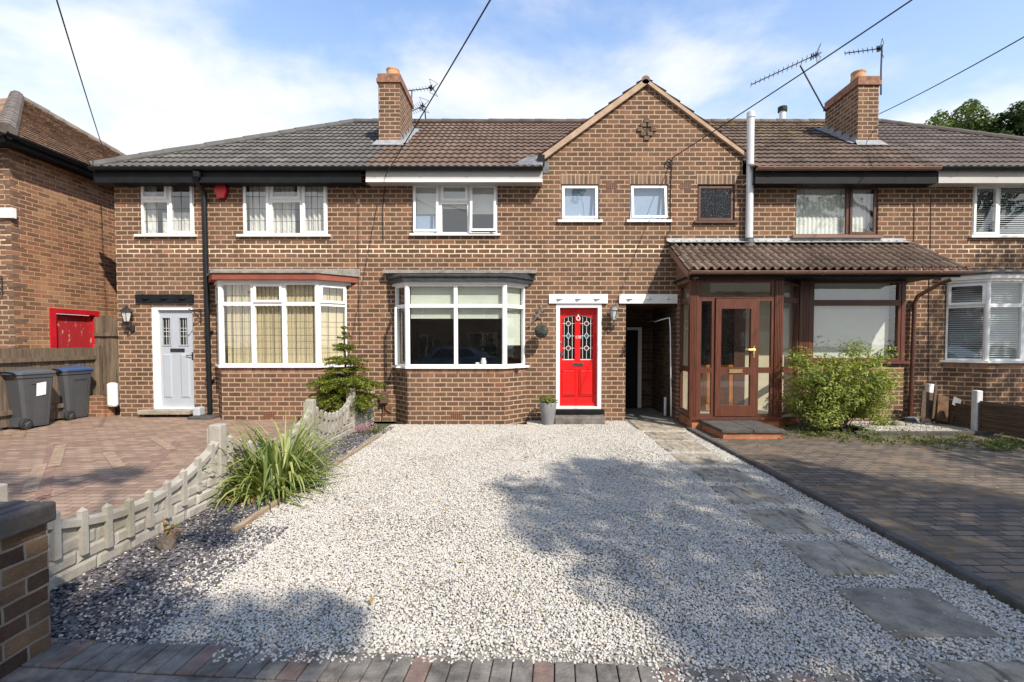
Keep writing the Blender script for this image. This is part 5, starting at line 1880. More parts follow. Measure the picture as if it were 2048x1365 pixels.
body = [P(1083, 611), P(1082, 616), P(1080, 621), P(1078, 627), P(1074, 634), P(1068, 641), P(1062, 647), P(1059, 652)]
mb.tube(body, [.018, .026, .03, .036, .034, .014, .011, .018], 8)
for i, (dx, dz) in ((2, (.07, .02)), (2, (-.07, -.02)), (4, (.07, .0)), (4, (-.05, .06))):
    mb.tube([body[i], body[i] + Vector((dx, -.01, dz)), body[i] + Vector((dx * 1.3, .01, dz - .04))], .010, 5)
o = mb.build('wall_ornament', mat('pewter_ornament', (.22, .20, .18), .45, .4, 25., .4, 40, metal=.4)); props(o, "small pewter lizard-like ornament on the wall above the woven ball", 'ornament')
# planter
x, y = G(1096, 852)
y = 9.3; x = U(1096, 830, y)[0]
t = thing('planter', (x, y, 0), "tall grey tapered planter with leafy succulents left of the red door", 'planter')
mb = MB()
mb.lathe((x, y, 0), [(.105, 0), (.12, .03), (.165, .38), (.17, .43), (.16, .445), (.145, .43), (.14, .38)], 28, cap=True)
mb.build('pot', M['pot_grey'], t, smooth=True)
def leaf_arrays(C, size, aspect=.5, up=.3, seed=1, nrm=None):
    r = np.random.RandomState(seed)
    n = len(C)
    nn = r.normal(size=(n, 3)); nn[:, 2] = np.abs(nn[:, 2]) + up
    if nrm is not None: nn = nn * .6 + nrm
    nn /= np.linalg.norm(nn, axis=1)[:, None]
    t = np.cross(nn, r.normal(size=(n, 3))); t /= np.linalg.norm(t, axis=1)[:, None] + 1e-9
    b = np.cross(nn, t)
    s = (size * r.uniform(.6, 1.35, n))[:, None]
    V = np.stack([C - t * s * .5, C + b * s * aspect * .5 + nn * s * .06, C + t * s * .5 - nn * s * .08, C - b * s * aspect * .5 + nn * s * .06], axis=1)
    return V
def leaf_object(name, V, mt, parent=None, label=None, cat=None, kind=None, group=None):
    n = len(V)
    if parent is not None:
        wo = np.array(WO[parent.name])
    else:
        f = V.reshape(-1, 3)
        wo = np.array([(f[:, 0].min() + f[:, 0].max()) / 2, (f[:, 1].min() + f[:, 1].max()) / 2, f[:, 2].min()])
    me = bpy.data.meshes.new(name)
    me.vertices.add(n * 4); me.loops.add(n * 4); me.polygons.add(n)
    me.vertices.foreach_set("co", (V.reshape(-1, 3) - wo).astype(np.float32).ravel())
    me.loops.foreach_set("vertex_index", np.arange(n * 4, dtype=np.int32))
    me.polygons.foreach_set("loop_start", np.arange(0, n * 4, 4, dtype=np.int32))
    me.polygons.foreach_set("loop_total", np.full(n, 4, dtype=np.int32))
    me.materials.append(mt)
    me.update(calc_edges=True)
    o = bpy.data.objects.new(name, me); COL.objects.link(o)
    WO[o.name] = Vector(wo)
    if parent is not None: o.parent = parent
    else: o.location = wo
    return props(o, label, cat, group, kind)
nr = np.random.RandomState(11)
C = np.column_stack([x + nr.normal(0, .085, 420), y + nr.normal(0, .085, 420), .45 + np.abs(nr.normal(0, .05, 420))])
leaf_object('foliage', leaf_arrays(C, np.full(420, .05), .55, .5, 3), M['leaf_pot'], t)

# ------------------------------------------------------------------ bins
def wheelie_bin(px, py, rot, label, lidmat, note=False):
    gx_, gy_ = G(px, py, DRIVE_Z - .01)
    t = thing('wheelie_bin', (gx_, gy_, DRIVE_Z - .01), label, 'bin', 'wheelie bins by the fence')
    Mx = Matrix.Translation((gx_, gy_, DRIVE_Z - .01)) @ Matrix.Rotation(rot, 4, 'Z')
    def B():
        m = MB(); m.M = Mx; return m
    # local: wheels at +x (back), width along y
    mb = B()
    def ringp(z, hx, hy, ox, ch):
        return [(ox + sx * (hx - cx), sy * (hy - cy), z) for sx, sy, cx, cy in
                ((1, 1, 0, ch), (1, 1, ch, 0), (-1, 1, ch, 0), (-1, 1, 0, ch), (-1, -1, 0, ch), (-1, -1, ch, 0), (1, -1, ch, 0), (1, -1, 0, ch))]
    prof = [(.03, .195, .19, -.01, .03), (.08, .205, .20, -.01, .035), (.5, .24, .225, .0, .04), (.90, .275, .25, .01, .045), (.905, .29, .265, .01, .045), (.965, .295, .27, .01, .045)]
    rings = [ringp(*p) for p in prof]
    verts = [v for r_ in rings for v in r_]
    faces = [tuple(range(8))[::-1], tuple((len(rings) - 1) * 8 + k for k in range(8))]
    for i in range(len(rings) - 1):
        for k in range(8):
            faces.append((i * 8 + k, i * 8 + (k + 1) % 8, (i + 1) * 8 + (k + 1) % 8, (i + 1) * 8 + k))
    mb.mesh(verts, faces)
    # moulded ribs and panel lines on the sides
    for sy in (-1, 1):
        for (xa, xb) in ((-.12, -.10), (.09, .11)):
            p = [(xa, sy * .199, .12), (xb, sy * .199, .12), (xb * 1.25, sy * .2445, .8), (xa * 1.25, sy * .2445, .8)]
            q = [(a_, b_ + sy * .012, c_) for a_, b_, c_ in p]
            mb.box8(p[:2] + [q[1], q[0]] + [p[3], p[2], q[2], q[3]])
        p = [(-.125, sy * .2435, .79), (.125, sy * .2435, .79), (.13, sy * .247, .83), (-.13, sy * .247, .83)]
        q = [(a_, b_ + sy * .012, c_) for a_, b_, c_ in p]
        mb.box8(p[:2] + [q[1], q[0]] + [p[3], p[2], q[2], q[3]])
    for sx in (-1,):
        p = [(-.235, -.1, .12), (-.235, .1, .12), (-.27, .12, .6), (-.27, -.12, .6)]
    # axle housing
    mb.box(.12, .24, -.19, .19, .05, .2)
    mb.build('body', M['bin'], t, fix=True)
    mb = B()
    lr = [ringp(.967, .31, .285, .01, .05), ringp(1.0, .31, .285, .01, .05), ringp(1.03, .25, .23, .0, .06), ringp(1.05, .15, .14, -.02, .05)]
    verts = [v for r_ in lr for v in r_]
    faces = [tuple(range(8))[::-1], tuple(24 + k for k in range(8))]
    for i in range(3):
        for k in range(8): faces.append((i * 8 + k, i * 8 + (k + 1) % 8, (i + 1) * 8 + (k + 1) % 8, (i + 1) * 8 + k))
    mb.mesh(verts, faces)
    ld_ = mb.build('lid', lidmat, t, fix=True)
    mb = B()
    mb.tube([(.30, -.2, .95), (.36, -.2, 1.0), (.37, -.1, 1.01), (.37, .1, 1.01), (.36, .2, 1.0), (.30, .2, .95)], .016, 8)
    mb.build('handle', M['black'], ld_)
    for sy in (-1, 1):
        mb = B()
        n = 20
        prof = [(.03, -.03), (.085, -.03), (.098, -.018), (.098, .018), (.085, .03), (.03, .03)]
        vv, ff = [], []
        for k in range(n):
            a = 2 * math.pi * k / n
            for r_, d_ in prof: vv.append((.2 + r_ * math.cos(a), sy * .225 + d_, .1 + r_ * math.sin(a)))
        for k in range(n):
            k2 = (k + 1) % n
            for j in range(5): ff.append((k * 6 + j, k * 6 + j + 1, k2 * 6 + j + 1, k2 * 6 + j))
        mb.mesh(vv, ff)
        wh = mb.build('wheel', M['rubber'], t, fix=True)
        mb = B()
        vv = [(.2, sy * (.225 + .032), .1)] + [(.2 + .058 * math.cos(2 * math.pi * k / n), sy * (.225 + .026), .1 + .058 * math.sin(2 * math.pi * k / n)) for k in range(n)]
        mb.mesh(vv, [(0, 1 + k, 1 + (k + 1) % n) for k in range(n)])
        for k in range(5):
            a = 2 * math.pi * k / 5
            mb.tube([(.2, sy * .256, .1), (.2 + .055 * math.cos(a), sy * .253, .1 + .055 * math.sin(a))], .008, 4)
        mb.build('hub', M['bin'], wh)
    if note:
        mb = B()
        p = [(.04, .2285, .57), (-.11, .2285, .59), (-.11, .246, .82), (.04, .244, .80)]
        mb.quad(*[(a_, b_ + .016, c_) for a_, b_, c_ in p])
        q = [(a_, b_ + .0155, c_) for a_, b_, c_ in p]
        mb.quad(*q[::-1])
        mb.build('paper_notice', M['paper'], t)
    return t
wheelie_bin(57, 855, R(-98), "dark grey wheelie bin with a white paper notice on its side", M['bin_lid'], True)
wheelie_bin(140, 838, R(-95), "dark grey wheelie bin with a blue lid nearest the wooden gate", M['bin_blue'])

from mathutils import noise as mnoise
# ------------------------------------------------------------------ ground, drives, edging
FXL = -3.10                                # line of the concrete fence
KX = 3.0                                   # kerb between the gravel and the dark drive
def sheet(name, pts, mt, kind='structure'):
    mb = MB(); mb.quad(*pts)
    return props(mb.build(name, mt), kind=kind)
sheet('ground', [(-150, -150, -.06), (150, -150, -.06), (150, 150, -.06), (-150, 150, -.06)], M['lawn'])
sheet('road', [(-90, -11, -.052), (90, -11, -.052), (90, -2.2, -.052), (-90, -2.2, -.052)], M['asphalt'])
mb = MB(); mb.box(-90, 90, -2.2, .6, -.058, .004)
props(mb.build('pavement', paving_mat('pavement_slabs', [(0, (.2, .19, .175)), (1, (.27, .26, .24))], (.1, .1, .09), .6, .45, .006)), kind='structure')
# border of bricks on end across the mouth of the drive
mb = MB()
n = 66
ea, eb = Vector((-2.62, 2.55, 0)), Vector((3.3, 2.14, 0))
L = (eb - ea).length; d = (eb - ea) / L; pn = Vector((-d.y, d.x, 0))
x = 0.0; k = 0
redset = {2, 9, 14, 20, 26, 32, 38, 45, 51}
while x < L:
    w = .103 + rnd.uniform(-.003, .003)
    mb.mi = 1 if k in redset else 0
    p = ea + d * x
    z = rnd.uniform(-.003, .004)
    mm = MB()
    mm.bbox(.003, w - .003, -.215, 0, -.05, .012 + z, .006)
    Mx = Matrix.Translation(p) @ Matrix.Rotation(math.atan2(d.y, d.x), 4, 'Z')
    mb.mesh([Mx @ v for v in mm.v], mm.f)
    x += w; k += 1
mb.mi = 2
q0, q1 = ea - pn * .22, eb - pn * .22
mb.quad((q0.x, q0.y, .002), (q1.x, q1.y, .002), (eb.x, eb.y, .002), (ea.x, ea.y, .002))
mb.mi = 0
for r_ in range(1, 8):
    for i in range(28):
        mm = MB(); mm.bbox(.003, .212, -.1, -.003, -.05, .008 + rnd.uniform(-.003, .003), .005)
        p = ea - pn * (.218 + .103 * (r_ - 1)) + d * (i * .215 + (.1 if r_ % 2 else 0))
        Mx = Matrix.Translation(p) @ Matrix.Rotation(math.atan2(d.y, d.x), 4, 'Z')
        mb.mesh([Mx @ v for v in mm.v], mm.f)
props(mb.build('kerb_border', [M['border_grey'], M['border_red'], M['soil']]), kind='structure')
# left drive: red block paving, rising slightly to the house
mb = MB()
z1 = DRIVE_Z
mb.quad((-30, .6, .012), (FXL - .04, .6, .012), (FXL - .04, D + .02, z1), (-30, D + .02, z1))
mb.quad((-30, D + .02, z1), (XA0 + .02, D + .02, z1), (XA0 + .02, 17, z1), (-30, 17, z1))
def dz(y): return .012 + (z1 - .012) * (y - .6) / (D + .02 - .6)
def strip(p0, p1, w, mi, seg=.2):
    p0, p1 = Vector(p0 + (0,)), Vector(p1 + (0,))
    L = (p1 - p0).length; d = (p1 - p0) / L; q = Vector((-d.y, d.x, 0))
    n = max(1, int(L / seg)); mb.mi = mi
    for i in range(n):
        a, b = p0 + d * (L * i / n + .004), p0 + d * (L * (i + 1) / n - .004)
        c = [a - q * w / 2, b - q * w / 2, b + q * w / 2, a + q * w / 2]
        mb.quad(*[(v.x, v.y, dz(v.y) + (.008 if mi == 1 else .004)) for v in c])
g = lambda px, py: G(px, py, .06)
strip(g(108, 935), g(122, 893), .12, 1); strip(g(216, 907), g(240, 937), .12, 1); strip(g(308, 880), g(345, 902), .12, 1); strip(g(58, 985), g(82, 930), .12, 1)
strip(g(84, 1000), g(105, 893), .12, 2, .1); strip(g(290, 945), g(355, 885), .12, 2, .1); strip(g(105, 893), g(312, 872), .12, 2, .1); strip(g(70, 1000), g(215, 955), .12, 2, .1)
props(mb.build('left_driveway', [M['pave_red'], M['pave_cream'], M['pave_rose']]), kind='structure')
# right drive: dark block paving
mb = MB()
mb.quad((KX + .05, .6, .03), (30, .6, .03), (30, 8.05, .03), (KX + .05, 8.05, .03))
mb.quad((KX + .05, 8.05, .03), (pxr + .9, 8.05, .03), (pxr + .9, D, .03), (KX + .05, D, .03))
props(mb.build('right_driveway', M['pave_dark']), kind='structure')
mb = MB()
y = 1.2
while y < 8.7:
    l = .9
    mb.bbox(KX - .03, KX + .055, y + .003, min(y + l, 8.72) - .003, -.05, .062 + rnd.uniform(-.004, .004), .014)
    y += l
props(mb.build('kerb', M['kerb']), kind='structure')
mb = MB()
mb.quad((B_pass[0] - .02, 8.6, .006), (XBC, 8.6, .006), (XBC, 11.7, .006), (B_pass[0] - .02, 11.7, .006))
props(mb.build('path', mat('concrete_path', (.21, .195, .17), .85, .2, 3., .4, 30)), kind='structure')

# stepping stones
stones = []
fronts = [(842, 864), (866, 883.5), (884.5, 906), (910, 934), (938, 968), (974, 1013), (1021, 1074), (1085, 1157), (1179, 1285), (1325, 1480)]
slab_labels = ["broad pale slab at the passage mouth, first of the stepping stones", "second stepping stone from the passage, sunlit pale slab", "third stepping stone from the passage, sunlit worn slab",
               "fourth stepping stone from the passage, half in tree shade", "fifth stepping stone from the passage, grey slab amid shaded gravel", "sixth stepping stone from the passage, plain grey slab",
               "seventh stepping stone from the passage, riven slab with fine ridges", "eighth stepping stone from the passage, riven slab with long dark ridges", "large dark smooth stepping stone, second nearest the brick border",
               "nearest stepping stone cut off at the bottom edge beside the brick border"]
sx = [(2.12, 3.0), (2.12, 2.86), (2.1, 2.76), (2.09, 2.72), (2.09, 2.69), (2.07, 2.67), (2.06, 2.66), (2.05, 2.65), (2.02, 2.62), (2.0, 2.60)]
for i, ((ya, yb), (xa, xb)) in enumerate(zip(fronts, sx)):
    y1 = G(1300, ya)[1]; y0 = G(1300, yb)[1]
    if i == 9: y0 = y1 - .62
    mb = MB()
    mb.M = Matrix.Translation(((xa + xb) / 2, (y0 + y1) / 2, 0)) @ Matrix.Rotation(R(rnd.uniform(-1.5, 1.5)), 4, 'Z')
    mb.bbox(-(xb - xa) / 2, (xb - xa) / 2, -(y1 - y0) / 2 + .02, (y1 - y0) / 2 - .02, -.03, .024, .012)
    o = mb.build('stepping_stone', M['slab_dark'] if i == 8 else M['slab'])
    props(o, slab_labels[i], 'paving slab', 'stepping stones in the gravel')
    stones.append((xa, xb, y0 + .02, y1 - .02))

# ------------------------------------------------------------------ loose stones (geometry nodes: nobody could count them)
def stone_scatter(name, rects, holes, base_mat, layers, label=None, z=0.0, front=False, base=True):
    xs = sorted(set(sum([[r_[0], r_[1]] for r_ in rects + holes], [])))
    ys = sorted(set(sum([[r_[2], r_[3]] for r_ in rects + holes], [])))
    mb = MB()
    for i in range(len(xs) - 1):
        for j in range(len(ys) - 1):
            cx_, cy_ = (xs[i] + xs[i + 1]) / 2, (ys[j] + ys[j + 1]) / 2
            if not any(r_[0] < cx_ < r_[1] and r_[2] < cy_ < r_[3] for r_ in rects): continue
            if any(r_[0] < cx_ < r_[1] and r_[2] < cy_ < r_[3] for r_ in holes): continue
            nx_, ny_ = max(1, int((xs[i + 1] - xs[i]) / .11)), max(1, int((ys[j + 1] - ys[j]) / .11))
            for a_ in range(nx_):
                for b_ in range(ny_):
                    xa_, xb_ = xs[i] + (xs[i + 1] - xs[i]) * a_ / nx_, xs[i] + (xs[i + 1] - xs[i]) * (a_ + 1) / nx_
                    ya_, yb_ = ys[j] + (ys[j + 1] - ys[j]) * b_ / ny_, ys[j] + (ys[j + 1] - ys[j]) * (b_ + 1) / ny_
                    mb.quad((xa_, ya_, z), (xb_, ya_, z), (xb_, yb_, z), (xa_, yb_, z))
    o = mb.build(name, base_mat, origin=(0, 0, 0))
    props(o, kind='stuff')
    ng = bpy.data.node_groups.new(name, 'GeometryNodeTree')
    ng.interface.new_socket('Geometry', in_out='INPUT', socket_type='NodeSocketGeometry')
    ng.interface.new_socket('Geometry', in_out='OUTPUT', socket_type='NodeSocketGeometry')
    nn = lambda t, **k: (lambda x: ([setattr(x, a, b) for a, b in k.items()], x)[1])(ng.nodes.new(t))
    lk = ng.links.new
    gi, go = nn('NodeGroupInput'), nn('NodeGroupOutput')
    jn = nn('GeometryNodeJoinGeometry')
    if base: lk(gi.outputs[0], jn.inputs[0])
    for si, (dens, shape, smin, smax, mt, field, flat, zlift) in enumerate(layers):
        dp = nn('GeometryNodeDistributePointsOnFaces')
        lk(gi.outputs[0], dp.inputs['Mesh'])
        dp.inputs['Seed'].default_value = si + 3
        if front:
            ps0 = nn('GeometryNodeInputPosition'); sp0 = nn('ShaderNodeSeparateXYZ'); lk(ps0.outputs[0], sp0.inputs[0])
            ma = nn('ShaderNodeMath', operation='MULTIPLY_ADD'); lk(sp0.outputs[0], ma.inputs[0]); ma.inputs[1].default_value = .41 / 5.92; lk(sp0.outputs[1], ma.inputs[2])
            cmp_ = nn('ShaderNodeMath', operation='GREATER_THAN'); lk(ma.outputs[0], cmp_.inputs[0]); cmp_.inputs[1].default_value = 2.55 - 2.62 * .41 / 5.92 + .022
            lk(cmp_.outputs[0], dp.inputs['Selection'])
        if field is None:
            dp.inputs['Density'].default_value = dens
        else:
            # density falls off across x: edge wobbles with noise
            x0, x1, ysl = field
            ps = nn('GeometryNodeInputPosition'); sp = nn('ShaderNodeSeparateXYZ'); lk(ps.outputs[0], sp.inputs[0])
            nz = nn('ShaderNodeTexNoise'); nz.inputs['Scale'].default_value = 2.2; lk(ps.outputs[0], nz.inputs['Vector'])
            m1 = nn('ShaderNodeMath', operation='MULTIPLY_ADD'); lk(nz.outputs[0], m1.inputs[0]); m1.inputs[1].default_value = .5; lk(sp.outputs[0], m1.inputs[2])
            m3 = nn('ShaderNodeMath', operation='MULTIPLY_ADD'); lk(sp.outputs[1], m3.inputs[0]); m3.inputs[1].default_value = ysl; lk(m1.outputs[0], m3.inputs[2])
            mr = nn('ShaderNodeMapRange'); lk(m3.outputs[0], mr.inputs[0])
            mr.inputs[1].default_value = x0; mr.inputs[2].default_value = x1; mr.inputs[3].default_value = 0; mr.inputs[4].default_value = dens
            nz2 = nn('ShaderNodeTexNoise'); nz2.inputs['Scale'].default_value = 1.1; lk(ps.outputs[0], nz2.inputs['Vector'])
            mr2 = nn('ShaderNodeMapRange'); lk(nz2.outputs[0], mr2.inputs[0])
            mr2.inputs[1].default_value = .36; mr2.inputs[2].default_value = .5; mr2.inputs[3].default_value = .45; mr2.inputs[4].default_value = 1.0
            mm_ = nn('ShaderNodeMath', operation='MULTIPLY'); lk(mr.outputs[0], mm_.inputs[0]); lk(mr2.outputs[0], mm_.inputs[1])
            lk(mm_.outputs[0], dp.inputs['Density'])
        ic = nn('GeometryNodeMeshIcoSphere'); ic.inputs['Radius'].default_value = 1.0; ic.inputs['Subdivisions'].default_value = shape
        if shape == 1:
            sh = ic.outputs[0]
        else:
            spn = nn('GeometryNodeSetPosition'); lk(ic.outputs[0], spn.inputs[0])
            nz = nn('ShaderNodeTexNoise'); nz.inputs['Scale'].default_value = 1.1
            vs_ = nn('ShaderNodeVectorMath', operation='SUBTRACT'); lk(nz.outputs['Color'], vs_.inputs[0]); vs_.inputs[1].default_value = (.5, .5, .5)
            v2_ = nn('ShaderNodeVectorMath', operation='SCALE'); lk(vs_.outputs[0], v2_.inputs[0]); v2_.inputs[3].default_value = .9
            lk(v2_.outputs[0], spn.inputs['Offset'])
            ss = nn('GeometryNodeSetShadeSmooth'); lk(spn.outputs[0], ss.inputs[0]); sh = ss.outputs[0]
        sm = nn('GeometryNodeSetMaterial'); lk(sh, sm.inputs[0]); sm.inputs['Material'].default_value = mt
        iop = nn('GeometryNodeInstanceOnPoints'); lk(dp.outputs['Points'], iop.inputs['Points']); lk(sm.outputs[0], iop.inputs['Instance'])
        rv = nn('FunctionNodeRandomValue', data_type='FLOAT_VECTOR'); rv.inputs[0].default_value = (-.45, -.45, 0); rv.inputs[1].default_value = (.45, .45, 6.28)
        lk(rv.outputs[0], iop.inputs['Rotation'])
        rs = nn('FunctionNodeRandomValue', data_type='FLOAT_VECTOR'); rs.inputs[0].default_value = (smin, smin * .75, smin * flat); rs.inputs[1].default_value = (smax, smax * .8, smax * flat)
        rs.inputs['Seed'].default_value = 5
        lk(rs.outputs[0], iop.inputs['Scale'])
        tr = nn('GeometryNodeTranslateInstances')
        lk(iop.outputs[0], tr.inputs[0])
        rz_ = nn('FunctionNodeRandomValue', data_type='FLOAT_VECTOR'); rz_.inputs[0].default_value = (0, 0, 0); rz_.inputs[1].default_value = (0, 0, zlift); rz_.inputs['Seed'].default_value = 9
        lk(rz_.outputs[0], tr.inputs['Translation']); tr.inputs['Local Space'].default_value = False
        lk(tr.outputs[0], jn.inputs[0])
    lk(jn.outputs[0], go.inputs[0])
    md = o.modifiers.new('stones', 'NODES'); md.node_group = ng
    return o
M['gravel_base'] = mat('gravel_bed', (.33, .305, .26), .95, .5, 60., .8, 90)
bay_hole = [(bB['w0'] - .02, bB['w1'] + .02, YF - .02, D + .1), (.38, 1.56, 9.26, D + .1)]
EDX = -2.48
gravel_rects = [(-2.62, KX - .03, 2.2, D)]
pave_edge = []
stone_scatter('gravel', gravel_rects, stones + bay_hole + [(B_pass[0], KX + .2, 8.72, D + .1), (-3, -2.6, 2.2, 2.5)], M['gravel_base'],
              [(6600, 2, .006, .0105, M['pebble'], (-2.0, -1.68, .08), .66, .012), (1700, 2, .007, .0125, M['pebble'], (-1.95, -1.7, .08), .62, .018)], z=.002, front=True)
M['slate_base'] = mat('slate_bed', (.06, .055, .06), .95, .4, 60., .8, 90)
stone_scatter('slate_chippings', [(FXL + .03, -2.05, 2.5, 9.0)], [(-2.46, -1.7, 4.1, 9.1)], M['slate_base'],
              [(2600, 1, .009, .021, M['slate'], None, .28, .015), (170, 2, .007, .013, M['pebble'], None, .55, .02)], z=.006)
stone_scatter('gravel_bed', [(6.2, 8.0, 8.25, 9.4)], [], M['gravel_base'], [(2200, 2, .009, .017, M['pebble'], None, .6, .02)], z=.035)
stone_scatter('stray_pebbles', stones[1:], [], M['gravel_base'], [(26, 2, .006, .0105, M['pebble'], None, .62, .002)], z=.026, base=False)
# timber edging boards
mb = MB()
a0, a1 = G(469, 1068), G(640, 953)
b0, b1 = G(668, 935), G(757, 877)
for p, q in ((a0, a1), (b0, b1)):
    v = Vector((q[0] - p[0], q[1] - p[1], 0)); L = v.length
    mb.M = Matrix.Translation((p[0], p[1], 0)) @ Matrix.Rotation(math.atan2(v.y, v.x), 4, 'Z')
    mb.bbox(0, L, -.022, .022, -.02, .055, .006)
mb.M = None
o = mb.build('timber_edging', M['timber']); props(o, "weathered timber edging board between slate chippings and white gravel", 'edging')
# concrete kerb in front of the right-hand gravel bed
mb = MB(); mb.bbox(5.7, 8.9, 8.12, 8.2, -.02, .085, .01)
props(mb.build('kerb', M['kerb']), kind='structure')

# ------------------------------------------------------------------ concrete fence with scooped panels
cfence = thing('concrete_fence', (FXL, 6.0, 0), "pale concrete fence of scooped picket panels along the red drive", 'fence')
posts = [PY_ for PY_ in (2.72, G(447, 1006)[1], G(630, 909)[1], G(722, 866)[1])]
for i, y in enumerate(posts):
    mb = MB()
    mb.bbox(FXL - .06, FXL + .06, y - .055, y + .055, -.03, .80, .012)
    mb.bbox(FXL - .085, FXL - .062, y - .05, y + .05, -.03, .76, .008)
    mb.build('post', M['concrete'], cfence)
def panel(y0, y1, top0, top1, low, npk):
    mb = MB()
    n = 90
    L = y1 - y0
    def top(t):
        base = top0 + (top1 - top0) * t
        s = math.sin(math.pi * t) ** .8
        return base - (base - low) * s
    # body: front face with rock-faced blocks (lower part), smooth picket band above
    rr_ = random.Random(int(y0 * 100))
    rows = 4
    vv, ff = [], []
    nz = 42
    blk = {}
    for i in range(n + 1):
        t = i / n
        zt = top(t)
        for j in range(nz + 1):
            z = min(-.02 + .02 * j, zt)
            key = (int((t * L + (.15 if int(z / .1) % 2 else 0)) / .30), int(z / .1))
            if key not in blk: blk[key] = rr_.uniform(.005, .016)
            fz_ = (z / .1) % 1.0; fy = ((t * L + (.15 if int(z / .1) % 2 else 0)) / .30) % 1.0
            edge = min(fz_, 1 - fz_) < .11 or min(fy, 1 - fy) < .045
            d_ = 0 if edge else blk[key] + .0035 * mnoise.noise(Vector((t * L * 14, z * 14, y0)))
            if z > .30 and z > zt - .24 and abs(t - .5) < .34: d_ = 0
            vv.append((FXL + .016 + d_, y0 + t * L, z))
    for i in range(n):
        for j in range(nz):
            a = i * (nz + 1) + j
            ff.append((a, a + nz + 1, a + nz + 2, a + 1))
    k = len(vv)
    for i in range(n + 1):
        vv.append((FXL - .022, y0 + i / n * L, -.02)); vv.append((FXL - .022, y0 + i / n * L, top(i / n)))
    for i in range(n):
        a = k + i * 2
        ff.append((a, a + 1, a + 3, a + 2))
        ff.append((i * (nz + 1) + nz, (i + 1) * (nz + 1) + nz, a + 3, a + 1))
    mb.mesh(vv, ff)
    # moulded top rail following the scoop
    for i in range(n):
        t0, t1 = i / n, (i + 1) / n
        ya, yb, za, zb = y0 + t0 * L, y0 + t1 * L, top(t0), top(t1)
        mb.box8([(FXL + .018, ya, za - .065), (FXL + .046, ya, za - .05), (FXL + .046, yb, zb - .05), (FXL + .018, yb, zb - .065),
                 (FXL - .03, ya, za + .006), (FXL + .046, ya, za - .004), (FXL + .046, yb, zb - .004), (FXL - .03, yb, zb + .006)])
    # pickets with pointed heads
    for i in range(npk):
        t = (i + .5) / npk
        y = y0 + t * L; z = top(t)
        w = min(.022, L / npk * .28)
        zb_ = max(.12, z - .25)
        mb.box8([(FXL + .02, y - w, zb_), (FXL + .053, y - w, zb_), (FXL + .053, y + w, zb_), (FXL + .02, y + w, zb_),
                 (FXL + .012, y - w, z + .055), (FXL + .053, y - w, z + .055), (FXL + .053, y + w, z + .055), (FXL + .012, y + w, z + .055)])
        c = (FXL + .032, y, z + .082)
        q = [(FXL + .012, y - w, z + .0551), (FXL + .053, y - w, z + .0551), (FXL + .053, y + w, z + .0551), (FXL + .012, y + w, z + .0551)]
        for m_ in range(4): mb.quad(q[m_], q[(m_ + 1) % 4], c)
    return mb.build('panel', M['concrete'], cfence)
panel(posts[0] + .05, posts[1] - .05, .58, .64, .345, 10)
panel(posts[1] + .05, posts[2] - .05, .64, .65, .38, 11)
panel(posts[2] + .05, posts[3] - .05, .65, .66, .43, 10)
panel(posts[3] + .05, 9.62, .66, .62, .46, 6)

# ------------------------------------------------------------------ brick gate pier in the left foreground
pier = thing('brick_pillar', (-2.8, 2.3, 0), "rustic brown brick pillar with dark coping in the left foreground", 'pillar')
_, y1p = G(99, 1296)
xr = PX(92, 1003, -2.55)[0]
xp = -2.52
y1p = PX(98, 1150, xp)[0]
ztp = PX(94, 1003, xp)[1]
mb = MB(); mb.box(xp - .46, xp, y1p - .5, y1p, -.05, ztp - .11)
mb.build('shaft', M['brick_pillar'], pier)
mb = MB()
for i in range(7):
    a = xp - .51 + i * .078
    mb.bbox(a + .002, a + .076, y1p - .53, y1p + .022, ztp - .108 + .0, ztp + rnd.uniform(-.004, .004), .014)
mb.build('coping', mat('engineering_brick', (.062, .054, .05), .6, .35, 6., .4, 30), pier)
# cut stump with a few shoots beside the fence
x, y = G(335, 1098)
t = thing('tree_stump', (x, y, 0), "small cut stump with a green shoot in the slate chippings", 'stump')
mb = MB()
bms = bmesh.new(); bmesh.ops.create_icosphere(bms, subdivisions=3, radius=1)
for v_ in bms.verts:
    nz_ = .45 * mnoise.noise(v_.co * 1.8 + Vector((5, 2, 1))) + .18 * mnoise.noise(v_.co * 5)
    v_.co = Vector((x + v_.co.x * .075 * (1 + nz_), y + v_.co.y * .06 * (1 + nz_), .035 + v_.co.z * .085 * (1 + nz_)))
mb.mesh([v_.co.copy() for v_ in bms.verts], [[q_.index for q_ in f_.verts] for f_ in bms.faces]); bms.free()
mb.tube([(x + .03, y, .05), (x + .085, y, .11), (x + .10, y - .01, .15)], [.03, .02, .014], 7)
mb.build('trunk', mat('grey_bark', (.105, .085, .066), .9, .3, 14., .6, 30), t)
C = np.array([(x + rnd.uniform(-.05, .07), y + rnd.uniform(-.05, .05), .12 + rnd.uniform(0, .10)) for _ in range(9)])
leaf_object('foliage', leaf_arrays(C, np.full(len(C), .07), .5, .4, 5), M['leaf_pot'], t)
mb = MB()
for k in range(3):
    p = Vector((x + .02 * k, y, .1))
    pts = [p + Vector((.02 * j * (k - .5), 0, .05 * j - .006 * j * j * k)) for j in range(4)]
    mb.tube(pts, [.012, .012, .01, .003], 5)
mb.build('shoot', mat('rust_shoot', (.26, .12, .07), .7, .2, 20.), t)

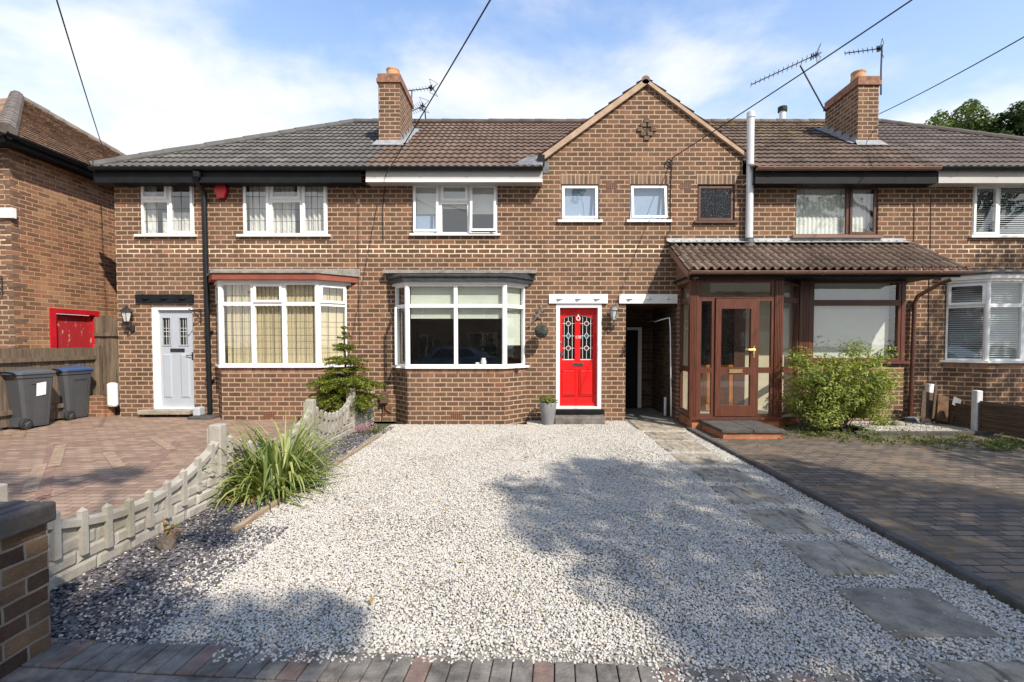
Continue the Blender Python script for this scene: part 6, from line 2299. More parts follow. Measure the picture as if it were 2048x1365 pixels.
# ------------------------------------------------------------------ left side: board fence, gate, low brick wall
FX = -9.06
lf = thing('board_fence', (FX, 8.0, .1), "grey weathered board fence behind the wheelie bins", 'fence')
ztf = PX(0, 698, FX)[1]
mb = MB()
y = 5.2
while y < 9.98:
    j = rnd.uniform(-.006, .006)
    mb.box(FX - .02 + j, FX + j, y, y + .142, .14, ztf + rnd.uniform(-.012, .008))
    y += .147
mb.build('boards', M['grey_wood'], lf)
mb = MB()
zr1 = PX(0, 722, FX)[1]
mb.box(FX + .003, FX + .05, 5.2, 9.98, zr1 - .04, zr1 + .035)
mb.box(FX + .003, FX + .05, 5.2, 9.98, .35, .43)
mb.build('rail', M['grey_wood'], lf)
mb = MB()
mb.bbox(FX - .02, FX + .09, 9.98, 10.08, .05, ztf + .06, .01)
mb.build('post', M['grey_wood'], lf)
gt = thing('side_gate', (-8.65, 10.0, .1), "tall weathered plank gate in the gap beside the left house", 'gate')
xa, zg_ = U(188, 634, 10.13); xb, _ = U(241, 634, 10.13)
mb = MB()
n = 5
for k in range(n):
    a = xa + (xb + .1 - xa) * k / n; b = xa + (xb + .1 - xa) * (k + 1) / n - .006
    mb.box(a, b, 10.13 + .006 * (k % 2), 10.15 + .006 * (k % 2), .12, zg_ + rnd.uniform(-.09, .03))
mb.build('planks', M['grey_wood'], gt)
mb = MB(); mb.box(xa, xb + .1, 10.09, 10.128, 1.75, 1.83); mb.box(xa, xb + .1, 10.09, 10.128, .5, .58)
mb.build('rail', M['grey_wood'], gt)
mb = MB()
lx0, lz = U(186, 792, 9.75); lx1, _ = U(226, 792, 9.75)
mb.box(FX + .1, lx1 - .1, 9.68, 9.8, .08, lz); mb.box(lx1 - .1, lx1, 9.69, 9.79, .08, lz - .14)
o = mb.build('low_wall', M['brick_red']); props(o, "low stub of orange brick wall at the foot of the plank gate", 'wall', kind='thing')

# ------------------------------------------------------------------ right side: lap fence, white posts, leaning boards
rf = thing('lap_fence', (8.0, 7.5, 0), "low brown lap panel fence between two white posts at right", 'fence')
rf['label'] = "low brown lapped wooden fence with white posts at the right edge"
def post_at(px, pyb, pyt, w=.1):
    x, y = G(px, pyb)
    z = U(px, pyt, y)[1]
    return x, y, z
xq, yq, zq = post_at(1952, 866, 781)
mb = MB(); mb.bbox(xq - .055, xq + .055, yq - .06, yq + .06, -.03, zq, .02)
mb.build('post', mat('white_concrete', (.52, .53, .54), .8, .12, 5., .2, 40), rf)
xq2 = xq - .02; yq2 = D - .25
zq2 = U(1840, 768, yq2)[1]
mb = MB(); mb.bbox(xq2 - .055, xq2 + .055, yq2 - .06, yq2 + .06, -.03, zq2, .02)
mb.build('post', M['white_paint'], rf)
ztp_ = PX(1960, 805, xq)[1]
def lap_panel(y0, y1, zt):
    mb = MB()
    z = .06
    while z < zt - .05:
        mb.box8([(xq - .03, y0, z), (xq - .012, y0, z), (xq - .012, y1, z), (xq - .03, y1, z),
                 (xq - .012, y0, z + .125), (xq - .004, y0, z + .125), (xq - .004, y1, z + .125), (xq - .012, y1, z + .125)])
        z += .1
    mb.box(xq - .04, xq + .02, y0, y1, zt - .03, zt)
    mb.box(xq - .036, xq + .016, y0, y0 + .04, .04, zt - .03); mb.box(xq - .036, xq + .016, y1 - .04, y1, .04, zt - .03)
    mb.build('panel', M['lap_wood'], rf)
lap_panel(yq - 1.9, yq - .07, ztp_)
lap_panel(yq + .07, yq2 - .07, ztp_ - .12)
mb = MB()
def board(px0, py0, px1, py1, Y, w, th=.025):
    a, za = U(px0, py0, Y); b, zb = U(px1, py1, Y + .1)
    p, q = Vector((a, Y, za)), Vector((b, Y + .1, zb))
    d_ = (q - p).normalized(); s = Vector((1, 0, 0)); s = (s - d_ * s.dot(d_)).normalized(); nn = d_.cross(s)
    m_ = MB()
    m_.box8([p - s * w / 2 - nn * th / 2, p + s * w / 2 - nn * th / 2, p + s * w / 2 + nn * th / 2, p - s * w / 2 + nn * th / 2,
             q - s * w / 2 - nn * th / 2, q + s * w / 2 - nn * th / 2, q + s * w / 2 + nn * th / 2, q - s * w / 2 + nn * th / 2])
    return m_
o = board(1866, 838, 1872, 772, 8.9, .05).build('leaning_board', M['lap_wood']); props(o, "narrow upright lath leaning on the low lap fence", 'board')
o = board(1852, 836, 1856, 785, 9.0, .22).build('wooden_panel', M['lap_wood']); props(o, "dark square wooden panel leaning beside the rear white post", 'panel')
o = board(1884, 842, 1886, 792, 8.85, .2).build('wooden_panel', mat('rusty_panel', (.11, .055, .022), .8, .5, 8., .3, 20)); props(o, "rusty orange-brown panel leaning on the low lap fence", 'panel')
t = thing('garden_spade', (7.6, 8.8, 0), "old spade with a grey blade upright against the lap fence", 'spade')
board(1902, 846, 1912, 812, 8.85, .03).build('shaft', M['lap_wood'], t)
m_ = board(1911, 813, 1915, 797, 8.85, .13, .012); m_.build('blade', M['iron'], t)
x, y = G(1823, 843, .05)
mb = MB(); bm = bmesh.new(); bmesh.ops.create_icosphere(bm, subdivisions=3, radius=1)
from mathutils import noise as mnoise
def rock(cx_, cy_, cz_, rx, ry, rz, seed):
    m_ = MB()
    m_.mesh([Vector((cx_ + v.co.x * rx * (1 + .3 * mnoise.noise(v.co * 1.4 + Vector((seed, 0, 0)))), cy_ + v.co.y * ry * (1 + .3 * mnoise.noise(v.co * 1.4 + Vector((0, seed, 0)))), cz_ + v.co.z * rz * (1 + .3 * mnoise.noise(v.co * 1.6 + Vector((0, 0, seed)))))) for v in bm.verts], [[v.index for v in f.verts] for f in bm.faces])
    return m_
o = rock(x, y, .08, .17, .1, .06, 3).build('rock', M['rock'], smooth=True); props(o, "smooth blue-grey stone below the porch downpipe", 'stone')
x, y = G(1795, 851, .05)
o = rock(x, y, .07, .11, .09, .07, 8).build('rock', M['stone'], smooth=True); props(o, "pale mossy stone at the edge of the small gravel bed", 'stone')
x, y = G(1660, 846, .05)
o = rock(x, y, .07, .1, .08, .06, 5).build('rock', M['stone_dark'], smooth=True); props(o, "dark stone half hidden under the leafy bush", 'stone')

# ------------------------------------------------------------------ overhead cables and aerials
def cable(p, q_px, q_py, qY, label, sag=.05, r=.009, more=None, ext=1.35):
    p = Vector(p)
    x, z = U(q_px, q_py, qY)
    q = p + (Vector((x, qY, z)) - p) * ext
    pts = []
    for i in range(25):
        t_ = i / 24
        c = p.lerp(q, t_); c.z -= sag * 4 * t_ * (1 - t_)
        pts.append(c)
    mb = MB(); mb.tube((more or []) + pts, r, 6)
    o = mb.build('overhead_cable', M['cable'])
    return props(o, label, 'cable', 'overhead cables from the street')
x, z = U(208, 304, 12.2)
cable((x, 12.2, z), 115, 0, 6.0, "overhead cable running down to the old roof at the far left")
x, z = U(772, 350, YE - .02)
dn = [Vector((U(766, 480, D - .01)[0], D - .012, U(766, 480, D - .01)[1])), Vector((U(765, 420, D - .01)[0], D - .012, U(765, 420, D - .01)[1])), Vector((U(770, 372, D - .01)[0], D - .012, U(770, 372, D - .01)[1]))]
cable((x, YE - .04, z), 978, 0, 5.0, "overhead cable crossing the brown roof to the white fascia", sag=.03, more=dn)
x, z = U(1345, 316, D - .03)
coil = [Vector((x - .07 + .06 * math.cos(k * .5), D - .03, z - .1 + .07 * math.sin(k * .5))) for k in range(26)]
dn = [Vector((U(px, py, D - .01)[0], D - .012, U(px, py, D - .01)[1])) for px, py in ((1331, 488), (1331, 474), (1341, 460), (1341, 400), (1343, 340))]
cable((x, D - .04, z), 1818, 0, 5.5, "overhead cable ending in a coil on the pointed gable", sag=.03, more=dn + coil[:1] + coil)
x, z = U(1757, 229, 11.6)
cable((x, 11.6, z), 2048, 68, 7.0, "overhead cable from the right-hand chimney to the upper right corner", sag=.06)
# telephone drop wires on the fronts
def wall_wire(pts, label):
    mb = MB()
    mb.tube([Vector((U(px, py, D - .01)[0], D - .01, U(px, py, D - .01)[1])) for px, py in pts], .0055, 5)
    props(mb.build('wall_cable', M['cable']), label, 'cable', 'thin wires on the brick fronts')
wall_wire([(705, 385), (716, 404), (716, 520), (718, 640), (719, 690)], "thin dark wire down the brick left of the middle bay")
wall_wire([(1829, 392), (1828, 470), (1827, 486)], "thin wire on the brick between porch roof and right eaves, left one")
wall_wire([(1862, 390), (1861, 488), (1858, 560), (1857, 700), (1856, 790)], "thin wire running the full height right of the porch")
def aerial(pa, pb, mast, n, el, label, mount=None, rod=.012):
    pa, pb = Vector(pa), Vector(pb)
    t = thing('tv_aerial', tuple(mast[0]), label, 'aerial', 'television aerials')
    mb = MB(); mb.tube(mast, .018, 8); mb.build('mast', M['aerial'], t)
    mb = MB(); mb.tube([pa, pb], rod, 6)
    d_ = (pb - pa).normalized(); up = Vector((0, 0, 1)); s = d_.cross(up).normalized()
    e = (s * .75 + up * .66).normalized()
    for k in range(n):
        p = pa.lerp(pb, k / (n - 1) * .86)
        l = el * (.8 + .4 * k / n)
        mb.tube([p - e * l, p + e * l], .007, 4)
    mb.build('boom', M['aerial'], t)
    mb = MB()
    c = pa.lerp(pb, .93)
    for h in (-1, 1):
        for w_2 in (-1, -.4, .4, 1):
            q = c + d_ * .06 + up * (h * .16) * abs(w_2) + s * w_2 * .14
            mb.tube([c, q], .006, 4)
        mb.tube([c + d_ * .06 + up * h * .16 + s * -.14, c + d_ * .06 + up * h * .16 + s * .14], .006, 4)
    for k in range(3):
        p = pa.lerp(pb, .86 + k * .03)
        mb.tube([p - up * .07, p + up * .07], .012, 4); mb.tube([p - s * .07, p + s * .07], .012, 4)
    mb.build('reflector', M['aerial'], t)
def at(px, py, Y):
    x, z = U(px, py, Y); return Vector((x, Y, z))
aerial(at(1502, 170, 11.9), at(1643, 105, 11.5), [at(1652, 222, 11.9), at(1646, 215, 11.85), at(1600, 131, 11.72)], 14, .07, "long aerial on a slanting mast left of the right chimney")
aerial(at(1690, 107, 11.7), at(1765, 97, 11.2), [at(1762, 190, 11.2), at(1762, 140, 11.2), at(1764, 90, 11.2)], 8, .06, "aerial on a straight mast at the right chimney's right side")
aerial(at(815, 182, 12.6), at(868, 176, 12.0), [at(822, 216, 12.5), at(824, 181, 12.5)], 8, .06, "small aerial peeping out right of the left chimney, upper one")
aerial(at(825, 222, 13.2), at(848, 211, 12.7), [at(852, 250, 13.4), at(850, 222, 13.2), at(838, 216, 13.0)], 6, .12, "squat aerial just above the ridge right of the left chimney")

# ------------------------------------------------------------------ plants
def leaf_cloud(clumps, per, size, seed, up=.3, aspect=.5, flat=1.0):
    r = np.random.RandomState(seed)
    P_, Nn = [], []
    for (x, y, z, rad) in clumps:
        n = max(3, int(per * rad * rad))
        v = r.normal(size=(n, 3)); v /= np.linalg.norm(v, axis=1)[:, None]
        rr2 = rad * r.uniform(.25, 1.0, n) ** .45
        p = v * rr2[:, None] * np.array([1, 1, flat])
        P_.append(p + np.array([x, y, z])); Nn.append(v)
    C = np.concatenate(P_); Nn = np.concatenate(Nn)
    return leaf_arrays(C, np.full(len(C), size), aspect, up, seed + 1, Nn * .8)
# maple-like bush under the window
x, y = 5.62, 8.45
bush = thing('shrub', (x, y, 0), "light green feathery bush in front of the big porch window", 'shrub')
mb = MB()
tips = []
for k in range(34):
    a = rnd.uniform(0, 6.28); rr_ = rnd.uniform(.25, .95)
    hgt_ = rnd.uniform(.35, 1.66) * (1.08 - .35 * rr_)
    e = Vector((x + math.cos(a) * rr_ * 1.0, y + math.sin(a) * rr_ * .62, hgt_))
    b0 = Vector((x + rnd.uniform(-.08, .08), y + rnd.uniform(-.06, .06), 0))
    m1 = b0.lerp(e, .5) + Vector((0, 0, .18))
    mb.tube([b0, m1, e], [.012, .008, .003], 5)
    tips += [(e, 1.0), (m1.lerp(e, .5), .8), (m1, .55)]
mb.build('stems', M['bark'], bush)
cl = []
for e, s in tips:
    if e.z > .2: cl.append((e.x, e.y, e.z, .19 * s + .05))
for k in range(24):
    a = rnd.uniform(0, 6.28); rr_ = math.sqrt(rnd.uniform(0, 1))
    cl.append((x + math.cos(a) * rr_ * .8, y + math.sin(a) * rr_ * .5, .7 + rnd.uniform(-.35, .3), .24))
# arching sprays at the outline
for k in range(44):
    a = rnd.uniform(0, 6.28)
    b0 = Vector((x + math.cos(a) * .65, y + math.sin(a) * .4, rnd.uniform(.8, 1.42)))
    dv = Vector((math.cos(a) * rnd.uniform(.1, .42), math.sin(a) * .15, rnd.uniform(-.08, .36)))
    for j in range(5): 
        p = b0 + dv * (j / 4); cl.append((p.x, p.y, p.z - .1 * (j / 4) ** 2, .075 - .008 * j))
leaf_object('foliage', leaf_cloud(cl, 3000, .06, 21, up=.55, aspect=.42, flat=.75), M['leaf_maple'], bush)

# young spruce behind the fence
x, y = -3.32, 8.75
zb0 = DRIVE_Z - .02
spr = thing('spruce_tree', (x, y, zb0), "young spruce with tiered yellow-green branches behind the concrete fence", 'tree')
ztop = U(695, 654, y)[1]
mb = MB(); mb.tube([(x, y, zb0), (x + .01, y, zb0 + 1), (x, y, ztop)], [.035, .022, .005], 7)
mb.build('trunk', M['bark'], spr)
CC, NN_, SS = [], [], []
bmb = MB()
rj = random.Random(12)
tiers = [(ztop - .02, .07), (ztop - .12, .05), (ztop - .20, .16), (ztop - .36, .27), (ztop - .42, .22), (ztop - .58, .46), (ztop - .66, .42), (ztop - .78, .48), (ztop - .9, .5), (ztop - 1.0, .74), (ztop - 1.08, .66), (ztop - 1.18, .6), (ztop - 1.30, .76), (ztop - 1.42, .6), (ztop - 1.54, .5)]
r = np.random.RandomState(5)
for ti, (z, L) in enumerate(tiers):
    nb = 4 if ti < 3 else (7 if ti < 8 else 11)
    off = rnd.uniform(0, 6)
    for k in range(nb):
        a = off + 2 * math.pi * k / nb + rnd.uniform(-.2, .2)
        l = L * rnd.uniform(.75, 1.1)
        d_ = Vector((math.cos(a), math.sin(a) * .8, 0)); s = Vector((-d_.y, d_.x, 0))
        jz = (rj.uniform(-.025, .025) if ti < 8 else rj.uniform(-.09, .06)) if ti > 1 else 0
        def bp(t_): return Vector((x, y, z + jz)) + d_ * (l * t_) + Vector((0, 0, .16 * t_ * l - .26 * l * t_ * t_ * (1 if ti > 4 else .4)))
        bmb.tube([bp(0), bp(.5), bp(1)], [.009, .006, .002], 4)
        nt = max(3, int(l / .05))
        for j in range(nt):
            t_ = .12 + .88 * j / nt
            b0 = bp(t_)
            tw = l * .34 * (1.1 - t_ * .75)
            for sd in (-1, 1):
                e = b0 + (d_ * .55 + s * sd).normalized() * tw + Vector((0, 0, rj.uniform(-.5, .12) * tw))
                m_ = max(5, int(tw / .0085))
                for q in range(m_):
                    CC.append(b0.lerp(e, (q + .5) / m_)); 
            for q in range(5): CC.append(bp(min(1, t_ + q * .01)))
bmb.build('branches', M['bark'], spr)
CC = np.array([tuple(v) for v in CC]) + r.normal(0, .011, (len(CC), 3))
leaf_object('foliage', leaf_arrays(CC, np.full(len(CC), .05), .26, .25, 8), M['leaf_spruce'], spr)

# clump of strap leaves at the fence
cxp, cyp = G(545, 985)
cyp += .15
strap = thing('strap_leaved_plant', (cxp, cyp, 0), "big clump of long strap leaves spilling over the slate by the fence", 'plant')
mb = MB()
def blade(b0, a, L, lean, w, droop, kink=0):
    d_ = Vector((math.cos(a), math.sin(a), 0)); s = Vector((-d_.y, d_.x, 0))
    n = 7
    p = Vector(b0); el = math.pi / 2 - lean
    pts = []
    for i in range(n + 1):
        t_ = i / n
        pts.append((p.copy(), w * (1 - t_ ** 2.2) + .0015))
        if kink and abs(t_ - kink) < .07: el -= 1.1
        el -= droop / n * (0.4 + 1.2 * t_)
        p = p + (d_ * math.cos(el) + Vector((0, 0, 1)) * math.sin(el)) * (L / n)
        if p.z < .02: p.z = .02 + .01 * rnd.random()
    vv, ff = [], []
    for p, ww in pts:
        vv += [p - s * ww, p + Vector((0, 0, -ww * .5)), p + s * ww]
    for i in range(n):
        for k in range(2):
            ff.append((i * 3 + k, i * 3 + k + 1, i * 3 + 4 + k, i * 3 + 3 + k))
    mb.mesh(vv, ff)
for k in range(380):
    a = rnd.uniform(0, 6.28); rr_ = rnd.uniform(0, .30)
    b0 = (cxp + math.cos(a) * rr_ * .7, cyp + math.sin(a) * rr_ * 1.5, .0)
    out = rnd.random()
    blade(b0, a + rnd.uniform(-.8, .8), rnd.uniform(.62, 1.12) - .3 * out, .04 + out * .72, rnd.uniform(.009, .019), rnd.uniform(.25, 1.2) + out * 1.6, rnd.choice([0, 0, 0, .6, .7]))
for k in range(70):   # low skirt on the gravel side
    a = rnd.uniform(-1.7, .6)
    blade((cxp + rnd.uniform(0, .25), cyp + rnd.uniform(-.45, .3), 0), a, rnd.uniform(.4, .75), rnd.uniform(.7, 1.25), rnd.uniform(.008, .018), rnd.uniform(.3, 1.2))
mb.build('foliage', M['leaf_strap'], strap)
C = np.array([(cxp - .25 + rnd.gauss(0, .10), cyp - .4 + rnd.gauss(0, .12), abs(rnd.gauss(.1, .1)) + .02) for _ in range(200)])
leaf_object('broad_leaves', leaf_arrays(C, np.full(len(C), .06), .5, .6, 9), M['leaf_pot'], strap)
C = np.array([(cxp - .1 + rnd.gauss(0, .12), cyp - .52 + rnd.gauss(0, .08), .02 + .05 * rnd.random()) for _ in range(60)])
leaf_object('dry_leaves', leaf_arrays(C, np.full(len(C), .07), .3, .6, 19), M['dead_leaf'], strap)
# little pink plant by the edging
xq_, yq_ = G(742, 868)
pk = thing('flowering_plant', (xq_, yq_, 0), "small pink-flowered plant at the end of the timber edging", 'plant')
C = np.array([(xq_ + rnd.gauss(.08, .1), yq_ + rnd.gauss(0, .1), .02 + .08 * rnd.random()) for _ in range(240)])
leaf_object('foliage', leaf_arrays(C, np.full(len(C), .035), .5, .6, 29), M['leaf_weed'], pk)
C = np.array([(xq_ + rnd.gauss(-.14, .1), yq_ + rnd.gauss(.02, .1), .06 + .10 * rnd.random()) for _ in range(160)])
leaf_object('flowers', leaf_arrays(C, np.full(len(C), .03), .7, .4, 39), M['petal'], pk)
# weeds under the bush and along the kerb (nobody could count them)
r = np.random.RandomState(44)
Cw = []
for _ in range(110):
    px, py = r.uniform(1620, 2040), 0
    py = 872 + (px - 1620) / 420 * 22 + r.normal(0, 7)
    if r.rand() < .35: px, py = r.uniform(1560, 1760), r.uniform(848, 880)
    gx_, gy_ = G(px, py, .03)
    n = r.randint(8, 34); sp = r.uniform(.03, .09)
    Cw.append(np.column_stack([gx_ + r.normal(0, sp, n), gy_ + r.normal(0, sp, n), .035 + np.abs(r.normal(0, sp * .8, n))]))
C = np.concatenate(Cw)
leaf_object('weeds', leaf_arrays(C, np.full(len(C), .05), .5, .6, 49), M['leaf_weed'], kind='stuff')
xw, yw = G(1765, 852, .04)
pw = thing('small_shrub', (xw, yw, .03), "small bright green shrublet beside the mossy stone in the gravel bed", 'plant')
C = np.array([(xw + rnd.gauss(0, .11), yw + rnd.gauss(0, .08), .04 + abs(rnd.gauss(.08, .07))) for _ in range(340)])
leaf_object('foliage', leaf_arrays(C, np.full(len(C), .05), .5, .6, 59), M['leaf_maple'], pw)
# fallen leaves on the drives and gravel
Cd = []
def scat(n, x0, x1, y0, y1, z):
    for _ in range(n): Cd.append((r.uniform(x0, x1), r.uniform(y0, y1), z + .004 + .012 * r.rand()))
scat(120, KX + .1, 7.5, 4.0, 8.1, .032); scat(240, 4.3, 9.0, 7.5, 8.3, .034); scat(430, -2.4, 2.9, 2.5, 8.7, .03)
for _ in range(45): 
    px, py = r.uniform(20, 420), r.uniform(835, 900)
    gx_, gy_ = G(px, py, .09); Cd.append((gx_, gy_, dz(gy_) + .01))
for _ in range(30):
    gx_, gy_ = G(r.uniform(0, 60), r.uniform(860, 872), .09); Cd.append((gx_, gy_, dz(gy_) + .015))
C = np.array(Cd)
Vd = leaf_arrays(C, r.uniform(.016, .05, len(C)), .5, 2.5, 69)
leaf_object('fallen_leaves', Vd, M['dead_leaf'], kind='stuff')

# ------------------------------------------------------------------ trees
def tree(name, base, clumps, per, size, lmat, label, group, trunk_r=.22, nlimb=9, seed=1, top=None):
    t = thing(name, base, label, 'tree', group)
    b = Vector(base)
    cz_ = np.mean([c[2] for c in clumps]); cx_ = np.mean([c[0] for c in clumps]); cy_ = np.mean([c[1] for c in clumps])
    fork = Vector((b.x * .6 + cx_ * .4, b.y * .6 + cy_ * .4, b.z + (min(c[2] for c in clumps) - b.z) * .75))
    mb = MB()
    mb.tube([b, b.lerp(fork, .5) + Vector((.05, .03, 0)), fork], [trunk_r * 1.25, trunk_r, trunk_r * .8], 10)
    rr_ = random.Random(seed)
    for c in rr_.sample(clumps, min(nlimb, len(clumps))):
        e = Vector(c[:3]); m_ = fork.lerp(e, .5) + Vector((rr_.uniform(-.2, .2), rr_.uniform(-.2, .2), .25))
        mb.tube([fork, m_, e], [trunk_r * .5, trunk_r * .28, .02], 6)
    mb.build('trunk', M['bark'], t)
    leaf_object('crown', leaf_cloud(clumps, per, size, seed), lmat, t)
    return t
# three trees beyond the right-hand roof
def crown_px(spots, Y, depth, seed):
    rr_ = random.Random(seed); out = []
    for px, py, pr in spots:
        yj = Y + rr_.uniform(-depth, depth)
        x, z = U(px, py, yj)
        out.append((x, yj, z, pr * Y / F))
    return out
s1 = [(1868, 258, 22), (1880, 235, 14), (1892, 268, 26), (1852, 272, 16), (1905, 285, 25), (1875, 290, 25), (1846, 292, 14)]
s2 = [(1938, 215, 16), (1920, 235, 20), (1948, 238, 24), (1965, 255, 26), (1930, 262, 26), (1958, 282, 28), (1912, 260, 14), (1985, 270, 22), (1940, 292, 24), (1950, 208, 8)]
s3 = [(2035, 225, 20), (2010, 250, 26), (2048, 250, 30), (1998, 238, 10), (2030, 280, 30), (2000, 285, 22), (2065, 235, 26), (2070, 280, 34), (2042, 212, 8)]
tree('broadleaf_tree', (24.0, 28, 0), crown_px(s1, 28, 1.2, 1), 900, .22, M['leaf_tree'], "mid green tree beyond the right roof, leftmost of the three", 'trees beyond the right-hand roof', seed=2)
tree('broadleaf_tree', (27.0, 29, 0), crown_px(s2, 29, 1.5, 2), 900, .22, M['leaf_tree'], "tall mid green tree beyond the right roof with the highest top", 'trees beyond the right-hand roof', seed=3)
tree('broadleaf_tree', (29.0, 27, 0), crown_px(s3, 27, 1.2, 3), 900, .22, M['leaf_dark'], "darkest tree beyond the right roof at the picture's edge", 'trees beyond the right-hand roof', seed=4)

# street trees behind the camera: they throw the shade that falls on the drives
ts = TO_SUN / TO_SUN.z
def inside(p, poly):
    c = False
    for i in range(len(poly)):
        (x1, y1), (x2, y2) = poly[i], poly[i - 1]
        if (y1 > p[1]) != (y2 > p[1]) and p[0] < (x2 - x1) * (p[1] - y1) / (y2 - y1) + x1: c = not c
    return c
def shade_clumps(poly_px, spacing, hfun, rad, seed, z=0.02):
    poly = [G(px, py, z) for px, py in poly_px]
    rr_ = random.Random(seed); out = []
    xs = [p[0] for p in poly]; ys = [p[1] for p in poly]
    y = min(ys)
    while y < max(ys):
        x = min(xs)
        while x < max(xs):
            p = (x + rr_.uniform(-.3, .3) * spacing, y + rr_.uniform(-.3, .3) * spacing)
            if inside(p, poly):
                h = hfun(rr_)
                out.append((p[0] + ts.x * h, p[1] + ts.y * h, z + h, rad * rr_.uniform(.8, 1.2)))
            x += spacing
        y += spacing
    return out
big = [(945, 1030), (1000, 1045), (1080, 1075), (1170, 1115), (1210, 1190), (1290, 1250), (1380, 1300), (1480, 1365), (1560, 1420), (2300, 1420), (2300, 1070), (2048, 990), (1830, 960), (1700, 948), (1600, 928), (1540, 915), (1500, 935), (1440, 935), (1350, 935), (1270, 915), (1130, 930), (1090, 960), (1000, 975), (1060, 990), (1090, 1020), (1000, 1020)]
hi = lambda q: q.uniform(8.5, 12.5)
c1 = shade_clumps(big, .36, hi, .31, 1)
tree('street_tree', (8.2, -5.2, 0), c1, 900, .15, M['leaf_tree'], "large leafy street tree that shades the gravel drive", 'street trees opposite the houses', trunk_r=.24, nlimb=14, seed=6)
small = [(95, 1190), (250, 1160), (350, 1190), (430, 1225), (560, 1215), (640, 1185), (730, 1190), (715, 1235), (640, 1275), (520, 1310), (450, 1340), (420, 1420), (-200, 1420), (-200, 1200)]
c2 = shade_clumps(small, .26, hi, .2, 2)
c2 += shade_clumps([(-40, 948), (150, 945), (290, 940), (265, 955), (120, 975), (0, 1000), (-60, 1000)], .35, hi, .2, 3, .06)
c2 += shade_clumps([(300, 1120), (480, 1015), (470, 1055), (350, 1140)], .3, hi, .14, 4)
tree('street_tree', (4.4, -7.4, 0), c2, 2200, .12, M['leaf_tree'], "lower street tree behind the brick pillar side of the drive", 'street trees opposite the houses', trunk_r=.2, nlimb=20, seed=7)
def wall_clumps(poly_px, Y, spacing, hfun, rad, seed):
    rr_ = random.Random(seed); poly = [U(px, py, Y) for px, py in poly_px]; out = []
    xs = [p[0] for p in poly]; zs_ = [p[1] for p in poly]
    z = min(zs_)
    while z < max(zs_):
        x = min(xs)
        while x < max(xs):
            p = (x + rr_.uniform(-.3, .3) * spacing, z + rr_.uniform(-.3, .3) * spacing)
            if inside(p, poly):
                h = hfun(rr_); out.append((p[0] + ts.x * h, Y + ts.y * h, p[1] + h, rad * rr_.uniform(.8, 1.2)))
            x += spacing
        z += spacing
    return out
hw = lambda q: q.uniform(5.0, 8.0)
c3 = wall_clumps([(1985, 490), (2048, 452), (2350, 430), (2350, 870), (1822, 870), (1826, 700), (1850, 640), (1868, 600), (1905, 560)], D - .1, .36, hw, .25, 8)
c3 += shade_clumps([(1830, 885), (1900, 880), (2048, 890), (2300, 900), (2300, 990), (2048, 958), (1960, 930), (1880, 918)], .36, hw, .25, 9)
tree('garden_tree', (14.5, 3.0, 0), c3, 650, .14, M['leaf_dark'], "dense garden tree that shades the right-hand house", 'street trees opposite the houses', trunk_r=.2, nlimb=20, seed=8)
# houses across the road, seen only in the window panes
for i, hx in enumerate((-15.5, -5.5, 4.5, 14.5)):
    t = thing('opposite_house', (hx, -20, 0), ["brick house across the road, far left", "brick house across the road, left of centre", "brick house across the road, right of centre", "brick house across the road, far right"][i], 'house', 'houses across the road')
    mb = MB()
    fo_ = Fr((hx, -17, 0), (-1, 0, 0), (0, 1, 0))
    hs = [(-3.4, -1.4, 3.4, 4.7), (1.2, 3.2, 3.4, 4.7), (-3.4, -1.2, .8, 2.3), (1.4, 2.4, 0.05, 2.1)]
    holed_wall(mb, fo_, -4.9, 4.9, 0, 5.3, hs)
    mb.quad((hx - 4.9, -24, 0), (hx - 4.9, -17, 0), (hx - 4.9, -17, 5.3), (hx - 4.9, -24, 5.3)); mb.quad((hx + 4.9, -17, 0), (hx + 4.9, -24, 0), (hx + 4.9, -24, 5.3), (hx + 4.9, -17, 5.3))
    mb.quad((hx - 4.9, -24, 0), (hx + 4.9, -24, 0), (hx + 4.9, -24, 5.3), (hx - 4.9, -24, 5.3))
    mb.build('wall', M['brick'], t)
    mb = MB()
    mb.prism([(hx - 5, -16.6, 5.2), (hx - 5, -20.5, 8), (hx - 5, -24.4, 5.2)], (10, 0, 0))
    mb.build('roof', M['tile_dark'], t, fix=True)
    for a, b, c, d_ in hs:
        w_ = Win(fo_); w_.cell(a, (a + b) / 2, c, d_); w_.cell((a + b) / 2, b, c, d_)
        f = w_.build(t, M['white'])
        mb = MB(); mb.lquad(fo_, a, b, c, d_, -.14); mb.build('blind', M['black_paint'], f)
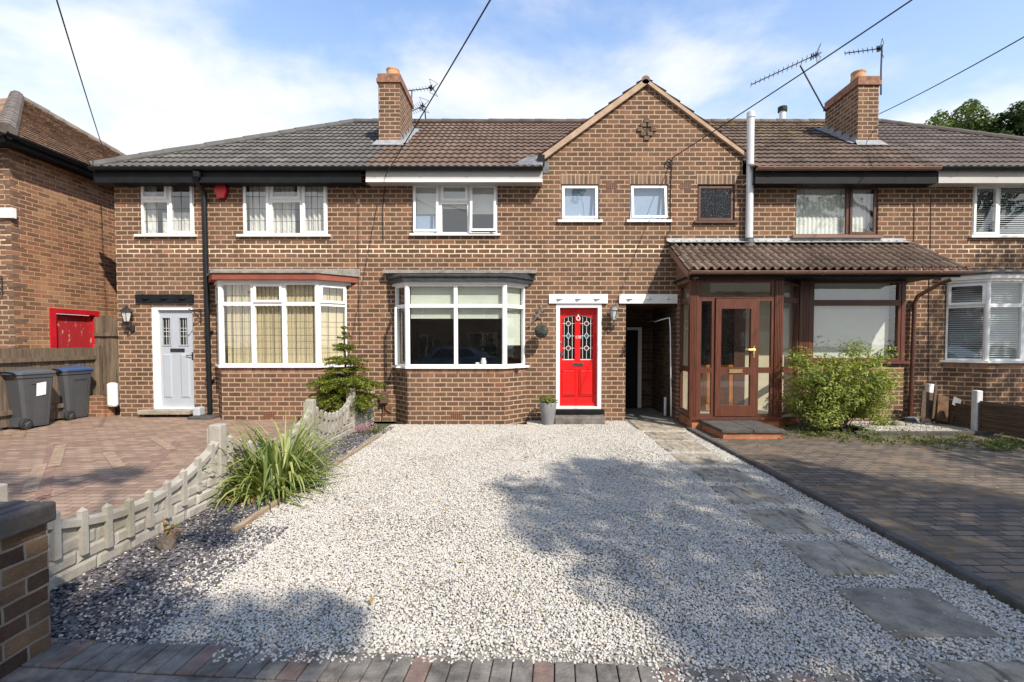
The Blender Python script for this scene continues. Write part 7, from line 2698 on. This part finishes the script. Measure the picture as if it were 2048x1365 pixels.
# two cars parked at the kerb behind the camera: their reflections fill the lower panes of the middle bay
def parked_car(x, y, paint, label):
    t = thing('parked_car', (x, y, -.05), label, 'car', 'cars parked in the street')
    z0 = -.05
    side = [(-2.1, .35), (-2.12, .62), (-1.95, .78), (-1.2, .92), (-.55, 1.40), (.75, 1.45), (1.55, 1.05), (2.05, .95), (2.12, .55), (2.08, .32)]
    mb = MB()
    for k in range(len(side)):
        (xa, za), (xb, zb) = side[k], side[(k + 1) % len(side)]
        wa = .86 if za < 1.0 else .66; wb = .86 if zb < 1.0 else .66
        mb.quad((x + xa, y - wa, z0 + za), (x + xb, y - wb, z0 + zb), (x + xb, y + wb, z0 + zb), (x + xa, y + wa, z0 + za))
    for s_ in (-1, 1):
        low = [p for p in side if p[1] < 1.0]
        mb.quad(*[(x + a, y + s_ * .86, z0 + b) for a, b in low])
        mb.quad((x - 1.2, y + s_ * .86, z0 + .92), (x + 2.05, y + s_ * .86, z0 + .95), (x + 1.55, y + s_ * .76, z0 + 1.05), (x + .75, y + s_ * .66, z0 + 1.45), (x - .55, y + s_ * .66, z0 + 1.40))
    mb.build('body', paint, t)
    for s_ in (-1, 1):
        mb = MB()
        mb.quad((x - .95, y + s_ * .855, z0 + .97), (x + 1.3, y + s_ * .83, z0 + 1.0), (x + .68, y + s_ * .70, z0 + 1.36), (x - .5, y + s_ * .70, z0 + 1.33))
        mb.build('side_window', M['dark_glass'], t)
        for wx_ in (-1.35, 1.3):
            mb = MB()
            mb.tube([(x + wx_, y + s_ * .72, z0 + .32), (x + wx_, y + s_ * .88, z0 + .32)], .32, 20)
            wh = mb.build('wheel', M['rubber'], t)
            mb = MB(); mb.tube([(x + wx_, y + s_ * .875, z0 + .32), (x + wx_, y + s_ * .89, z0 + .32)], .2, 16)
            mb.build('rim', M['chrome'], wh)
    return t
parked_car(-3.3, -3.4, mat('dark_blue_car_paint', (.05, .12, .2), .15, .05, 2., coat=.6), "dark blue car parked at the kerb behind the viewer")
parked_car(1.9, -3.5, mat('black_car_paint', (.008, .009, .011), .12, .05, 2., coat=.6), "black car parked at the kerb behind the viewer")
# hedge and trees across the road, seen only in the window panes
mb = MB()
t = thing('hedge', (0, -14.2, 0), "long clipped hedge across the road", 'hedge')
cl = [(-26 + i * .9, -14.2 + rnd.uniform(-.3, .3), .6 + j * .8, .75) for i in range(60) for j in range(2)]
leaf_object('foliage', leaf_cloud(cl, 60, .2, 90), M['leaf_dark'], t)
for i, (tx, ty) in enumerate(((-11, -27), (-2, -28), (8, -27), (18, -27))):
    rr_ = random.Random(70 + i)
    cl = [(tx + rr_.gauss(0, 1.6), ty + rr_.gauss(0, 1.4), 9 + rr_.gauss(0, 2), rr_.uniform(.8, 1.3)) for _ in range(26)]
    tree('street_tree', (tx, ty, 0), cl, 34, .3, M['leaf_dark'], ["dark round tree across the road at far left", "dark round tree across the road left of centre", "dark round tree across the road right of centre", "dark round tree across the road at far right"][i], 'trees across the road', seed=80 + i)
